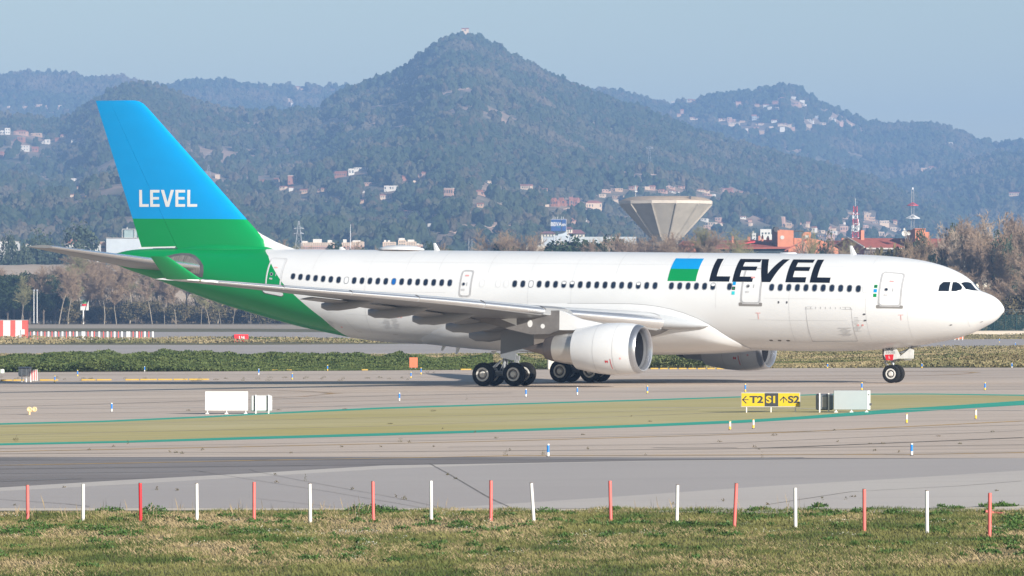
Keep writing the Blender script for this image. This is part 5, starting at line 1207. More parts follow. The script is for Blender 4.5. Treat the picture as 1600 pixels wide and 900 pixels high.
def house(layer, u, v, w, h, colr, roof, label, group, D=None, wing=True):
    """u, v: middle of the visible block; w, h its size in photo pixels"""
    if D is None: p = on_hill(layer, u, v + h / 2); AV[layer].append((u, v, w * .62 + 1.5, h, p.y))
    else: p = at(u, v + h / 2, D)
    k = kpx(p.y); W_ = w / k; H_ = h / k; hr = H_ * (.30 if roof != 'flat' else .06); hw = H_ - hr; dp = max(6, W_ * .6)
    t = thing('hill_house', label, 'house', (p.x, p.y, p.z), rh.uniform(-.35, .12) if w < 30 else -.08, group)
    low = 7.0
    if w > 9 and wing and rh.random() < .75:
        s = rh.choice((-1, 1)); f = rh.uniform(.52, .68)
        child('wall', UW[colr], t, (-s * W_ * (1 - f) / 2, 0, -low), (W_ * f, dp, hw + low)); child('wall', UW[colr], t, (s * W_ * f / 2, dp * .1, -low), (W_ * (1 - f) * .98, dp * .8, hw * .62 + low))
        child('roof', {'gable': UG, 'hip': UH, 'flat': UF}[roof], t, (-s * W_ * (1 - f) / 2, 0, hw), (W_ * f, dp, hr)); child('roof', {'gable': UG, 'hip': UG, 'flat': UF}[roof], t, (s * W_ * f / 2, dp * .1, hw * .62), (W_ * (1 - f), dp * .8, hr * .7))
    else:
        child('wall', UW[colr], t, (0, 0, -low), (W_, dp, hw + low)); child('roof', {'gable': UG, 'hip': UH, 'flat': UF}[roof], t, (0, 0, hw), (W_, dp, hr))
    if w >= 9:
        nx = max(2, int(w / 3.6)); nz = max(1, int(round(hw / 3.1)))
        for i in range(min(nx, 7)):
            for j in range(min(nz, 4)):
                if rh.random() < .12: continue
                child('window', UWN, t, (-W_ / 2 + W_ * (i + .5) / min(nx, 7), -dp / 2 - .02, hw * (j + .35) / min(nz, 4)), (W_ / min(nx, 7) * rh.uniform(.3, .5), .12, hw / min(nz, 4) * .42))
    return t
CL = {}
CL['left ridge village'] = ('main', 'in the village left of the tail fin', [(8, 205, 16, 10, 'white', 'flat'), (33, 207, 20, 8, 'pink', 'hip'), (30, 218, 17, 7, 'brick', 'flat'), (57, 211, 16, 5, 'tan', 'flat'), (71, 222, 14, 7, 'white', 'flat'), (39, 232, 13, 9, 'white', 'flat'), (55, 233, 9, 8, 'brick', 'gable'), (2, 241, 8, 9, 'brick', 'hip'), (103, 214, 15, 7, 'tan', 'gable'), (91, 218, 8, 5, 'brick', 'gable'), (115, 219, 6, 3.5, 'white', 'flat'), (125, 217, 6, 2.5, 'pink', 'flat')])
CL['slope left of fin'] = ('main', 'on the bare slope left of the fin', [(115, 281, 5, 4.5, 'white', 'flat'), (122, 294, 10, 6, 'cream', 'gable'), (112, 306, 6, 4, 'cream', 'gable'), (137, 309, 5, 3, 'pink', 'flat'), (52, 318, 4, 3, 'pink', 'gable')])
CL['below fin slope'] = ('main', 'on the slope right of the fin', [(340, 276, 7, 6, 'cream', 'flat'), (410, 283, 7, 4, 'brick', 'gable'), (430, 282, 16, 8, 'cream', 'gable'), (457, 281, 14, 14, 'brick', 'flat'), (443, 294, 9, 5, 'cream', 'gable'), (455, 296, 7, 6, 'white', 'gable'), (475, 299, 11, 7, 'tan', 'gable'), (503, 297, 17, 6, 'tan', 'gable'), (529, 309, 8, 3, 'pink', 'gable')])
CL['middle slope'] = ('main', 'on the middle slope above the fuselage roof dome', [(533, 272, 18, 9, 'brick', 'gable'), (549, 269, 9, 10, 'white', 'flat'), (564, 265, 22, 4, 'white', 'flat'), (580, 288, 20, 3.5, 'pink', 'flat'), (569, 300, 6, 3, 'white', 'flat'), (611, 295, 20, 8, 'white', 'flat'), (603, 308, 18, 7, 'cream', 'gable'), (564, 315, 8, 5, 'tan', 'gable'), (573, 319, 4, 4, 'tan', 'flat'), (593, 317, 6, 4, 'cream', 'gable'), (633, 279, 10, 7, 'brick', 'gable'), (660, 273, 12, 9, 'pink', 'gable'), (647, 284, 4, 3, 'cream', 'flat'), (694, 295, 6, 3, 'white', 'flat'), (703, 300, 15, 12, 'pink', 'flat'), (751, 301, 18, 8, 'pink', 'gable'), (762, 284, 12, 2.5, 'cream', 'flat'), (747, 321, 17, 6, 'tan', 'gable'), (736, 327, 5, 3.5, 'tan', 'flat'), (625, 327, 6, 4, 'cream', 'flat'), (642, 332, 26, 5, 'cream', 'hip'), (680, 337, 10, 4, 'pink', 'gable'), (782, 321, 3, 3, 'cream', 'flat'), (661, 351, 4, 3, 'white', 'flat'), (673, 352, 5, 3.5, 'white', 'flat')])
CL['tower left'] = ('main', 'on the slope left of the water tower', [(822, 293, 18, 8, 'cream', 'gable'), (842, 295, 4, 3, 'tan', 'flat'), (853, 297, 9, 4, 'pink', 'gable'), (868, 316, 11, 13, 'brick', 'gable'), (879, 316, 10, 12, 'brick', 'gable'), (890, 315, 10, 14, 'brick', 'gable'), (900, 316, 9, 14, 'brick', 'gable'), (854, 322, 8, 3, 'cream', 'flat'), (927, 320, 25, 13, 'cream', 'hip'), (938, 307, 16, 4, 'cream', 'flat'), (894, 345, 11, 7, 'pink', 'gable'), (914, 344, 4, 4, 'white', 'flat'), (950, 345, 4, 4, 'cream', 'flat'), (947, 299, 14, 4, 'pink', 'flat'), (964, 297, 18, 4, 'tan', 'flat'), (966, 309, 16, 4, 'tan', 'flat'), (962, 316, 8, 7, 'cream', 'flat')])
CL['tower above'] = ('main', 'on the slope just above the water tower rim', [(990, 294, 12, 5, 'pink', 'gable'), (1012, 295, 8, 4, 'cream', 'flat'), (1019, 294, 9, 7, 'pink', 'gable'), (1036, 299, 12, 6, 'pink', 'gable'), (1054, 300, 14, 5, 'white', 'gable'), (1048, 293, 14, 4, 'pink', 'flat'), (1065, 293, 10, 4, 'pink', 'gable'), (1099, 298, 20, 5, 'cream', 'hip'), (1105, 304, 12, 3.5, 'pink', 'flat'), (1115, 305, 4, 3, 'white', 'flat'), (1130, 297, 12, 5, 'pink', 'gable'), (1141, 298, 8, 9, 'brick', 'gable'), (1153, 302, 14, 4, 'tan', 'gable'), (1126, 311, 5, 2.5, 'cream', 'gable')])
CL['tower right'] = ('main', 'low on the slope right of the water tower', [(1101, 344, 10, 4, 'white', 'flat'), (1110, 351, 20, 5, 'cream', 'flat'), (1123, 343, 9, 6, 'pink', 'flat'), (1128, 350, 12, 5, 'cream', 'gable'), (1101, 356, 18, 4, 'pink', 'flat'), (1161, 341, 9, 4, 'white', 'gable'), (1172, 346, 5, 4, 'pink', 'gable'), (1173, 351, 4, 4, 'cream', 'flat'), (1190, 345, 5, 3, 'pink', 'gable'), (1222, 346, 8, 13, 'pink', 'flat'), (1228, 352, 18, 6, 'tan', 'flat'), (1250, 349, 4, 3, 'pink', 'gable'), (1264, 348, 8, 4, 'pink', 'gable'), (1270, 358, 11, 9, 'white', 'gable'), (1262, 353, 4, 5, 'cream', 'flat'), (1284, 362, 10, 4, 'cream', 'flat'), (1303, 364, 9, 5, 'white', 'flat'), (1290, 369, 26, 8, 'pink', 'flat'), (1296, 355, 6, 4, 'pink', 'gable'), (1320, 349, 6, 3, 'white', 'flat'), (1319, 358, 12, 9, 'pink', 'flat'), (1302, 358, 8, 4, 'cream', 'gable')])
CL['right slope'] = ('main', 'on the lower slope between the two radio masts', [(1358, 340, 18, 9, 'tan', 'flat'), (1356, 334, 10, 2.5, 'cream', 'flat'), (1375, 348, 26, 5.5, 'cream', 'flat'), (1400, 348, 10, 7, 'tan', 'gable'), (1399, 359, 16, 7, 'cream', 'flat'), (1379, 367, 15, 9, 'cream', 'flat'), (1345, 362, 7, 4, 'pink', 'gable'), (1330, 334, 8, 3, 'tan', 'flat'), (1352, 354, 9, 4, 'pink', 'flat')])
CL['right hill'] = ('right', 'on the wooded hill at the right edge', [(1515, 306, 4, 4, 'cream', 'flat'), (1518, 311, 5, 3, 'pink', 'gable'), (1545, 303, 14, 3, 'cream', 'gable'), (1585, 303, 15, 6, 'cream', 'gable'), (1402, 265, 12, 4, 'cream', 'gable'), (1412, 264, 10, 3, 'tan', 'flat')])
CL['village hill'] = ('village', 'in the village scattered over the far right hill', [(1052, 161, 5, 6, 'white', 'flat'), (1080, 157, 10, 5, 'cream', 'gable'), (1085, 149, 9, 4, 'pink', 'gable'), (1108, 145, 7, 3, 'white', 'flat'), (1122, 144, 8, 3, 'white', 'flat'), (1138, 141, 8, 2.5, 'tan', 'gable'), (1170, 138, 4, 2.5, 'cream', 'gable'), (1179, 137, 5, 4, 'tan', 'gable'), (1066, 174, 5, 7, 'pink', 'gable'), (1061, 180, 6, 5, 'tan', 'gable'), (1084, 185, 12, 4, 'cream', 'gable'), (1103, 209, 7, 2, 'tan', 'flat'), (1154, 161, 8, 5, 'pink', 'gable'), (1183, 165, 6, 5, 'tan', 'gable'), (1197, 165, 8, 5, 'white', 'gable'), (1203, 169, 6, 4, 'white', 'flat'), (1213, 170, 10, 4, 'cream', 'flat'), (1211, 160, 7, 4, 'brick', 'gable'), (1212, 165, 9, 3, 'pink', 'flat'), (1222, 154, 6, 4, 'cream', 'gable'), (1240, 153, 6, 4, 'white', 'flat'), (1243, 162, 12, 5, 'pink', 'flat'), (1253, 158, 8, 3, 'white', 'flat'), (1259, 165, 10, 3, 'white', 'flat'), (1249, 165, 6, 3, 'tan', 'flat'), (1128, 187, 10, 4, 'cream', 'gable'), (1143, 187, 12, 7, 'pink', 'flat'), (1147, 194, 18, 4, 'cream', 'flat'), (1180, 183, 11, 8, 'grey', 'gable'), (1187, 194, 12, 3.5, 'cream', 'gable'), (1211, 189, 11, 4, 'white', 'gable'), (1226, 194, 20, 4, 'cream', 'gable'), (1222, 202, 8, 7, 'white', 'flat'), (1238, 201, 8, 5, 'pink', 'flat'), (1165, 203, 7, 4, 'white', 'flat'), (1190, 207, 8, 5, 'tan', 'flat'), (1178, 200, 14, 4, 'pink', 'gable'), (1266, 189, 11, 4, 'white', 'flat'), (1264, 197, 8, 5, 'cream', 'flat'), (1276, 183, 5, 4, 'grey', 'flat'), (1301, 186, 10, 4, 'white', 'flat'), (1286, 193, 9, 3, 'cream', 'flat'), (1314, 194, 6, 7, 'pink', 'flat'), (1328, 194, 6, 2, 'cream', 'flat'), (1484, 224, 9, 3, 'white', 'flat'), (1394, 264, 8, 4, 'cream', 'gable'), (1445, 265, 12, 5, 'tan', 'flat'), (1457, 262, 10, 5, 'pink', 'gable'), (1205, 200, 7, 4, 'cream', 'flat'), (1160, 190, 8, 3, 'tan', 'flat')])
CL['far ridge'] = ('far', 'on the far ridge behind the fin', [(468, 134, 12, 5, 'cream', 'gable'), (473, 139, 6, 3, 'tan', 'gable'), (453, 157, 10, 6, 'cream', 'flat'), (457, 163, 5, 4, 'white', 'flat'), (40, 167, 9, 2.5, 'tan', 'flat'), (65, 165, 16, 2.5, 'tan', 'flat'), (94, 166, 5, 2.5, 'cream', 'flat'), (14, 167, 4, 2.5, 'cream', 'flat')])
RN = {'flat': 'flat-roofed', 'gable': 'red-gabled', 'hip': 'hip-roofed'}
for key, (layer, where, lst) in CL.items():
    lst = sorted(lst, key=lambda q: q[0])
    for i, (u, v, w_, h_, c_, r_) in enumerate(lst):
        house(layer, u, v, w_, h_, c_, r_, '%s %s house %s, %s' % (c_ if c_ != 'brick' else 'brick-red', RN[r_], where, ordn(i, len(lst))), 'houses ' + where)
# hermitage on the summit
p = at(727, 50, 4690); p.z += 1
t = thing('hermitage', 'small white hermitage on the mountain summit', 'chapel', p); child('wall', UW['cream'], t, (0, 0, -8), (7, 6, 10)); child('roof', UG, t, (0, 0, 2), (7, 6, 1.2)); child('window', UWN, t, (0, -3.05, 0), (1.2, .1, 1.6))

M_track = mat('track_soil', (.55, .38, .27), .9, 0, .2, .05)
for pts_, w_ in (([(490, 170), (520, 168), (556, 170), (585, 169), (610, 167), (640, 160), (675, 154), (700, 147), (735, 140), (770, 132)], 9), ([(500, 188), (545, 189)], 20), ([(566, 194), (590, 197), (640, 202), (680, 207)], 8), ([(900, 268), (935, 272), (975, 271), (1010, 275), (1050, 277)], 14), ([(880, 330), (905, 328), (935, 326), (955, 330)], 10), ([(655, 366), (700, 367), (745, 365), (790, 372)], 8), ([(690, 352), (740, 357), (800, 360)], 5), ([(400, 186), (420, 189), (440, 187)], 10), ([(600, 297), (612, 312), (630, 322)], 6), ([(1300, 340), (1330, 345), (1352, 350)], 10)):
    V = []; F = []; us_ = np.arange(pts_[0][0], pts_[-1][0] + .1, 3.0)
    for u in us_:
        v = interp(pts_, u) + (float(vnoise(np.array([u / 9.]), np.array([w_ * 1.])) [0]) - .5) * 2.2; q = on_hill('main', u, v); ww = w_ * (.35 + .9 * float(vnoise(np.array([u / 7.]), np.array([5.]))[0]))
        q2 = Vector(((u - 800) / FPX * (q.y + ww), q.y + ww, float(hz(LAYERS['main'], u, q.y + ww)))); V += [(q.x, q.y, q.z + .8), (q2.x, q2.y, q2.z + 1.2)]; AV['main'].append((u, v, 1.5, 1, q.y))
    for i in range(len(us_) - 1): F.append((2 * i, 2 * i + 2, 2 * i + 3, 2 * i + 1))
    fast_mesh('hill_track', V, F, M_track)['kind'] = 'structure'
# woodland ------------------------------------------------------------------------------------------
AV['main'] += [(727, 48, 5, 3, 4690.)]
forest('pine_forest', 'hazy blue-green woodland covering the main mountain', 'main', -250, 1720, 5.2, 5.5, 1, .55, .12, avoid=AV['main'])
forest('hill_woodland', 'woodland on the lower hill rising at the right edge', 'right', 1080, 1750, 6.6, 7.2, 2, .62, .1, avoid=AV['right'])
forest('village_woodland', 'woodland between the houses of the far right hill', 'village', 850, 1750, 6.2, 6.4, 3, .60, .15, avoid=AV['village'])
forest('ridge_woodland', 'faint woodland on the farthest ridge at the left', 'far', -200, 640, 6.8, 7.0, 4, .64, .1, avoid=AV['far'])

# ================================================================== water tower
M_tconc = mat('tower_concrete', (.43, .385, .32), .8, 0, .14, .25, detail=8); M_tdome = mat('tower_dome', (.42, .32, .23), .8, 0, .15, .4); M_trim = mat('tower_rim', (.56, .49, .41), .8, 0, .1, .4)
Dt = 1500.; k = kpx(Dt); ax_u = 1040.5; R_ = 74.8 / k; base = Vector(((ax_u - 800) / FPX * Dt, Dt, 0)); zv = lambda v: CH + (HOR - v) / k
t = thing('water_tower', 'concrete funnel-shaped water tower rising behind the airliner', 'water tower', base)
NS = 12; ph = math.radians(11)
def ngon(r, z, n=NS): return [Vector((r * math.cos(ph + 2 * math.pi * i / n), r * math.sin(ph + 2 * math.pi * i / n), z)) for i in range(n)]
m = MB(); prof = [(4.0, 0), (4.0, zv(379)), (5.6, zv(370)), (R_ * .985, zv(319.5))]
rg = [ngon(r, z) for r, z in prof]
for r in rg: m.v.extend([tuple(p) for p in r])
for a in range(len(rg) - 1):
    for i in range(NS): m.f.append((a * NS + i, a * NS + (i + 1) % NS, (a + 1) * NS + (i + 1) % NS, (a + 1) * NS + i)); m.mi.append(0)
m.build('funnel', M_tconc, t)
for i in range(NS):
    m = MB()
    for a in range(2, 3): m.tube(rg[a][i] * 1.0 + Vector((0, 0, 0)), rg[a + 1][i], .35 if a == 2 else .3, .32, n=4)
    m.build('rib', M_tconc, t)
m = MB(); rr = [ngon(R_ * .985, zv(319.5)), ngon(R_, zv(319)), ngon(R_, zv(314.3)), ngon(R_ * .97, zv(314))]
for r in rr: m.v.extend([tuple(p) for p in r])
for a in range(3):
    for i in range(NS): m.f.append((a * NS + i, a * NS + (i + 1) % NS, (a + 1) * NS + (i + 1) % NS, (a + 1) * NS + i)); m.mi.append(0)
m.build('rim', M_trim, t)
m = MB(); m.lathe([(zv(314.1), R_ * .97), (zv(311.5), R_ * .90), (zv(309.0), R_ * .80), (zv(307.5), R_ * .68), (zv(306.8), R_ * .5), (zv(306.3), 0)], n=48); m.build('dome', M_tdome, t, 50)
m = MB(); m.tube((-47.5 / k, 0, zv(308)), (-47.5 / k, 0, zv(289)), .16, .1, n=6); m.lathe([(zv(300.5), .1), (zv(300), .75), (zv(298), .75), (zv(297.5), .1)], (-47.5 / k, 0, 0), n=10); m.box((-47.5 / k, 0, zv(294)), (.5, .5, 1.2)); m.build('antenna_mast', M_galv, t)
m = MB(); m.box((36 / k, -R_ * .78, zv(309.8)), (.5, .4, 1.1)); m.box((34.5 / k, -R_ * .78, zv(310.2)), (.3, .3, .9)); m.build('roof_hatch', M_dk, t)

# ================================================================== mid-distance buildings
M_brick = mat('orange_brick', (.56, .215, .125), .8, 0, .12, .5); M_roof = mat('red_roof_tiles', (.36, .10, .07), .75, 0, .18, .8, stretch=(1, 1, 3)); M_wall_shade = mat('painted_wall_shade', (.30, .17, .16), .8, 0, .1, .5)  # the darker wall colour paints shade onto walls facing away from the sun
M_wall = mat('cream_wall', (.62, .56, .45), .8, 0, .12, .3); M_wwall = mat('white_wall', (.56, .55, .52), .8, 0, .08, .3); M_hall = mat('grey_hall_panels', (.43, .46, .46), .6, 0, .1, .25, stretch=(4, 4, .2)); M_shed = mat('shed_grey', (.46, .50, .53), .6, 0, .08, .2)
M_glz = mat('dark_glazing', (.05, .07, .08), .25, 0, .3, .4); M_chim = mat('chimney_brick', (.50, .20, .13), .8, 0, .15, 1)
def block(parent, name, u0, u1, v0, v1, D, dep, m, zbase=None):
    """box whose front face fills the given photo rectangle at distance D (local to parent)"""
    k = kpx(D); a = at(u0, v0, D); b = at(u1, v1, D); z0 = b.z if zbase is None else zbase; o = parent.location
    mb = MB(); mb.box(((a.x + b.x) / 2 - o.x, D + dep / 2 - o.y, (a.z + z0) / 2 - o.z), (b.x - a.x, dep, a.z - z0)); return mb.build(name, m, parent)
def poly_block(parent, name, pts, D, dep, m):
    o = parent.location; f = [at(u, v, D) - o for u, v in pts]; n_ = len(f); mb = MB(); bk = [p + Vector((0, dep, 0)) for p in f]
    mb.add(f + bk, [tuple(range(n_)), tuple(reversed(range(n_, 2 * n_)))] + [(i, i + n_, (i + 1) % n_ + n_, (i + 1) % n_) for i in range(n_)]); return mb.build(name, m, parent)
def bthing(name, label, cat, u, D, group=None): return thing(name, label, cat, ((u - 800) / FPX * D, D, 0), 0, group)
def wins(parent, u0, u1, v0, v1, nx, nz, D, fill=(.45, .5)):
    for i in range(nx):
        for j in range(nz):
            cu = u0 + (u1 - u0) * (i + .5) / nx; cv = v0 + (v1 - v0) * (j + .5) / nz; hw = (u1 - u0) / nx * fill[0] / 2; hh = (v1 - v0) / nz * fill[1] / 2
            block(parent, 'window', cu - hw, cu + hw, cv - hh, cv + hh, D - .06, .12, M_glz)
# tall grey tower with a blue rooftop sign
D = 2100.; t = bthing('office_tower', 'grey office tower carrying a large blue rooftop sign box', 'building', 875, D)
block(t, 'wall', 865, 891, 368, 400, D, 18, M_shed, 0); block(t, 'wall', 872, 886, 362, 368, D + 2, 10, M_shed)
for a, b in ((861.3, 876.8), (878.2, 884.4)):
    s = block(t, 'sign_face', a, b, 343, 361, D - 2 if a < 870 else D - 1.5, 1.0, mat('sign_blue', (.012, .06, .22), .5, 0, .05, .3))
s = block(t, 'sign_frame', 860.5, 885.2, 342.3, 361.6, D - .5, 4, M_galv)
for body, u, sz, z_ in (('BBVA', 869, 6.4, 350.5), ('BBV', 881.2, 4.0, 351.5)):
    o = text('lettering', body, sz / kpx(D) / .72, M_swhite, t, .04, xs=.82 if u < 870 else .62); q = at(u, z_, D - 2.1) - t.location; o.location = q; o.rotation_euler = (math.radians(90), 0, 0)
block(t, 'underline', 870, 876, 354.2, 355, D - 2.2, .3, mat('sign_teal', (.02, .25, .28), .5))
for u in (864, 867, 871, 877, 880): block(t, 'antenna', u, u + .5, 338.5, 342.3, D, .3, M_pwh)
# villas beside it
for nm_, us_, lab_ in (('villa', (845, 868, 361, 365, 372), 'cream villa with a plum tiled roof left of the grey tower'), ('villa', (889, 914, 358.5, 365, 374), 'cream villa with a plum hipped roof right of the grey tower'), ('villa', (884, 895, 354, 357.5, 366), 'upper storey villa with plum roof directly behind the sign box')):
    u0, u1, v0, v1, v2 = us_; Dv = 2300. if nm_ else 0; t = bthing(nm_, lab_, 'house', (u0 + u1) / 2, Dv)
    block(t, 'wall', u0 + .5, u1 - .5, v1, v2 + 20, Dv, 14, M_wall); k = kpx(Dv)
    child('roof', unit_hip('villa_roof', mat('plum_tiles', (.30, .13, .12), .8)), t, (0, 7, at(0, v1, Dv).z), ((u1 - u0) / k, 15, (v1 - v0) / k)); wins(t, u0 + 2, u1 - 2, v1 + 1.5, v1 + 6, 4 if u1 - u0 > 12 else 2, 1, Dv, (.35, .9))
D = 1900.; t = bthing('industrial_hall', 'long low grey hall with panelled wall left of the water tower', 'building', 930, D)
block(t, 'wall', 891, 994, 370, 381.5, D, 25, M_hall); block(t, 'dark_band', 955, 994, 381.5, 383.5, D + .3, 24, M_glz); block(t, 'wall', 891, 994, 383.5, 420, D + .1, 24, M_wall); wins(t, 893, 992, 377.5, 380.5, 30, 1, D, (.18, .9))
D = 1700.; t = bthing('low_building', 'low cream building below the grey office tower', 'building', 870, D); block(t, 'wall', 822, 884, 384.5, 420, D, 15, M_wall); block(t, 'parapet', 822, 884, 383.6, 384.6, D - .3, 15.4, M_wwall)
block(t, 'door_panel', 876, 878, 376, 388, D - .3, .4, M_wwall)
# grey box left of it, behind the trees (830-860)
t = bthing('tower_shaft', 'grey stair tower standing beside the office tower', 'building', 850, 2150.); block(t, 'wall', 849, 866, 370, 400, 2150., 12, M_shed); block(t, 'parapet', 849, 866, 369.4, 370.2, 2149.6, 12.6, M_galv)
# apartment rows behind the rear fuselage
for i, (u0, u1, v0, bits, lb) in enumerate(((470, 522, 379, ((472, 480, 376.5), (489, 502, 373.5), (512, 518, 375)), 'pinkish apartment row behind the dorsal fillet'),
        (534, 548, 379, ((536, 541, 374),), 'small pale apartment block left of the roof dome'), (549, 568, 377.5, ((551, 563, 375.5),), 'cream apartment block right of the small pale one'),
        (598, 618, 378, ((600, 603, 375), (606, 609, 375.5)), 'cream apartment block directly behind the roof dome'), (622, 634, 375, ((623, 632, 372),), 'tallest cream apartment block over the roof dome'),
        (635, 650, 377.5, ((637, 647, 374.5),), 'stepped cream block right of the tallest one'), (650, 660, 382, ((651, 655, 380.5),), 'low pink block at the end of the apartment row'))):
    D = 2250. + 20 * i; t = bthing('apartment_block', lb, 'building', (u0 + u1) / 2, D, 'apartment blocks behind the fuselage')
    block(t, 'wall', u0, u1, v0, 384, D, 14, HM['cream']); block(t, 'wall', u0, u1, 384, 410, D - .2, 14, HM['pink'])
    for a, b, c in bits: block(t, 'roof_house', a, b, c, v0, D + 2, 8, HM['white'])
    wins(t, u0 + 1, u1 - 1, v0 + 1, 384, max(3, int((u1 - u0) / 3)), 2, D); wins(t, u0 + 1, u1 - 1, 384.5, 390, max(3, int((u1 - u0) / 3)), 1, D - .2)
# left side sheds and villa
for (u0, u1, v0, v1, D, m_, lb) in ((-40, 22, 377, 400, 1650., M_wwall, 'white low shed at the far left edge'), (40, 58, 382, 400, 1650., M_wwall, 'small white shed left of the round tree'), (101, 150, 381.5, 400, 1650., M_wwall, 'long white shed right of the round tree'),
        (153, 165, 378, 400, 1700., HM['pink'], 'small pink shed with a dark opening'), (166, 232, 372, 400, 1680., M_shed, 'grey warehouse left of the rudder'), (106, 116, 373.5, 384, 1900., HM['brick'], 'brick hut behind the round tree')):
    t = bthing('shed', lb, 'building', (u0 + u1) / 2, D); block(t, 'wall', u0, u1, v0, v1 + 10, D, 20, m_); block(t, 'roof', u0 - .3, u1 + .3, v0 - .6, v0, D - .5, 21, M_flat)
    if u0 == 153: block(t, 'opening', 154, 164, 384, 388, D - .1, .2, M_glz)
    if u0 == 166:
        for a, b in ((190.5, 191.2), (210, 210.7)): block(t, 'roof_frame', a, b, 358, 372, D, .4, M_wwall)
        block(t, 'roof_frame', 190.5, 214, 357.6, 358.4, D, .4, M_wwall); block(t, 'glass_screen', 194, 214, 359.5, 371.4, D + .5, .3, mat('pale_green_glass', (.28, .36, .36), .3)); block(t, 'beacon', 198, 199.2, 355, 357.6, D, .5, M_wwall)
t = bthing('villa', 'cream villa with a low gable on the rise left of the fin', 'house', 135, 2600.)
block(t, 'wall', 119, 142, 363.5, 380, 2600., 14, HM['tan']); child('roof', UG, t, (-4 / kpx(2600), 7, at(0, 364, 2600.).z), (26 / kpx(2600.), 16, 4.5 / kpx(2600.))); block(t, 'wall', 142, 150, 367, 378, 2602., 10, HM['tan']); wins(t, 121, 141, 365, 369, 5, 1, 2600., (.3, .7))
# sandy bank behind the left tree row
V = []; F = []; us = np.arange(-500, 700, 25)
for u in us:
    w_ = 1.0 if u < 230 else max(0, 1 - (u - 230) / 200)
    for D_, h in ((1330, .2), (1420, 15.6 * w_ + 1.5 * vnoise(np.array([u / 60.]), np.array([2.]))[0]), (1445, 16.8 * w_ + .8 * vnoise(np.array([u / 25.]), np.array([7.]))[0]), (1520, 15 * w_), (1640, 1)): V.append(((u - 800) / FPX * D_, D_, h))
for i in range(len(us) - 1):
    for j in range(4): F.append((i * 5 + j, (i + 1) * 5 + j, (i + 1) * 5 + j + 1, i * 5 + j + 1))
fast_mesh('embankment', V, F, ground_mat('sandy_bank', (.50, .37, .26), (.25, .2, .13), (.58, .46, .35), .5, 0, .2), smooth=True)['kind'] = 'structure'

# red brick terrace with tiled roofs, behind the front fuselage
D = 1120.
def chimney(parent, u0, u1, v0, v1, Dc):
    c = block(parent, 'chimney', u0, u1, v0, v1, Dc, 1.4, M_chim); block(c.parent, 'chimney_cap', u0 + (u1 - u0) * .25, u1 - (u1 - u0) * .25, v0 - 2.2, v0, Dc + .3, .7, M_dk)
t = bthing('terrace_building', 'long red-roofed brick building directly behind the black lettering', 'building', 1180, D)
o = t.location
def quad(parent, name, pts, m):
    oo = parent.location; mb = MB(); mb.add([p - oo for p in pts], [tuple(range(len(pts)))]); ob = mb.build(name, m, parent); return ob
def roof_slab(parent, name, e0, e1, r0, r1, m, th=.3):
    oo = parent.location; P_ = [at(*e0) - oo, at(*e1) - oo, at(*r1) - oo, at(*r0) - oo]; mb = MB(); mb.add(P_ + [p - Vector((0, 0, th)) for p in P_], [(0, 1, 2, 3), (7, 6, 5, 4)] + [(i, i + 4, (i + 1) % 4 + 4, (i + 1) % 4) for i in range(4)]); return mb.build(name, m, parent)
block(t, 'wall', 1108, 1232, 387.5, 440, D, 22, M_brick); block(t, 'glazing', 1110, 1230, 388.5, 395.5, D - .2, .3, M_glz)
roof_slab(t, 'roof', (1100, 387.5, D - 1.5), (1236, 386.5, D - 1.5), (1108, 382.5, D + 6), (1236, 381, D + 6), M_roof)
roof_slab(t, 'roof', (1060, 382.5, D + 6), (1206, 381, D + 6), (1066, 376.5, D + 16), (1206, 374.5, D + 16), M_roof); block(t, 'wall', 1062, 1206, 381, 420, D + 7, 12, M_brick)
roof_slab(t, 'skylight_roof', (1154, 380.6, D + 3), (1180, 377.0, D + 3), (1166, 376.5, D + 9), (1178, 373.5, D + 9), mat('bright_red_roof', (.62, .06, .06), .6))
for a, b, c, d in ((1143.5, 1147, 369, 380), (1168, 1172.5, 370, 376), (1185, 1188.5, 368.5, 376), (1190, 1193, 369, 377), (1198, 1202, 371, 378)): chimney(t, a, b, c, d, D + 4)
# stair tower with the white disc
t = bthing('brick_tower', 'square orange brick tower with a round pale disc on its face', 'tower', 1222, D)
oo = t.location; k = kpx(D); A_ = at(1215, 358.5, D) - oo; B_ = at(1240, 360, D) - oo; C_ = at(1206, 358.5, D + 9) - oo; zb_ = -4.0
mb = MB(); mb.add([A_, B_, Vector((B_.x, B_.y, 3)), Vector((A_.x, A_.y, 3))], [(0, 1, 2, 3)]); mb.add([C_, A_, Vector((A_.x, A_.y, 3)), Vector((C_.x, C_.y, 3))], [(0, 1, 2, 3)], 1)
mb.add([A_, B_, B_ + Vector((0, 9, 0)), C_], [(0, 1, 2, 3)]); mb.add([B_, B_ + Vector((0, 9, 0)), Vector((B_.x, B_.y + 9, 3)), Vector((B_.x, B_.y, 3))], [(0, 1, 2, 3)]); mb.build('wall', [M_brick, M_wall_shade], t)  # left face takes the darker colour as painted shade
q = at(1222.3, 371, D - .1) - oo; mb = MB(); mb.lathe([(0, 0), (0, 3.1 / k), (.2, 3.1 / k)], q, (0, 1, 0), 20); mb.build('disc', M_wwall, t)
mb = MB(); mb.tube(C_ + Vector((.8, 0, 0)), A_ + Vector((-.2, 0, 0)), .7, n=10); mb.build('curved_cap', M_dk, t, 40)
block(t, 'pergola', 1240.5, 1256, 359.8, 361.6, D + 1, 6, M_dk); block(t, 'wall', 1241, 1256, 372, 385, D + 1, 6, M_brick)
for u in (1241, 1248, 1255): block(t, 'pergola_post', u, u + .7, 361.6, 372, D + 1.2, .3, M_dk)
t = bthing('gabled_wing', 'wide orange brick gable with a small white dormer right of the tower', 'building', 1270, D - 20)
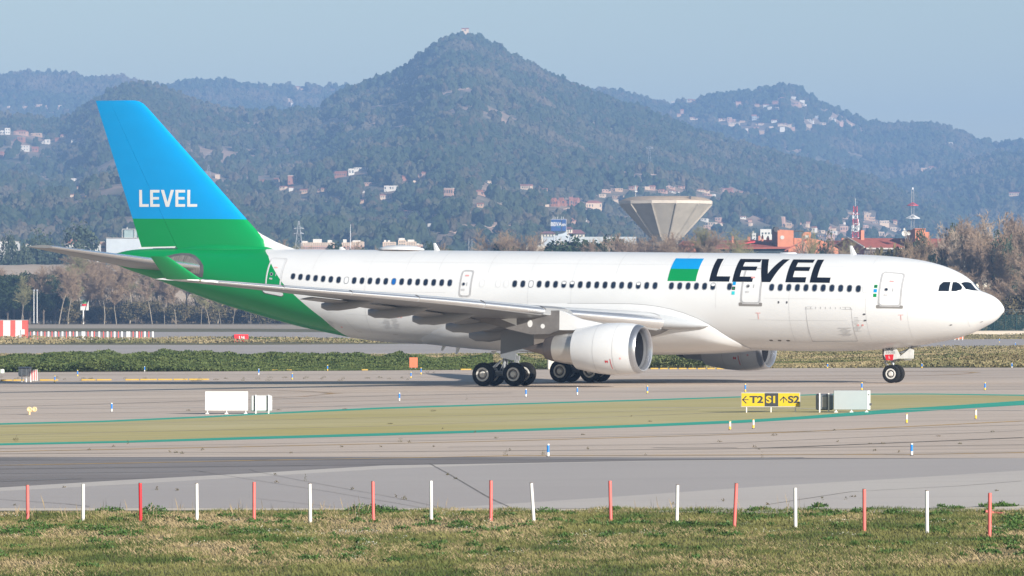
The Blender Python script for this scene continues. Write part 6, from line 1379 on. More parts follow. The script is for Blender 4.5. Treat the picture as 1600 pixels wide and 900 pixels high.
poly_block(t, 'wall', [(1232, 420), (1232, 389), (1252, 379), (1268, 372.5), (1285, 376), (1310, 389), (1310, 420)], D - 20, 14, M_brick)
roof_slab(t, 'roof', (1226, 391, D - 21), (1233, 388, D - 8), (1262, 371.5, D - 21), (1266, 371.3, D - 8), M_roof)
poly_block(t, 'dormer', [(1254, 374), (1254, 366), (1258, 362.5), (1267, 362.5), (1267, 374)], D - 16, 4, M_brick); block(t, 'dormer_window', 1258.5, 1264, 367.5, 373, D - 17, .5, M_wwall)
t = bthing('gable_house', 'long red-roofed building with a shade-painted dark gable end facing left', 'building', 1420, D)
ph_ = math.radians(24); d1 = Vector((math.cos(ph_), math.sin(ph_), 0)); d2 = Vector((-math.sin(ph_), math.cos(ph_), 0)); o = t.location
P0 = at(1350.5, 383, D) ; P0.z = 0; k = kpx(D); wd = 40 / k / math.sin(ph_); he = at(0, 384, D).z; hr_ = at(0, 371.8, D).z; ln = 95.
zf = lambda p, z: Vector((p.x, p.y, z)) - o
g0, g1 = P0, P0 + d2 * wd; e0, e1 = P0 + d1 * ln, P0 + d2 * wd + d1 * ln; rm0 = P0 + d2 * wd / 2; rm1 = rm0 + d1 * ln
mb = MB(); mb.add([zf(g0, -2), zf(g0, he), zf(rm0, hr_), zf(g1, he), zf(g1, -2)], [(0, 1, 2, 3, 4)]); mb.build('gable_wall', M_wall_shade, t)  # gable faces away from the sun, its shade is put into the colour
mb = MB(); mb.add([zf(g0, -2), zf(e0, -2), zf(e0, he - 1.2), zf(g0, he - 1.2)], [(0, 1, 2, 3)]); mb.add([zf(g1, -2), zf(e1, -2), zf(e1, he), zf(g1, he)], [(3, 2, 1, 0)]); mb.add([zf(e0, -2), zf(e1, -2), zf(e1, he), zf(rm1, hr_), zf(e0, he)], [(0, 1, 2, 3, 4)]); mb.build('wall', mat('speckled_wall', (.66, .62, .50), .8, 0, .3, .9), t)
ov_ = -d2 * .9; mb = MB(); mb.add([zf(g0 + ov_ - d1 * .4, he - .5), zf(e0 + ov_, he - .5), zf(rm1, hr_ + .1), zf(rm0 - d1 * .4, hr_ + .1)], [(0, 1, 2, 3)]); mb.add([zf(g1 - ov_ - d1 * .4, he - .5), zf(e1 - ov_, he - .5), zf(rm1, hr_ + .1), zf(rm0 - d1 * .4, hr_ + .1)], [(3, 2, 1, 0)]); mb.build('roof', M_roof, t)
mb = MB(); mb.tube(zf(g0 + ov_, he - .7), zf(e0 + ov_, he - .7), .22, n=6); mb.tube(zf(g0 - d1 * .5 + ov_, he - .4), zf(rm0 - d1 * .5, hr_ + .2), .22, n=4); mb.tube(zf(g1 - d1 * .5 - ov_, he - .4), zf(rm0 - d1 * .5, hr_ + .2), .22, n=4); mb.build('eaves_trim', mat('eave_grey', (.45, .43, .4), .6), t)
mb = MB(); mb.add([zf(g0 - d2 * .1, he - 2.2), zf(e0 - d2 * .1, he - 2.2), zf(e0 - d2 * .1, he - 1.1), zf(g0 - d2 * .1, he - 1.1)], [(0, 1, 2, 3)]); mb.build('dark_band', M_dk, t)
for i in range(14):
    q = g0 + d1 * (4 + i * 6.5) - d2 * .15; mb = MB(); mb.add([zf(q, 9), zf(q + d1 * 1.6, 9), zf(q + d1 * 1.6, 11), zf(q, 11)], [(0, 1, 2, 3)]); mb.build('window', M_glz, t)
for f_, h_ in ((.03, 2.0), (.19, 2.0), (.30, 1.6), (.50, 1.8), (.64, 1.8), (.78, 1.8)):
    q = rm0 + d1 * ln * f_ - d2 * 1.2; mb = MB(); mb.box(tuple(zf(q, hr_ + h_ / 2 - .5)), (.9, .9, h_ + 1), rz=ph_); mb.build('chimney', M_chim, t); mb = MB(); mb.tube(zf(q, hr_ + h_), zf(q, hr_ + h_ + .7), .2, n=6); mb.build('chimney_pot', M_dk, t)
t = bthing('roof_link', 'low red roof strip between the brick gable and the shade-painted gable', 'building', 1305, D + 15); roof_slab(t, 'roof', (1290, 382, D + 15), (1322, 382, D + 15), (1290, 376, D + 22), (1322, 376, D + 22), M_roof); block(t, 'wall', 1291, 1322, 382, 420, D + 16, 8, M_brick); chimney(t, 1315, 1319, 372, 378, D + 17)
t = bthing('brick_tower', 'orange brick tower with white satellite dishes at the right', 'tower', 1432, D + 2)
oo = t.location; A_ = at(1430, 358, D + 2) - oo; B_ = at(1446, 358.5, D + 2) - oo; C_ = at(1417.5, 360, D + 14) - oo
mb = MB(); mb.add([A_, B_, Vector((B_.x, B_.y, 3)), Vector((A_.x, A_.y, 3))], [(0, 1, 2, 3)]); mb.add([C_, A_, Vector((A_.x, A_.y, 3)), Vector((C_.x, C_.y, 3))], [(0, 1, 2, 3)], 1); mb.add([A_, B_, B_ + Vector((0, 9, 0)), C_], [(0, 1, 2, 3)]); mb.add([B_, B_ + Vector((0, 9, 0)), Vector((B_.x, B_.y + 9, 3)), Vector((B_.x, B_.y, 3))], [(0, 1, 2, 3)]); mb.build('wall', [M_brick, M_wall_shade], t)  # darker left side is shade painted into the wall colour
block(t, 'wall', 1445.5, 1452, 362.5, 385, D + 4, 5, M_brick); block(t, 'parapet', 1429.5, 1446.5, 356.8, 358.2, D + 1.6, 6, M_chim)
for u, v, r in ((1413.5, 364.5, 4.6), (1420, 364.7, 2.9), (1413.6, 357.8, 1.9)):
    d_ = thing('satellite_dish', '%s white satellite dish left of the right brick tower' % ({4.6: 'large', 2.9: 'middle-sized', 1.9: 'small upper'}[r]), 'dish', at(u, v, D + 1), 0, 'dishes by the brick tower'); mb = MB(); kk = kpx(D); mb.lathe([(.0, 0), (-.05, r / kk * .5), (-.25, r / kk), (-.2, r / kk * 1.01), (.05, .1)], (0, 0, 0), (0, 1, 0), 18); mb.build('reflector', M_wwall, d_, 50); mb = MB(); mb.tube((0, .1, 0), (.3, 1.5, -1.6), .07, n=5); mb.build('bracket', M_galv, d_)
block(bthing('white_block', 'white stepped apartment block behind the red roofs', 'building', 1192, 1750.), 'wall', 1188, 1205, 358, 400, 1750., 12, M_wwall)
t = [o for o in COL.objects if o.get('label') == 'white stepped apartment block behind the red roofs'][0]
block(t, 'wall', 1175, 1189, 364, 400, 1752., 12, M_wwall); block(t, 'wall', 1176, 1178, 361, 364, 1753., 3, M_wwall); block(t, 'wall', 1204, 1209, 366, 400, 1752., 12, M_wwall); wins(t, 1189, 1204, 361, 368, 3, 1, 1750., (.5, .4)); wins(t, 1177, 1188, 366, 375, 3, 2, 1752., (.4, .4))
t = thing('dome_shelter', 'small pale domed roof on a pole left of the white block', 'shelter', ((1147 - 800) / FPX * 1500, 1500, 0)); mb = MB(); mb.lathe([(zv(368), 4 / kpx(1500)), (zv(366), 3.6 / kpx(1500)), (zv(364.3), 2.0 / kpx(1500)), (zv(364), 0)], n=20); mb.build('dome', M_wwall, t, 50); mb = MB(); mb.tube((0, 0, 5), (0, 0, zv(367)), .4); mb.tube((-4.5 / kpx(1500), 0, zv(368)), (-5 / kpx(1500), 0, zv(363)), .1, n=4); mb.build('pole', M_wwall, t)

# masts and pylons -----------------------------------------------------------------------------------
M_mr = mat('mast_red', (.55, .06, .08), .5); M_mw = mat('mast_white', (.75, .75, .75), .5)
def lattice(t, u, v0, v1, D, w0, w1, seg, alt=True, th=.09):
    k = kpx(D); z0 = CH + (HOR - v1) / k; z1 = CH + (HOR - v0) / k; n_ = seg
    for s_ in range(n_):
        mb = MB(); a0, a1 = s_ / n_, (s_ + 1) / n_; za, zb2 = z0 + (z1 - z0) * a0, z0 + (z1 - z0) * a1; ra, rb = (w0 + (w1 - w0) * a0) / 2, (w0 + (w1 - w0) * a1) / 2
        ca = [(-ra, -ra), (ra, -ra), (ra, ra), (-ra, ra)]; cb = [(-rb, -rb), (rb, -rb), (rb, rb), (-rb, rb)]
        for i in range(4):
            j = (i + 1) % 4; mb.tube((*ca[i], za), (*cb[i], zb2), th, n=4); mb.tube((*ca[i], za), (*cb[j], zb2), th * .6, n=3); mb.tube((*ca[j], za), (*cb[i], zb2), th * .6, n=3); mb.tube((*ca[i], za), (*ca[j], za), th * .6, n=3)
        mb.build('lattice_section', (M_mr if s_ % 2 else M_mw) if alt else M_galv, t)
    return z0, z1
D = 1600.; t = bthing('radio_mast', 'red and white lattice radio mast with antenna panels above the shade-painted gable', 'mast', 1336.5, D)
z0, z1 = lattice(t, 1336.5, 322, 400, D, 2.6, 1.2, 8, th=.14); k = kpx(D); mb = MB(); mb.tube((0, 0, z1), (0, 0, z1 + 12 / k), .09, n=5); mb.build('spire', M_galv, t)
for u, v in ((-5, 356), (5, 356), (-5.5, 362), (3, 355), (5.5, 352), (-3, 352), (4, 346), (-4, 340)): mb = MB(); mb.box((u / k, -.5, CH + (HOR - v) / k), (.45, .3, 7.5 / k)); mb.tube((u / k, -.4, CH + (HOR - v) / k), (0, 0, CH + (HOR - v) / k), .05, n=4); mb.build('antenna_panel', M_mw, t)
for v in (362, 350, 335): mb = MB(); mb.lathe([(CH + (HOR - v) / k, 1.6), (CH + (HOR - v) / k + .15, 1.6)], n=10); mb.build('platform', M_mr if v == 335 else M_galv, t)
D = 1900.; t = bthing('radio_mast', 'slender lattice mast with a red ring and a white lattice ring at the right', 'mast', 1426, D)
z0, z1 = lattice(t, 1426, 296, 400, D, 1.5, .9, 6, alt=False, th=.08); k = kpx(D); mb = MB(); mb.tube((0, 0, z1), (0, 0, z1 + 3 / k), .35, n=6); mb.build('beacon', M_mw, t)
def ringarm(v, r, m_, h_):
    mb = MB(); z = CH + (HOR - v) / k
    for i in range(12):
        a = 2 * math.pi * i / 12; b = 2 * math.pi * (i + 1) / 12; p_ = (r * math.cos(a), r * math.sin(a), z); q_ = (r * math.cos(b), r * math.sin(b), z); mb.tube(p_, q_, .22, n=4); mb.tube(p_, (0, 0, z + h_), .14, n=3)
    mb.build('ring_platform', m_, t)
ringarm(321, 8.5 / k, M_mr, 5 / k); ringarm(341, 11 / k, M_mw, 6 / k)
for (u, v0, v1, D, lb, wa) in ((467, 345, 392, 1800., 'brown lattice power pylon behind the dorsal fillet', 8), (1015, 230, 271, 4000., 'faint lattice pylon on the mountainside above the water tower', 6), (326, 258, 276, 4100., 'faint pylon beside the lone house right of the fin', 4)):
    t = bthing('power_pylon', lb, 'pylon', u, D); k = kpx(D)
    if D > 3000: p_ = on_hill('main', u, v1); t.location = (p_.x, p_.y, 0)
    lattice(t, u, v0, v1, t.location.y, 12 / k if D < 2000 else 7 / k, 1.2 / k, 5, alt=False, th=.12 if D < 2000 else .09)
    for dv in ((12, 20) if D < 2000 else (8,)):
        mb = MB(); z = CH + (HOR - (v0 + dv)) / k; mb.tube((-wa / k, 0, z), (wa / k, 0, z), .16, n=4); mb.tube((-wa / k, 0, z), (0, 0, z + 3 / k), .1, n=3); mb.tube((wa / k, 0, z), (0, 0, z + 3 / k), .1, n=3); mb.build('cross_arm', M_galv, t)
for (u, v0, v1, D, lb, m_) in ((547.5, 352, 392, 2000., 'thin white flagpole mast behind the rear fuselage', M_mw), (889.5, 292, 318, 3500., 'thin mast above the brick-red terrace on the slope', M_mw), (1226, 120, 127, 6290., 'tiny mast on the far right summit', M_galv), (58, 455, 505, 1010., 'thin pale pole in front of the pine trees', M_mw), (53, 455, 505, 1015., 'second thin pale pole beside the first', M_mw)):
    t = bthing('pole', lb, 'mast', u, D); k = kpx(D); z0 = CH + (HOR - v1) / k; mb = MB(); mb.tube((0, 0, z0), (0, 0, CH + (HOR - v0) / k), .16 if D > 1500 else .09, .1 if D > 1500 else .07, n=6); mb.build('shaft', m_, t); mb = MB(); mb.lathe([(CH + (HOR - v0) / k, .25), (CH + (HOR - v0) / k + .4, .2)], n=6, cap1=True); mb.build('tip', M_galv, t)
D = 1300.; t = bthing('floodlight_mast', 'short lattice mast topped with dark floodlights behind the fuselage roof', 'mast', 735, D); lattice(t, 735, 373, 400, D, 1.0, .9, 4, alt=False, th=.07); k = kpx(D)
for i, (u, v) in enumerate(((-4, 371.5), (-1.5, 370.5), (1.5, 370.5), (4, 371.5), (2.5, 375), (-2, 375))): mb = MB(); mb.box((u / k, -.3, CH + (HOR - v) / k), (.38, .4, .4), bev=.06); mb.build('floodlight', M_dk, t)
# billboard in front of the left trees
p = gp(132, 506); k = kpx(p.y); t = thing('notice_board', 'white notice board with a green and red emblem on a single pole', 'board', p)
mb = MB(); mb.box((0, 0, (506 - 474) / k), (13 / k, .3, 22 / k), bev=.05); mb.build('board', M_swhite, t)
mb = MB(); mb.lathe([(0, 0), (0, 3.6 / k)], (0, -.17, (506 - 472) / k), (0, 1, 0), 14); mb.build('emblem', mat('emblem_green', (.10, .32, .12), .5), t); mb = MB(); mb.box((0, -.17, (506 - 476.5) / k), (8 / k, .02, 3.5 / k)); mb.build('emblem', M_sred, t)
mb = MB(); mb.tube((-.3, 0, -.3), (-.3, 0, (506 - 484) / k), .16, n=8); mb.build('pole', M_mw, t)

# ================================================================== trees
def bark(name, c, c2): return mat(name, c, .9, 0, .2, 1.2, col2=c2)
M_bark = bark('pale_bark', (.20, .165, .125), (.34, .29, .22)); M_bark2 = bark('brown_bark', (.10, .08, .065), (.18, .145, .115)); M_silver = bark('silver_bark', (.26, .24, .21), (.42, .39, .34))
M_twig = mat('brown_twigs', (.25, .175, .12), .9, 0, .2, .35, col2=(.40, .29, .205)); M_twig2 = mat('reddish_twigs', (.27, .18, .11), .9, 0, .2, .35, col2=(.40, .29, .19)); M_twig3 = mat('olive_twigs', (.21, .19, .08), .9, 0, .2, .35, col2=(.36, .33, .16)); M_twig4 = mat('pale_twigs', (.35, .27, .20), .9, 0, .2, .35, col2=(.50, .40, .31))
def leafmat(name, a, b): return mat(name, a, .8, 0, .2, .55, col2=b, spec=.2, thr=(.35, .65))
M_pine = leafmat('pine_needles', (.014, .030, .012), (.05, .075, .028)); M_euc = leafmat('grey_green_leaves', (.035, .055, .035), (.085, .105, .06)); M_shrub = leafmat('shrub_leaves', (.032, .056, .016), (.115, .14, .045)); M_dsh = leafmat('undergrowth_leaves', (.05, .05, .022), (.17, .13, .065))
def tube_np(segs, n):
    """segs: arrays p0,p1,r0,r1 -> verts, quads"""
    P0, P1, R0, R1 = [np.asarray(a, float) for a in segs]; d = P1 - P0; L_ = np.linalg.norm(d, axis=1, keepdims=True) + 1e-9; d = d / L_
    a = np.cross(d, np.where(np.abs(d[:, 2:3]) > .9, np.array([[1., 0, 0]]), np.array([[0, 0, 1.]]))); a /= np.linalg.norm(a, axis=1, keepdims=True) + 1e-9; b = np.cross(d, a)
    N = len(P0); V = np.zeros((N, 2 * n, 3))
    for i in range(n):
        t = 2 * math.pi * i / n; w = a * math.cos(t) + b * math.sin(t); V[:, i] = P0 + w * R0[:, None]; V[:, n + i] = P1 + w * R1[:, None]
    F = []
    base = (np.arange(N) * 2 * n)[:, None]
    for i in range(n): F.append(base + np.array([[i, (i + 1) % n, n + (i + 1) % n, n + i]]))
    return V.reshape(-1, 3), np.concatenate(F, 0)
def bare_tree(seed, H, spread, trunk_frac, twig_r=.030, up=.55, forks=2, dens=1.0):
    rs = np.random.RandomState(seed); tr = []; cr = []
    def grow(p, d, L, r, lvl):
        n_ = 4 if lvl < 2 else 3; q = p.copy()
        for i in range(n_):
            d = d + rs.normal(0, .10 + .05 * lvl, 3) + np.array([0, 0, .05 * up]); d /= np.linalg.norm(d); e = q + d * L / n_; r1 = r * (1 - .55 * (i + 1) / n_)
            (tr if lvl < 2 else cr).append((q.copy(), e.copy(), r * (1 - .55 * i / n_), r1))
            if lvl < 4:
                m_ = (0 if (lvl == 0 and i < n_ * trunk_frac) else [3, 3, 3, 4][lvl])
                m_ = int(round(m_ * dens)) if m_ else 0
                for _ in range(m_):
                    ang = rs.uniform(.35, .95); ax_ = rs.normal(0, 1, 3); ax_ -= d * ax_.dot(d); ax_ /= np.linalg.norm(ax_) + 1e-9
                    nd = d * math.cos(ang) + ax_ * math.sin(ang) * spread; nd[2] += up * .35; nd /= np.linalg.norm(nd); pos = q + (e - q) * rs.uniform(.2, 1)
                    grow(pos, nd, L * rs.uniform(.36, .60) * (1.0 if lvl else .8), max(r1 * rs.uniform(.35, .6), twig_r * .8), lvl + 1)
            q = e
    grow(np.array([0., 0, -.3]), np.array([rs.uniform(-.06, .06), rs.uniform(-.06, .06), 1.]), H * .88, H * .0125, 0)
    f = lambda L_: [np.array([s_[j] for s_ in L_]) for j in range(4)]
    return tube_np(f(tr), 6), tube_np(f(cr), 3), len(cr)
def leaf_cloud(seed, lobes, n, leaf):
    """leaf sized faces spread through ellipsoid lobes; lobes: (x, y, z, rx, ry, rz)"""
    rs = np.random.RandomState(seed); lb = np.array(lobes, float); w = lb[:, 3] * lb[:, 4] * lb[:, 5]; idx = rs.choice(len(lb), n, p=w / w.sum())
    v = rs.normal(0, 1, (n, 3)); v /= np.linalg.norm(v, axis=1, keepdims=True); rr = rs.uniform(.55, 1.0, (n, 1)) ** .6; rr *= (1 + .25 * (np.sin(v[:, :1] * 7 + idx[:, None]) * np.cos(v[:, 1:2] * 6 + v[:, 2:3] * 5)))
    c = lb[idx, :3] + v * rr * lb[idx, 3:6]; a = rs.normal(0, 1, (n, 3)); a /= np.linalg.norm(a, axis=1, keepdims=True); b = np.cross(a, rs.normal(0, 1, (n, 3))); b /= np.linalg.norm(b, axis=1, keepdims=True) + 1e-9; s_ = leaf * rs.uniform(.5, 1.4, (n, 1))
    V = np.stack([c - a * s_, c + b * s_ * .7, c + a * s_, c - b * s_ * .7], 1).reshape(-1, 3); F = np.arange(n * 4).reshape(n, 4); return V, F
def mk_bare(name, seed, H, spread, tf, bm_, tm, **kw):
    (Vt, Ft), (Vc, Fc), nt_ = bare_tree(seed, H, spread, tf, **kw)
    t = thing(name, 'bare tree', 'tree'); fast_mesh('trunk', Vt, Ft, bm_, t, smooth=True); fast_mesh('crown', Vc, Fc, tm, t)
    return t
def mk_leafy(name, seed, H, W_, trunk_h, m_, n, leaf, lob=8, flat=.5):
    rs = np.random.RandomState(seed); L_ = []
    for i in range(lob):
        a = rs.uniform(0, 6.28); r = W_ * .34 * math.sqrt(rs.rand()); L_.append((r * math.cos(a), r * math.sin(a), trunk_h + (H - trunk_h) * rs.uniform(.25, .80), W_ * rs.uniform(.16, .28), W_ * rs.uniform(.16, .28), (H - trunk_h) * rs.uniform(.16, .26) * (flat + .5)))
    V, F = leaf_cloud(seed, L_, n, leaf); t = thing(name, 'tree', 'tree'); fast_mesh('crown', V, F, m_, t)
    mb = MB(); mb.tube((0, 0, -.4), (0, 0, trunk_h + (H - trunk_h) * .5), H * .02, H * .012, n=7)
    for l_ in L_[:5]: mb.tube((0, 0, trunk_h * .8), (l_[0], l_[1], l_[2]), H * .008, H * .004, n=5)
    mb.build('trunk', M_bark2, t, 60); return t
TH = 17.0
bares = [mk_bare('bare_tree', 3 + i, TH, sp, tf, bk, tw, **kw) for i, (sp, tf, bk, tw, kw) in enumerate((
    (.85, .5, M_bark, M_twig, {'twig_r': .045, 'dens': .85}), (.7, .45, M_bark, M_twig2, {}), (.95, .4, M_bark2, M_twig, {}), (.6, .35, M_silver, M_twig4, {'up': .9, 'twig_r': .06, 'dens': .8}), (.8, .5, M_bark, M_twig3, {}), (.55, .3, M_silver, M_twig, {'up': 1.0, 'twig_r': .05, 'dens': .85}), (.9, .3, M_bark2, M_twig2, {})))]
pines = [mk_leafy('pine_tree', 20 + i, 12., 10., 3., M_pine, 5200, .26, 10, .5) for i in range(2)]
eucs = [mk_leafy('eucalyptus_tree', 30 + i, 12., 10., 2., M_euc, 5200, .24, 11, .8) for i in range(2)]
busht = [mk_leafy('dark_bush', 40 + i, 5., 7., .3, M_dsh, 2600, .22, 8, .8) for i in range(3)]
USED = set()
HT = {}
def plant(proto, p, h, hp, rz, label, group, wide=1.0):
    if id(proto) not in HT: HT[id(proto)] = max(float(np.percentile([v.co.z for v in c.data.vertices], 99.3)) for c in proto.children)
    s_ = h / HT[id(proto)]; wide = wide * HT[id(proto)] / hp if hp == TH else wide
    if id(proto) not in USED:
        USED.add(id(proto)); proto.location = p; proto.rotation_euler = (0, 0, rz); proto.scale = (s_ * wide, s_ * wide, s_); proto['label'] = label; proto['group'] = group; return proto
    return dup(proto, p, rz, label, (s_ * wide, s_ * wide, s_), group)
def row(specs, where, group, kindname):
    specs = sorted(specs, key=lambda q: q[0]); n_ = len(specs)
    for i, (u, D, vt, proto, hp, wide) in enumerate(specs):
        k = kpx(D); h = CH + (HOR - vt) / k; p = Vector(((u - 800) / FPX * D, D, 0))
        plant(proto, p, h, hp, rt.uniform(0, 6.28), '%s %s, %s' % (kindname, where, ordn(i, n_)), group, wide)
rt = random.Random(21)
# left row behind the tail: pale trunks in front, denser ones behind
front = [(33, 440), (57, 430), (92, 424), (106, 432), (129, 432), (163, 428), (182, 436), (238, 432), (257, 434), (275, 430), (314, 452), (327, 448), (345, 460), (364, 462), (392, 470)]
row([(u, 1085 + rt.uniform(-8, 8), v - rt.uniform(0, 12), bares[rt.choice((0, 1, 4))], TH, rt.uniform(.75, 1.0)) for u, v in front], 'with pale trunk behind the tail', 'bare trees of the front row at the left', 'bare tree')
row([(-40 + i * 13.5 + rt.uniform(-5, 5), 1130 + rt.uniform(-14, 30), (398 if i > 12 else 412) + rt.uniform(-12, 14), bares[rt.choice((0, 1, 2, 4, 6))], TH, rt.uniform(.9, 1.25)) for i in range(38) if not (-60 < -40 + i * 13.5 < 88 and i % 3)], 'in the dense rear row at the left', 'bare trees of the rear row at the left', 'brown bare tree')
row([(0, 1098, 428, pines[0], 12, 1.1), (22, 1096, 432, pines[1], 12, 1.1), (46, 1100, 428, pines[0], 12, 1.2), (68, 1097, 434, pines[1], 12, 1.1), (86, 1102, 446, pines[0], 12, 1.0), (-22, 1098, 430, pines[1], 12, 1.1), (12, 1092, 455, pines[1], 12, 1.3), (60, 1090, 458, pines[0], 12, 1.3), (36, 1091, 450, pines[0], 12, 1.3)], 'in the dark clump at the left edge', 'dark pines at the left edge', 'pine')
row([(-35 + i * 17.5 + rt.uniform(-5, 5), 1115 + rt.uniform(-8, 8), 478 + rt.uniform(-8, 8), busht[rt.choice((0, 1, 2))], 5, rt.uniform(.9, 1.4)) for i in range(30)], 'under the left trees', 'undergrowth bushes under the left trees', 'dark bush')
row([(68, 1560, 368, eucs[0], 12, .75), (93, 1560, 356, eucs[1], 12, .95)], 'of the round pair beside the white sheds', 'round trees beside the white sheds', 'grey-green tree')
row([(-2, 1500, 371, eucs[1], 12, .5), (36, 1500, 379, eucs[0], 12, .6)], 'standing low by the left sheds', 'small trees by the left sheds', 'small grey-green tree')
# trees showing over the fuselage
row([(460, 1200, 378, bares[2], TH, .6), (578, 1200, 381, bares[2], TH, .6), (700, 1250, 384, bares[1], TH, .5), (770, 1150, 376, bares[1], TH, .9), (786, 1150, 368, bares[6], TH, .9), (806, 1150, 372, bares[1], TH, .9), (823, 1145, 364, bares[6], TH, 1.0), (840, 1150, 372, bares[1], TH, .9), (856, 1150, 380, bares[6], TH, .9), (872, 1140, 383, bares[1], TH, .8)],
    'rising over the middle of the fuselage', 'bare trees over the middle of the fuselage', 'reddish bare tree')
row([(894, 1100, 381, pines[0], 12, .9), (912, 1100, 376, pines[1], 12, 1.0), (930, 1100, 378, pines[0], 12, .9), (948, 1100, 376, pines[1], 12, 1.0), (678, 1300, 386, pines[1], 12, .9), (690, 1300, 387, pines[0], 12, .7), (545, 1300, 385, pines[0], 12, .9), (775, 1140, 386, pines[1], 12, 1.0)], 'just over the fuselage roof', 'dark pines over the fuselage roof', 'dark pine')
row([(970, 1080, 378, bares[2], TH, .8), (985, 1090, 374, bares[3], TH, .8), (1003, 1085, 370, bares[2], TH, .9), (1014, 1078, 376, bares[0], TH, .9), (1022, 1082, 373, bares[6], TH, .9), (1030, 1078, 375, bares[2], TH, .9), (1038, 1075, 372, bares[6], TH, 1.0), (1045, 1080, 375, bares[0], TH, .9), (1052, 1080, 368, bares[2], TH, .8), (1068, 1075, 366, bares[2], TH, .9), (1084, 1070, 362, bares[4], TH, .9), (1100, 1075, 360, bares[4], TH, 1.0), (1118, 1070, 366, bares[1], TH, .9), (1133, 1080, 364, bares[4], TH, .9), (1152, 1070, 381, bares[4], TH, .7), (1180, 1060, 387, bares[4], TH, .7), (1212, 1065, 386, bares[2], TH, .7), (1247, 1060, 372, bares[3], TH, .6), (1264, 1065, 381, bares[4], TH, .6), (1278, 1060, 364, bares[4], TH, .6), (1296, 1060, 380, bares[1], TH, .9), (1312, 1065, 378, bares[4], TH, .8), (1340, 1050, 388, bares[2], TH, .7)],
    'between the water tower and the shade-painted gable', 'bare trees in front of the red roofs', 'thin bare tree')
row([(1392, 900, 390, busht[0], 5, .6), (1410, 905, 388, busht[1], 5, .6), (1428, 900, 392, busht[2], 5, .6)], 'in front of the cream wall', 'bushes in front of the cream wall', 'brown bush')
# right hand grove
g = [(1438 + i * 7.2 + rt.uniform(-4, 4), 905 + rt.uniform(-60, 60), (372 if i < 3 else 352) + rt.uniform(-16, 34), bares[rt.choice((0, 3, 3, 5, 5, 2, 6, 1))], TH, rt.uniform(.55, .95)) for i in range(36)]
row(g, 'in the tall grove behind the nose', 'bare trees of the right grove', 'tall bare tree')
row([(1420 + i * 13 + rt.uniform(-5, 5), 800 + rt.uniform(-25, 25), 430 + rt.uniform(-14, 20), bares[rt.choice((3, 5, 2, 1))], TH, rt.uniform(.9, 1.4)) for i in range(18)], 'low in the thicket behind the nose', 'low thicket trees at the right', 'low bare tree')
row([(1440 + i * 14.0 + rt.uniform(-5, 5), 775 + rt.uniform(-14, 14), 488 + rt.uniform(-8, 7), busht[rt.choice((0, 1, 2))], 5, rt.uniform(.8, 1.2)) for i in range(16)] + [(1575, 790, 462, busht[0], 5, .8), (1585, 780, 470, busht[1], 5, .9)], 'behind the mesh fence', 'bushes behind the mesh fence', 'dark bush')
row([(1575, 860, 372, eucs[0], 12, .5), (1597, 870, 365, eucs[1], 12, .6), (1290, 1060, 372, eucs[0], 12, .35), (1452, 900, 365, eucs[1], 12, .35), (1486, 900, 362, eucs[0], 12, .4)], 'among the bare trees on the right', 'evergreens among the right trees', 'olive green tree')
# dense hedge mass of brush right behind the trunks (nobody could count it)
def scrub(name, label, u0, u1, v0, v1, n, leaf, hgt, m_, seed, lump=.05, z0=0.0):
    rs = np.random.RandomState(seed); N = n; u = rs.uniform(u0, u1, N); t_ = rs.uniform(0, 1, N)
    Df = np.array([gD(x, v0(x)) for x in np.linspace(u0, u1, 60)]); Dn = np.array([gD(x, v1(x)) for x in np.linspace(u0, u1, 60)]); xs = np.linspace(u0, u1, 60)
    D = np.interp(u, xs, Dn) * (1 - t_) + np.interp(u, xs, Df) * t_; X = (u - 800) / FPX * D; w_ = np.array([wtilt(d) for d in np.linspace(100, 2000, 400)]); zg = TILT * X * np.interp(D, np.linspace(100, 2000, 400), w_)
    big = fbm(X * lump + seed, D * lump * .6, 4); h = hgt * np.clip((big - .33) * 2.6, .02, 1.3); h = h * (.40 + 1.2 * fbm(X * .55 + 3, D * .12, 3)); z = zg + h * rs.uniform(0, 1, N) ** .5 + z0
    c = np.stack([X, D, z], 1); a = rs.normal(0, 1, (N, 3)); a /= np.linalg.norm(a, axis=1, keepdims=True); b = np.cross(a, rs.normal(0, 1, (N, 3))); b /= np.linalg.norm(b, axis=1, keepdims=True) + 1e-9; s_ = leaf * rs.uniform(.5, 1.5, (N, 1))
    V = np.stack([c - a * s_, c + b * s_ * .7, c + a * s_, c - b * s_ * .7], 1).reshape(-1, 3); o = fast_mesh(name, V, np.arange(N * 4).reshape(N, 4), m_); o['kind'] = 'stuff'; o['label'] = label; return o
LI = lambda pl: (lambda u: interp(pl, u))
M_gr1 = mat('strip_grass', (.075, .095, .03), .85, 0, .2, .07, col2=(.28, .225, .125), thr=(.36, .55), spec=.2); M_drygr = mat('dry_weeds', (.22, .15, .09), .9, 0, .2, .3, col2=(.14, .14, .06), spec=.2)
scrub('shrubbery', 'dark green shrubs filling the strip behind the left taxiway edge', -150, 770, LI([(-150, 570), (770, 568)]), LI([(-150, 582), (0, 582), (330, 580.3), (770, 577.6)]), 190000, .085, .98, M_shrub, 5, .03)
scrub('weeds', 'green weeds under the far engine', 790, 1130, LI([(790, 568), (1130, 566)]), LI([(790, 577), (1130, 575.2)]), 90000, .055, .95, leafmat('weed_leaves', (.055, .085, .03), (.16, .17, .075)), 6, .08)
scrub('strip_grass', 'rough grass of the strip right of the far engine', 1100, 1760, LI([(1100, 548), (1760, 542.5)]), LI([(1100, 575.5), (1600, 574.2), (1760, 574)]), 80000, .08, .32, M_gr1, 7, .05)
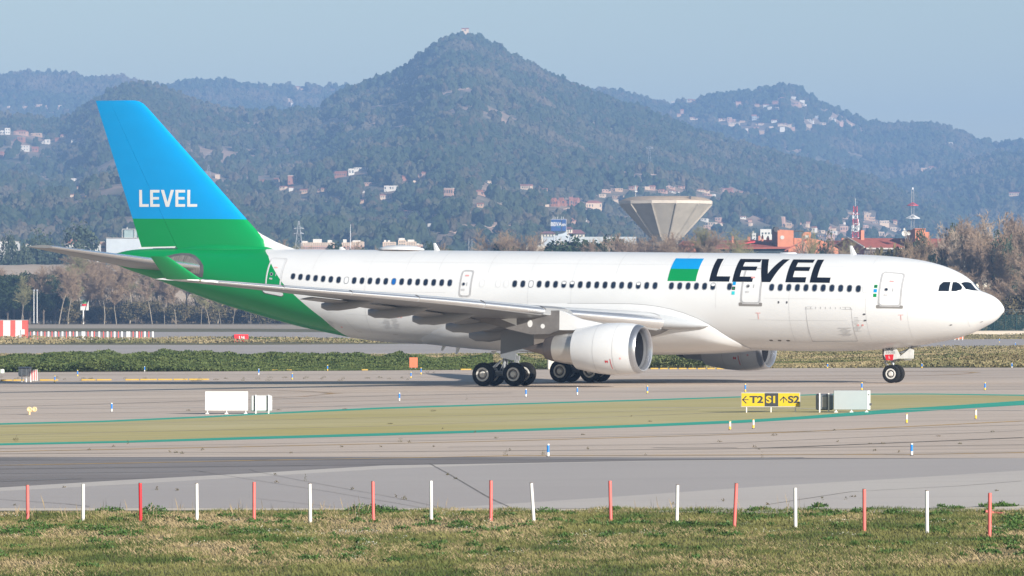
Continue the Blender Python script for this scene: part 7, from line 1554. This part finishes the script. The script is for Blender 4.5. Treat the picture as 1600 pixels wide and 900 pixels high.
scrub('strip_grass', 'pale rough grass on the far side of the left shrubs', -150, 900, LI([(-150, 556.5), (900, 552)]), LI([(-150, 571), (900, 569)]), 50000, .08, .3, M_gr1, 8, .10)
scrub('weeds', 'dry brown weeds beside the far right taxiway edge', 1500, 1620, LI([(1500, 565), (1620, 565)]), LI([(1500, 574), (1620, 574)]), 5000, .06, .7, M_drygr, 9, .2)
scrub('strip_grass', 'thin grass strip beyond the far runway', -150, 1300, LI([(-150, 531), (1300, 528)]), LI([(-150, 538.5), (1300, 533)]), 30000, .14, .5, M_gr1, 10, .06)
scrub('strip_grass', 'grass below the low beige wall', 1300, 1760, LI([(1300, 524), (1760, 525)]), LI([(1300, 531.5), (1760, 529)]), 20000, .10, .4, M_gr1, 11, .06)
# brush behind the trunks
def brush(name, label, u0, u1, D0, D1, n, leaf, hgt, m_, seed):
    rs = np.random.RandomState(seed); u = rs.uniform(u0, u1, n); D = rs.uniform(D0, D1, n); X = (u - 800) / FPX * D; h = hgt * np.clip((fbm(X * .06 + seed, D * .03, 4) - .25) * 2.0, .1, 1.3); z = h * rs.uniform(0, 1, n) ** .7
    c = np.stack([X, D, z], 1); a = rs.normal(0, 1, (n, 3)) * np.array([[.35, .35, 1.4]]); a /= np.linalg.norm(a, axis=1, keepdims=True); b = np.cross(a, rs.normal(0, 1, (n, 3))); b /= np.linalg.norm(b, axis=1, keepdims=True) + 1e-9; s_ = leaf * rs.uniform(.5, 1.6, (n, 1))
    V = np.stack([c - a * s_ * 1.8, c + b * s_ * .3, c + a * s_ * 1.8, c - b * s_ * .3], 1).reshape(-1, 3); o = fast_mesh(name, V, np.arange(n * 4).reshape(n, 4), m_); o['kind'] = 'stuff'; o['label'] = label
brush('brushwood', 'brown brushwood between the left trunks', 90, 560, 1130, 1240, 46000, .35, 10, mat('brushwood_brown', (.12, .092, .068), .9, 0, .2, .12, col2=(.22, .175, .115), spec=.1), 12)
brush('brushwood', 'brown brushwood behind the nose', 1400, 1760, 790, 960, 60000, .28, 11, mat('brushwood_grey', (.16, .115, .085), .9, 0, .2, .12, col2=(.27, .21, .15), spec=.1), 13)
brush('brushwood', 'thin brushwood just over the fuselage', 950, 1340, 1060, 1110, 15000, .26, 12.5, M_twig, 14)

# ================================================================== foreground turf
rs = np.random.RandomState(77)
def gzv(X, D): return TILT * X
def blades(n, hmin, hmax, w_, lean, sel, clump=0.0):
    """grass blades scattered on the verge in front of the camera"""
    D = rs.uniform(77, 106.5, n); X = rs.uniform(-13.5, 13.5, n); 
    far_ = 34000.0 / (322.5 + 9.5 * X / 12); k_ = sel(X, D) & (D < far_ + .6 * (fbm(X * 1.3, D * .2, 3) - .45) * 4); D = D[k_]; X = X[k_]; n = len(D)
    h = rs.uniform(hmin, hmax, (n, 1)) * (.55 + .9 * fbm(X * .9, D * .5, 3))[:, None]; a = rs.uniform(0, 6.28, n); dx = np.stack([np.cos(a), np.sin(a), np.zeros(n)], 1) * w_ / 2; ln = np.stack([np.cos(a + 1.3), np.sin(a + 1.3), np.zeros(n)], 1) * h * lean * rs.uniform(.2, 1, (n, 1)); p = np.stack([X, D, gzv(X, D) - .005], 1); upz = np.array([[0, 0, 1.]])
    V = np.stack([p - dx, p + dx, p + ln * .4 + upz * h * .6 + dx * .6, p + ln + upz * h], 1).reshape(-1, 3); F = np.concatenate([np.arange(n)[:, None] * 4 + np.array([[0, 1, 2]]), np.arange(n)[:, None] * 4 + np.array([[0, 2, 3]])], 0); return V, F
M_g1 = mat('verge_grass', (.05, .078, .016), .7, 0, .25, .45, col2=(.165, .16, .055), thr=(.40, .60), spec=.25); M_g2 = mat('verge_straw', (.25, .195, .10), .8, 0, .25, 1.2, col2=(.40, .31, .18), spec=.2); M_g3 = mat('weed_green', (.035, .085, .014), .6, 0, .25, 2., col2=(.07, .13, .03), spec=.3)
pat = lambda X, D: fbm(X * .55 + 9, D * .28 + 4, 4)
V, F = blades(280000, .03, .10, .014, .9, lambda X, D: pat(X, D) < .56 + .12 * rs.rand(len(X))); o = fast_mesh('verge_grass', V, F, M_g1); o['kind'] = 'stuff'; o['label'] = 'short green grass of the foreground verge'
V, F = blades(160000, .03, .09, .012, 1.3, lambda X, D: pat(X, D) > .42 + .12 * rs.rand(len(X))); o = fast_mesh('dry_grass', V, F, M_g2); o['kind'] = 'stuff'; o['label'] = 'straw coloured dry grass of the foreground verge'
# broad-leaved weeds in rosettes
def weeds(spots, name, label, m_, leaf, per):
    Vs, Fs = [], []; base = 0
    for (x, d, r, h) in spots:
        n = int(per * r * 3.2 + 10); a = rs.uniform(0, 6.28, n); rr = r * np.sqrt(rs.rand(n)); c = np.stack([x + rr * np.cos(a), d + rr * np.sin(a) * .8, TILT * x + h * rs.rand(n) * (1 - (rr / r) ** 2 * .7)], 1)
        u_ = rs.normal(0, 1, (n, 3)); u_[:, 2] = np.abs(u_[:, 2]); u_ /= np.linalg.norm(u_, axis=1, keepdims=True); b = np.cross(u_, rs.normal(0, 1, (n, 3))); b /= np.linalg.norm(b, axis=1, keepdims=True) + 1e-9; s_ = leaf * rs.uniform(.5, 1.3, (n, 1))
        Vs.append(np.stack([c, c + u_ * s_ + b * s_ * .4, c + u_ * s_ * 2, c + u_ * s_ - b * s_ * .4], 1).reshape(-1, 3)); Fs.append(base + np.arange(n * 4).reshape(n, 4)); base += n * 4
    o = fast_mesh(name, np.concatenate(Vs), np.concatenate(Fs), m_); o['kind'] = 'stuff'; o['label'] = label
sp_ = []
for _ in range(230):
    x = rs.uniform(-13, 13); d = rs.uniform(84, 105); sp_.append((x, d, rs.uniform(.06, .28), rs.uniform(.04, .12)))
for u, v, r, h in ((240, 803, .35, .22), (228, 808, .3, .12), (172, 800, .35, .12), (650, 0, 0, 0), (570, 801, .5, .20), (590, 802, .45, .2), (610, 803, .4, .16), (854, 803, .35, .14), (1292, 806, .18, .16), (1275, 808, .4, .08), (1400, 804, .3, .12), (1470, 806, .3, .12), (1590, 812, .35, .18), (1585, 832, .5, .2), (15, 836, .6, .2), (40, 834, .5, .15), (65, 828, .3, .15), (155, 830, .35, .15), (190, 838, .5, .18), (978, 820, .35, .12), (1070, 822, .4, .12), (390, 838, .4, .22), (1580, 820, .4, .1), (720, 826, .3, .15), (325, 829, .3, .12)):
    if r: q = gp(u, v); sp_.append((q.x, q.y, r, h))
weeds(sp_, 'broadleaf_weeds', 'darker broad-leaved weeds dotted through the verge', M_g3, .035, 260)
fl = [(rs.uniform(-13, 13), rs.uniform(84, 105.5), rs.uniform(.1, .5), rs.uniform(.05, .1)) for _ in range(60)]
for u, v in ((1585, 826), (1560, 828), (1540, 831), (440, 834), (455, 830), (400, 829), (690, 805), (560, 808), (15, 808), (1010, 836), (930, 838), (1200, 832)): q = gp(u, v); fl.append((q.x, q.y, .6, .1))
weeds(fl, 'wild_flowers', 'tiny white wild flowers scattered in the verge', mat('petal_white', (.75, .75, .70), .7), .011, 34)
# tufts growing out of pavement joints
ts = []
for u, v, r, h in ((477, 752, .10, .25), (432, 755, .18, .12), (430, 742, .1, .06), (550, 766, .14, .1), (619, 778, .06, .1), (632, 781, .25, .12), (700, 743, .15, .1), (712, 749, .2, .08), (265, 707, .1, .12), (275, 708, .2, .1), (285, 709, .25, .08), (626, 691, .25, .25), (25, 690, .35, .3), (100, 762, .1, .05), (1191, 716, .12, .3), (849, 712, .25, .25), (790, 712.5, .3, .3), (668, 584, .6, .35), (678, 584, .4, .25), (729, 626, .1, .5), (200, 694, .2, .15), (316, 704, .2, .15), (1130, 784, .15, .1), (1052, 789, .12, .08), (1200, 790, .15, .08), (1124, 691, .3, .1), (1380, 694, .25, .1), (1367, 705, .25, .12), (1336, 777, .1, .05), (1557, 768, .15, .06), (245, 766, .12, .15), (277, 767, .15, .1), (23, 790, .1, .06), (1285, 782, .08, .2), (1330, 777, .12, .05), (1322, 781, .1, .1)) + tuple((rt.uniform(0, 1600), rt.uniform(690, 712), rt.uniform(.05, .25), rt.uniform(.04, .12)) for _ in range(16)) + tuple((rt.uniform(0, 1600), rt.uniform(640, 688), rt.uniform(.1, .4), rt.uniform(.04, .12)) for _ in range(16)) + tuple((rt.uniform(0, 700), rt.uniform(590, 596), rt.uniform(.3, .9), rt.uniform(.1, .25)) for _ in range(40)):
    q = gp(u, v); ts.append((q.x, q.y, r * .28, h * .8))
weeds(ts, 'joint_weeds', 'small weeds and tufts growing in the pavement joints', mat('joint_weed', (.07, .075, .03), .8, col2=(.14, .10, .06)), .022, 130)
# stems of dry verge flowers along the kerb
V, F = blades(2600, .15, .42, .010, .35, lambda X, D: (D > 101.5) & (fbm(X * .6 + 50, D * 0 + 3, 3) > .5)); o = fast_mesh('dry_stems', V, F, mat('dry_stem', (.24, .18, .10), .8)); o['kind'] = 'stuff'; o['label'] = 'tall dry stems along the verge edge'

# ================================================================== haze: clear air that turns far things blue
HZ = 1.85e-4
mb = MB(); z0, z1 = -22.0, 366.0; mb.box((0, 4100, (z0 + z1) / 2), (6400, 8500, z1 - z0)); hzm = bpy.data.materials.new('haze_air'); hzm.use_nodes = True; n = hzm.node_tree; n.nodes.clear()
pv_ = n.nodes.new('ShaderNodeVolumePrincipled'); pv_.inputs['Color'].default_value = (.335, .57, 1.0, 1); pv_.inputs['Density'].default_value = HZ; pv_.inputs['Anisotropy'].default_value = 0.0
out = n.nodes.new('ShaderNodeOutputMaterial'); n.links.new(pv_.outputs[0], out.inputs['Volume'])
hb = mb.build('haze', hzm); hb['kind'] = 'stuff'; hb['label'] = 'thin blue haze over the valley'
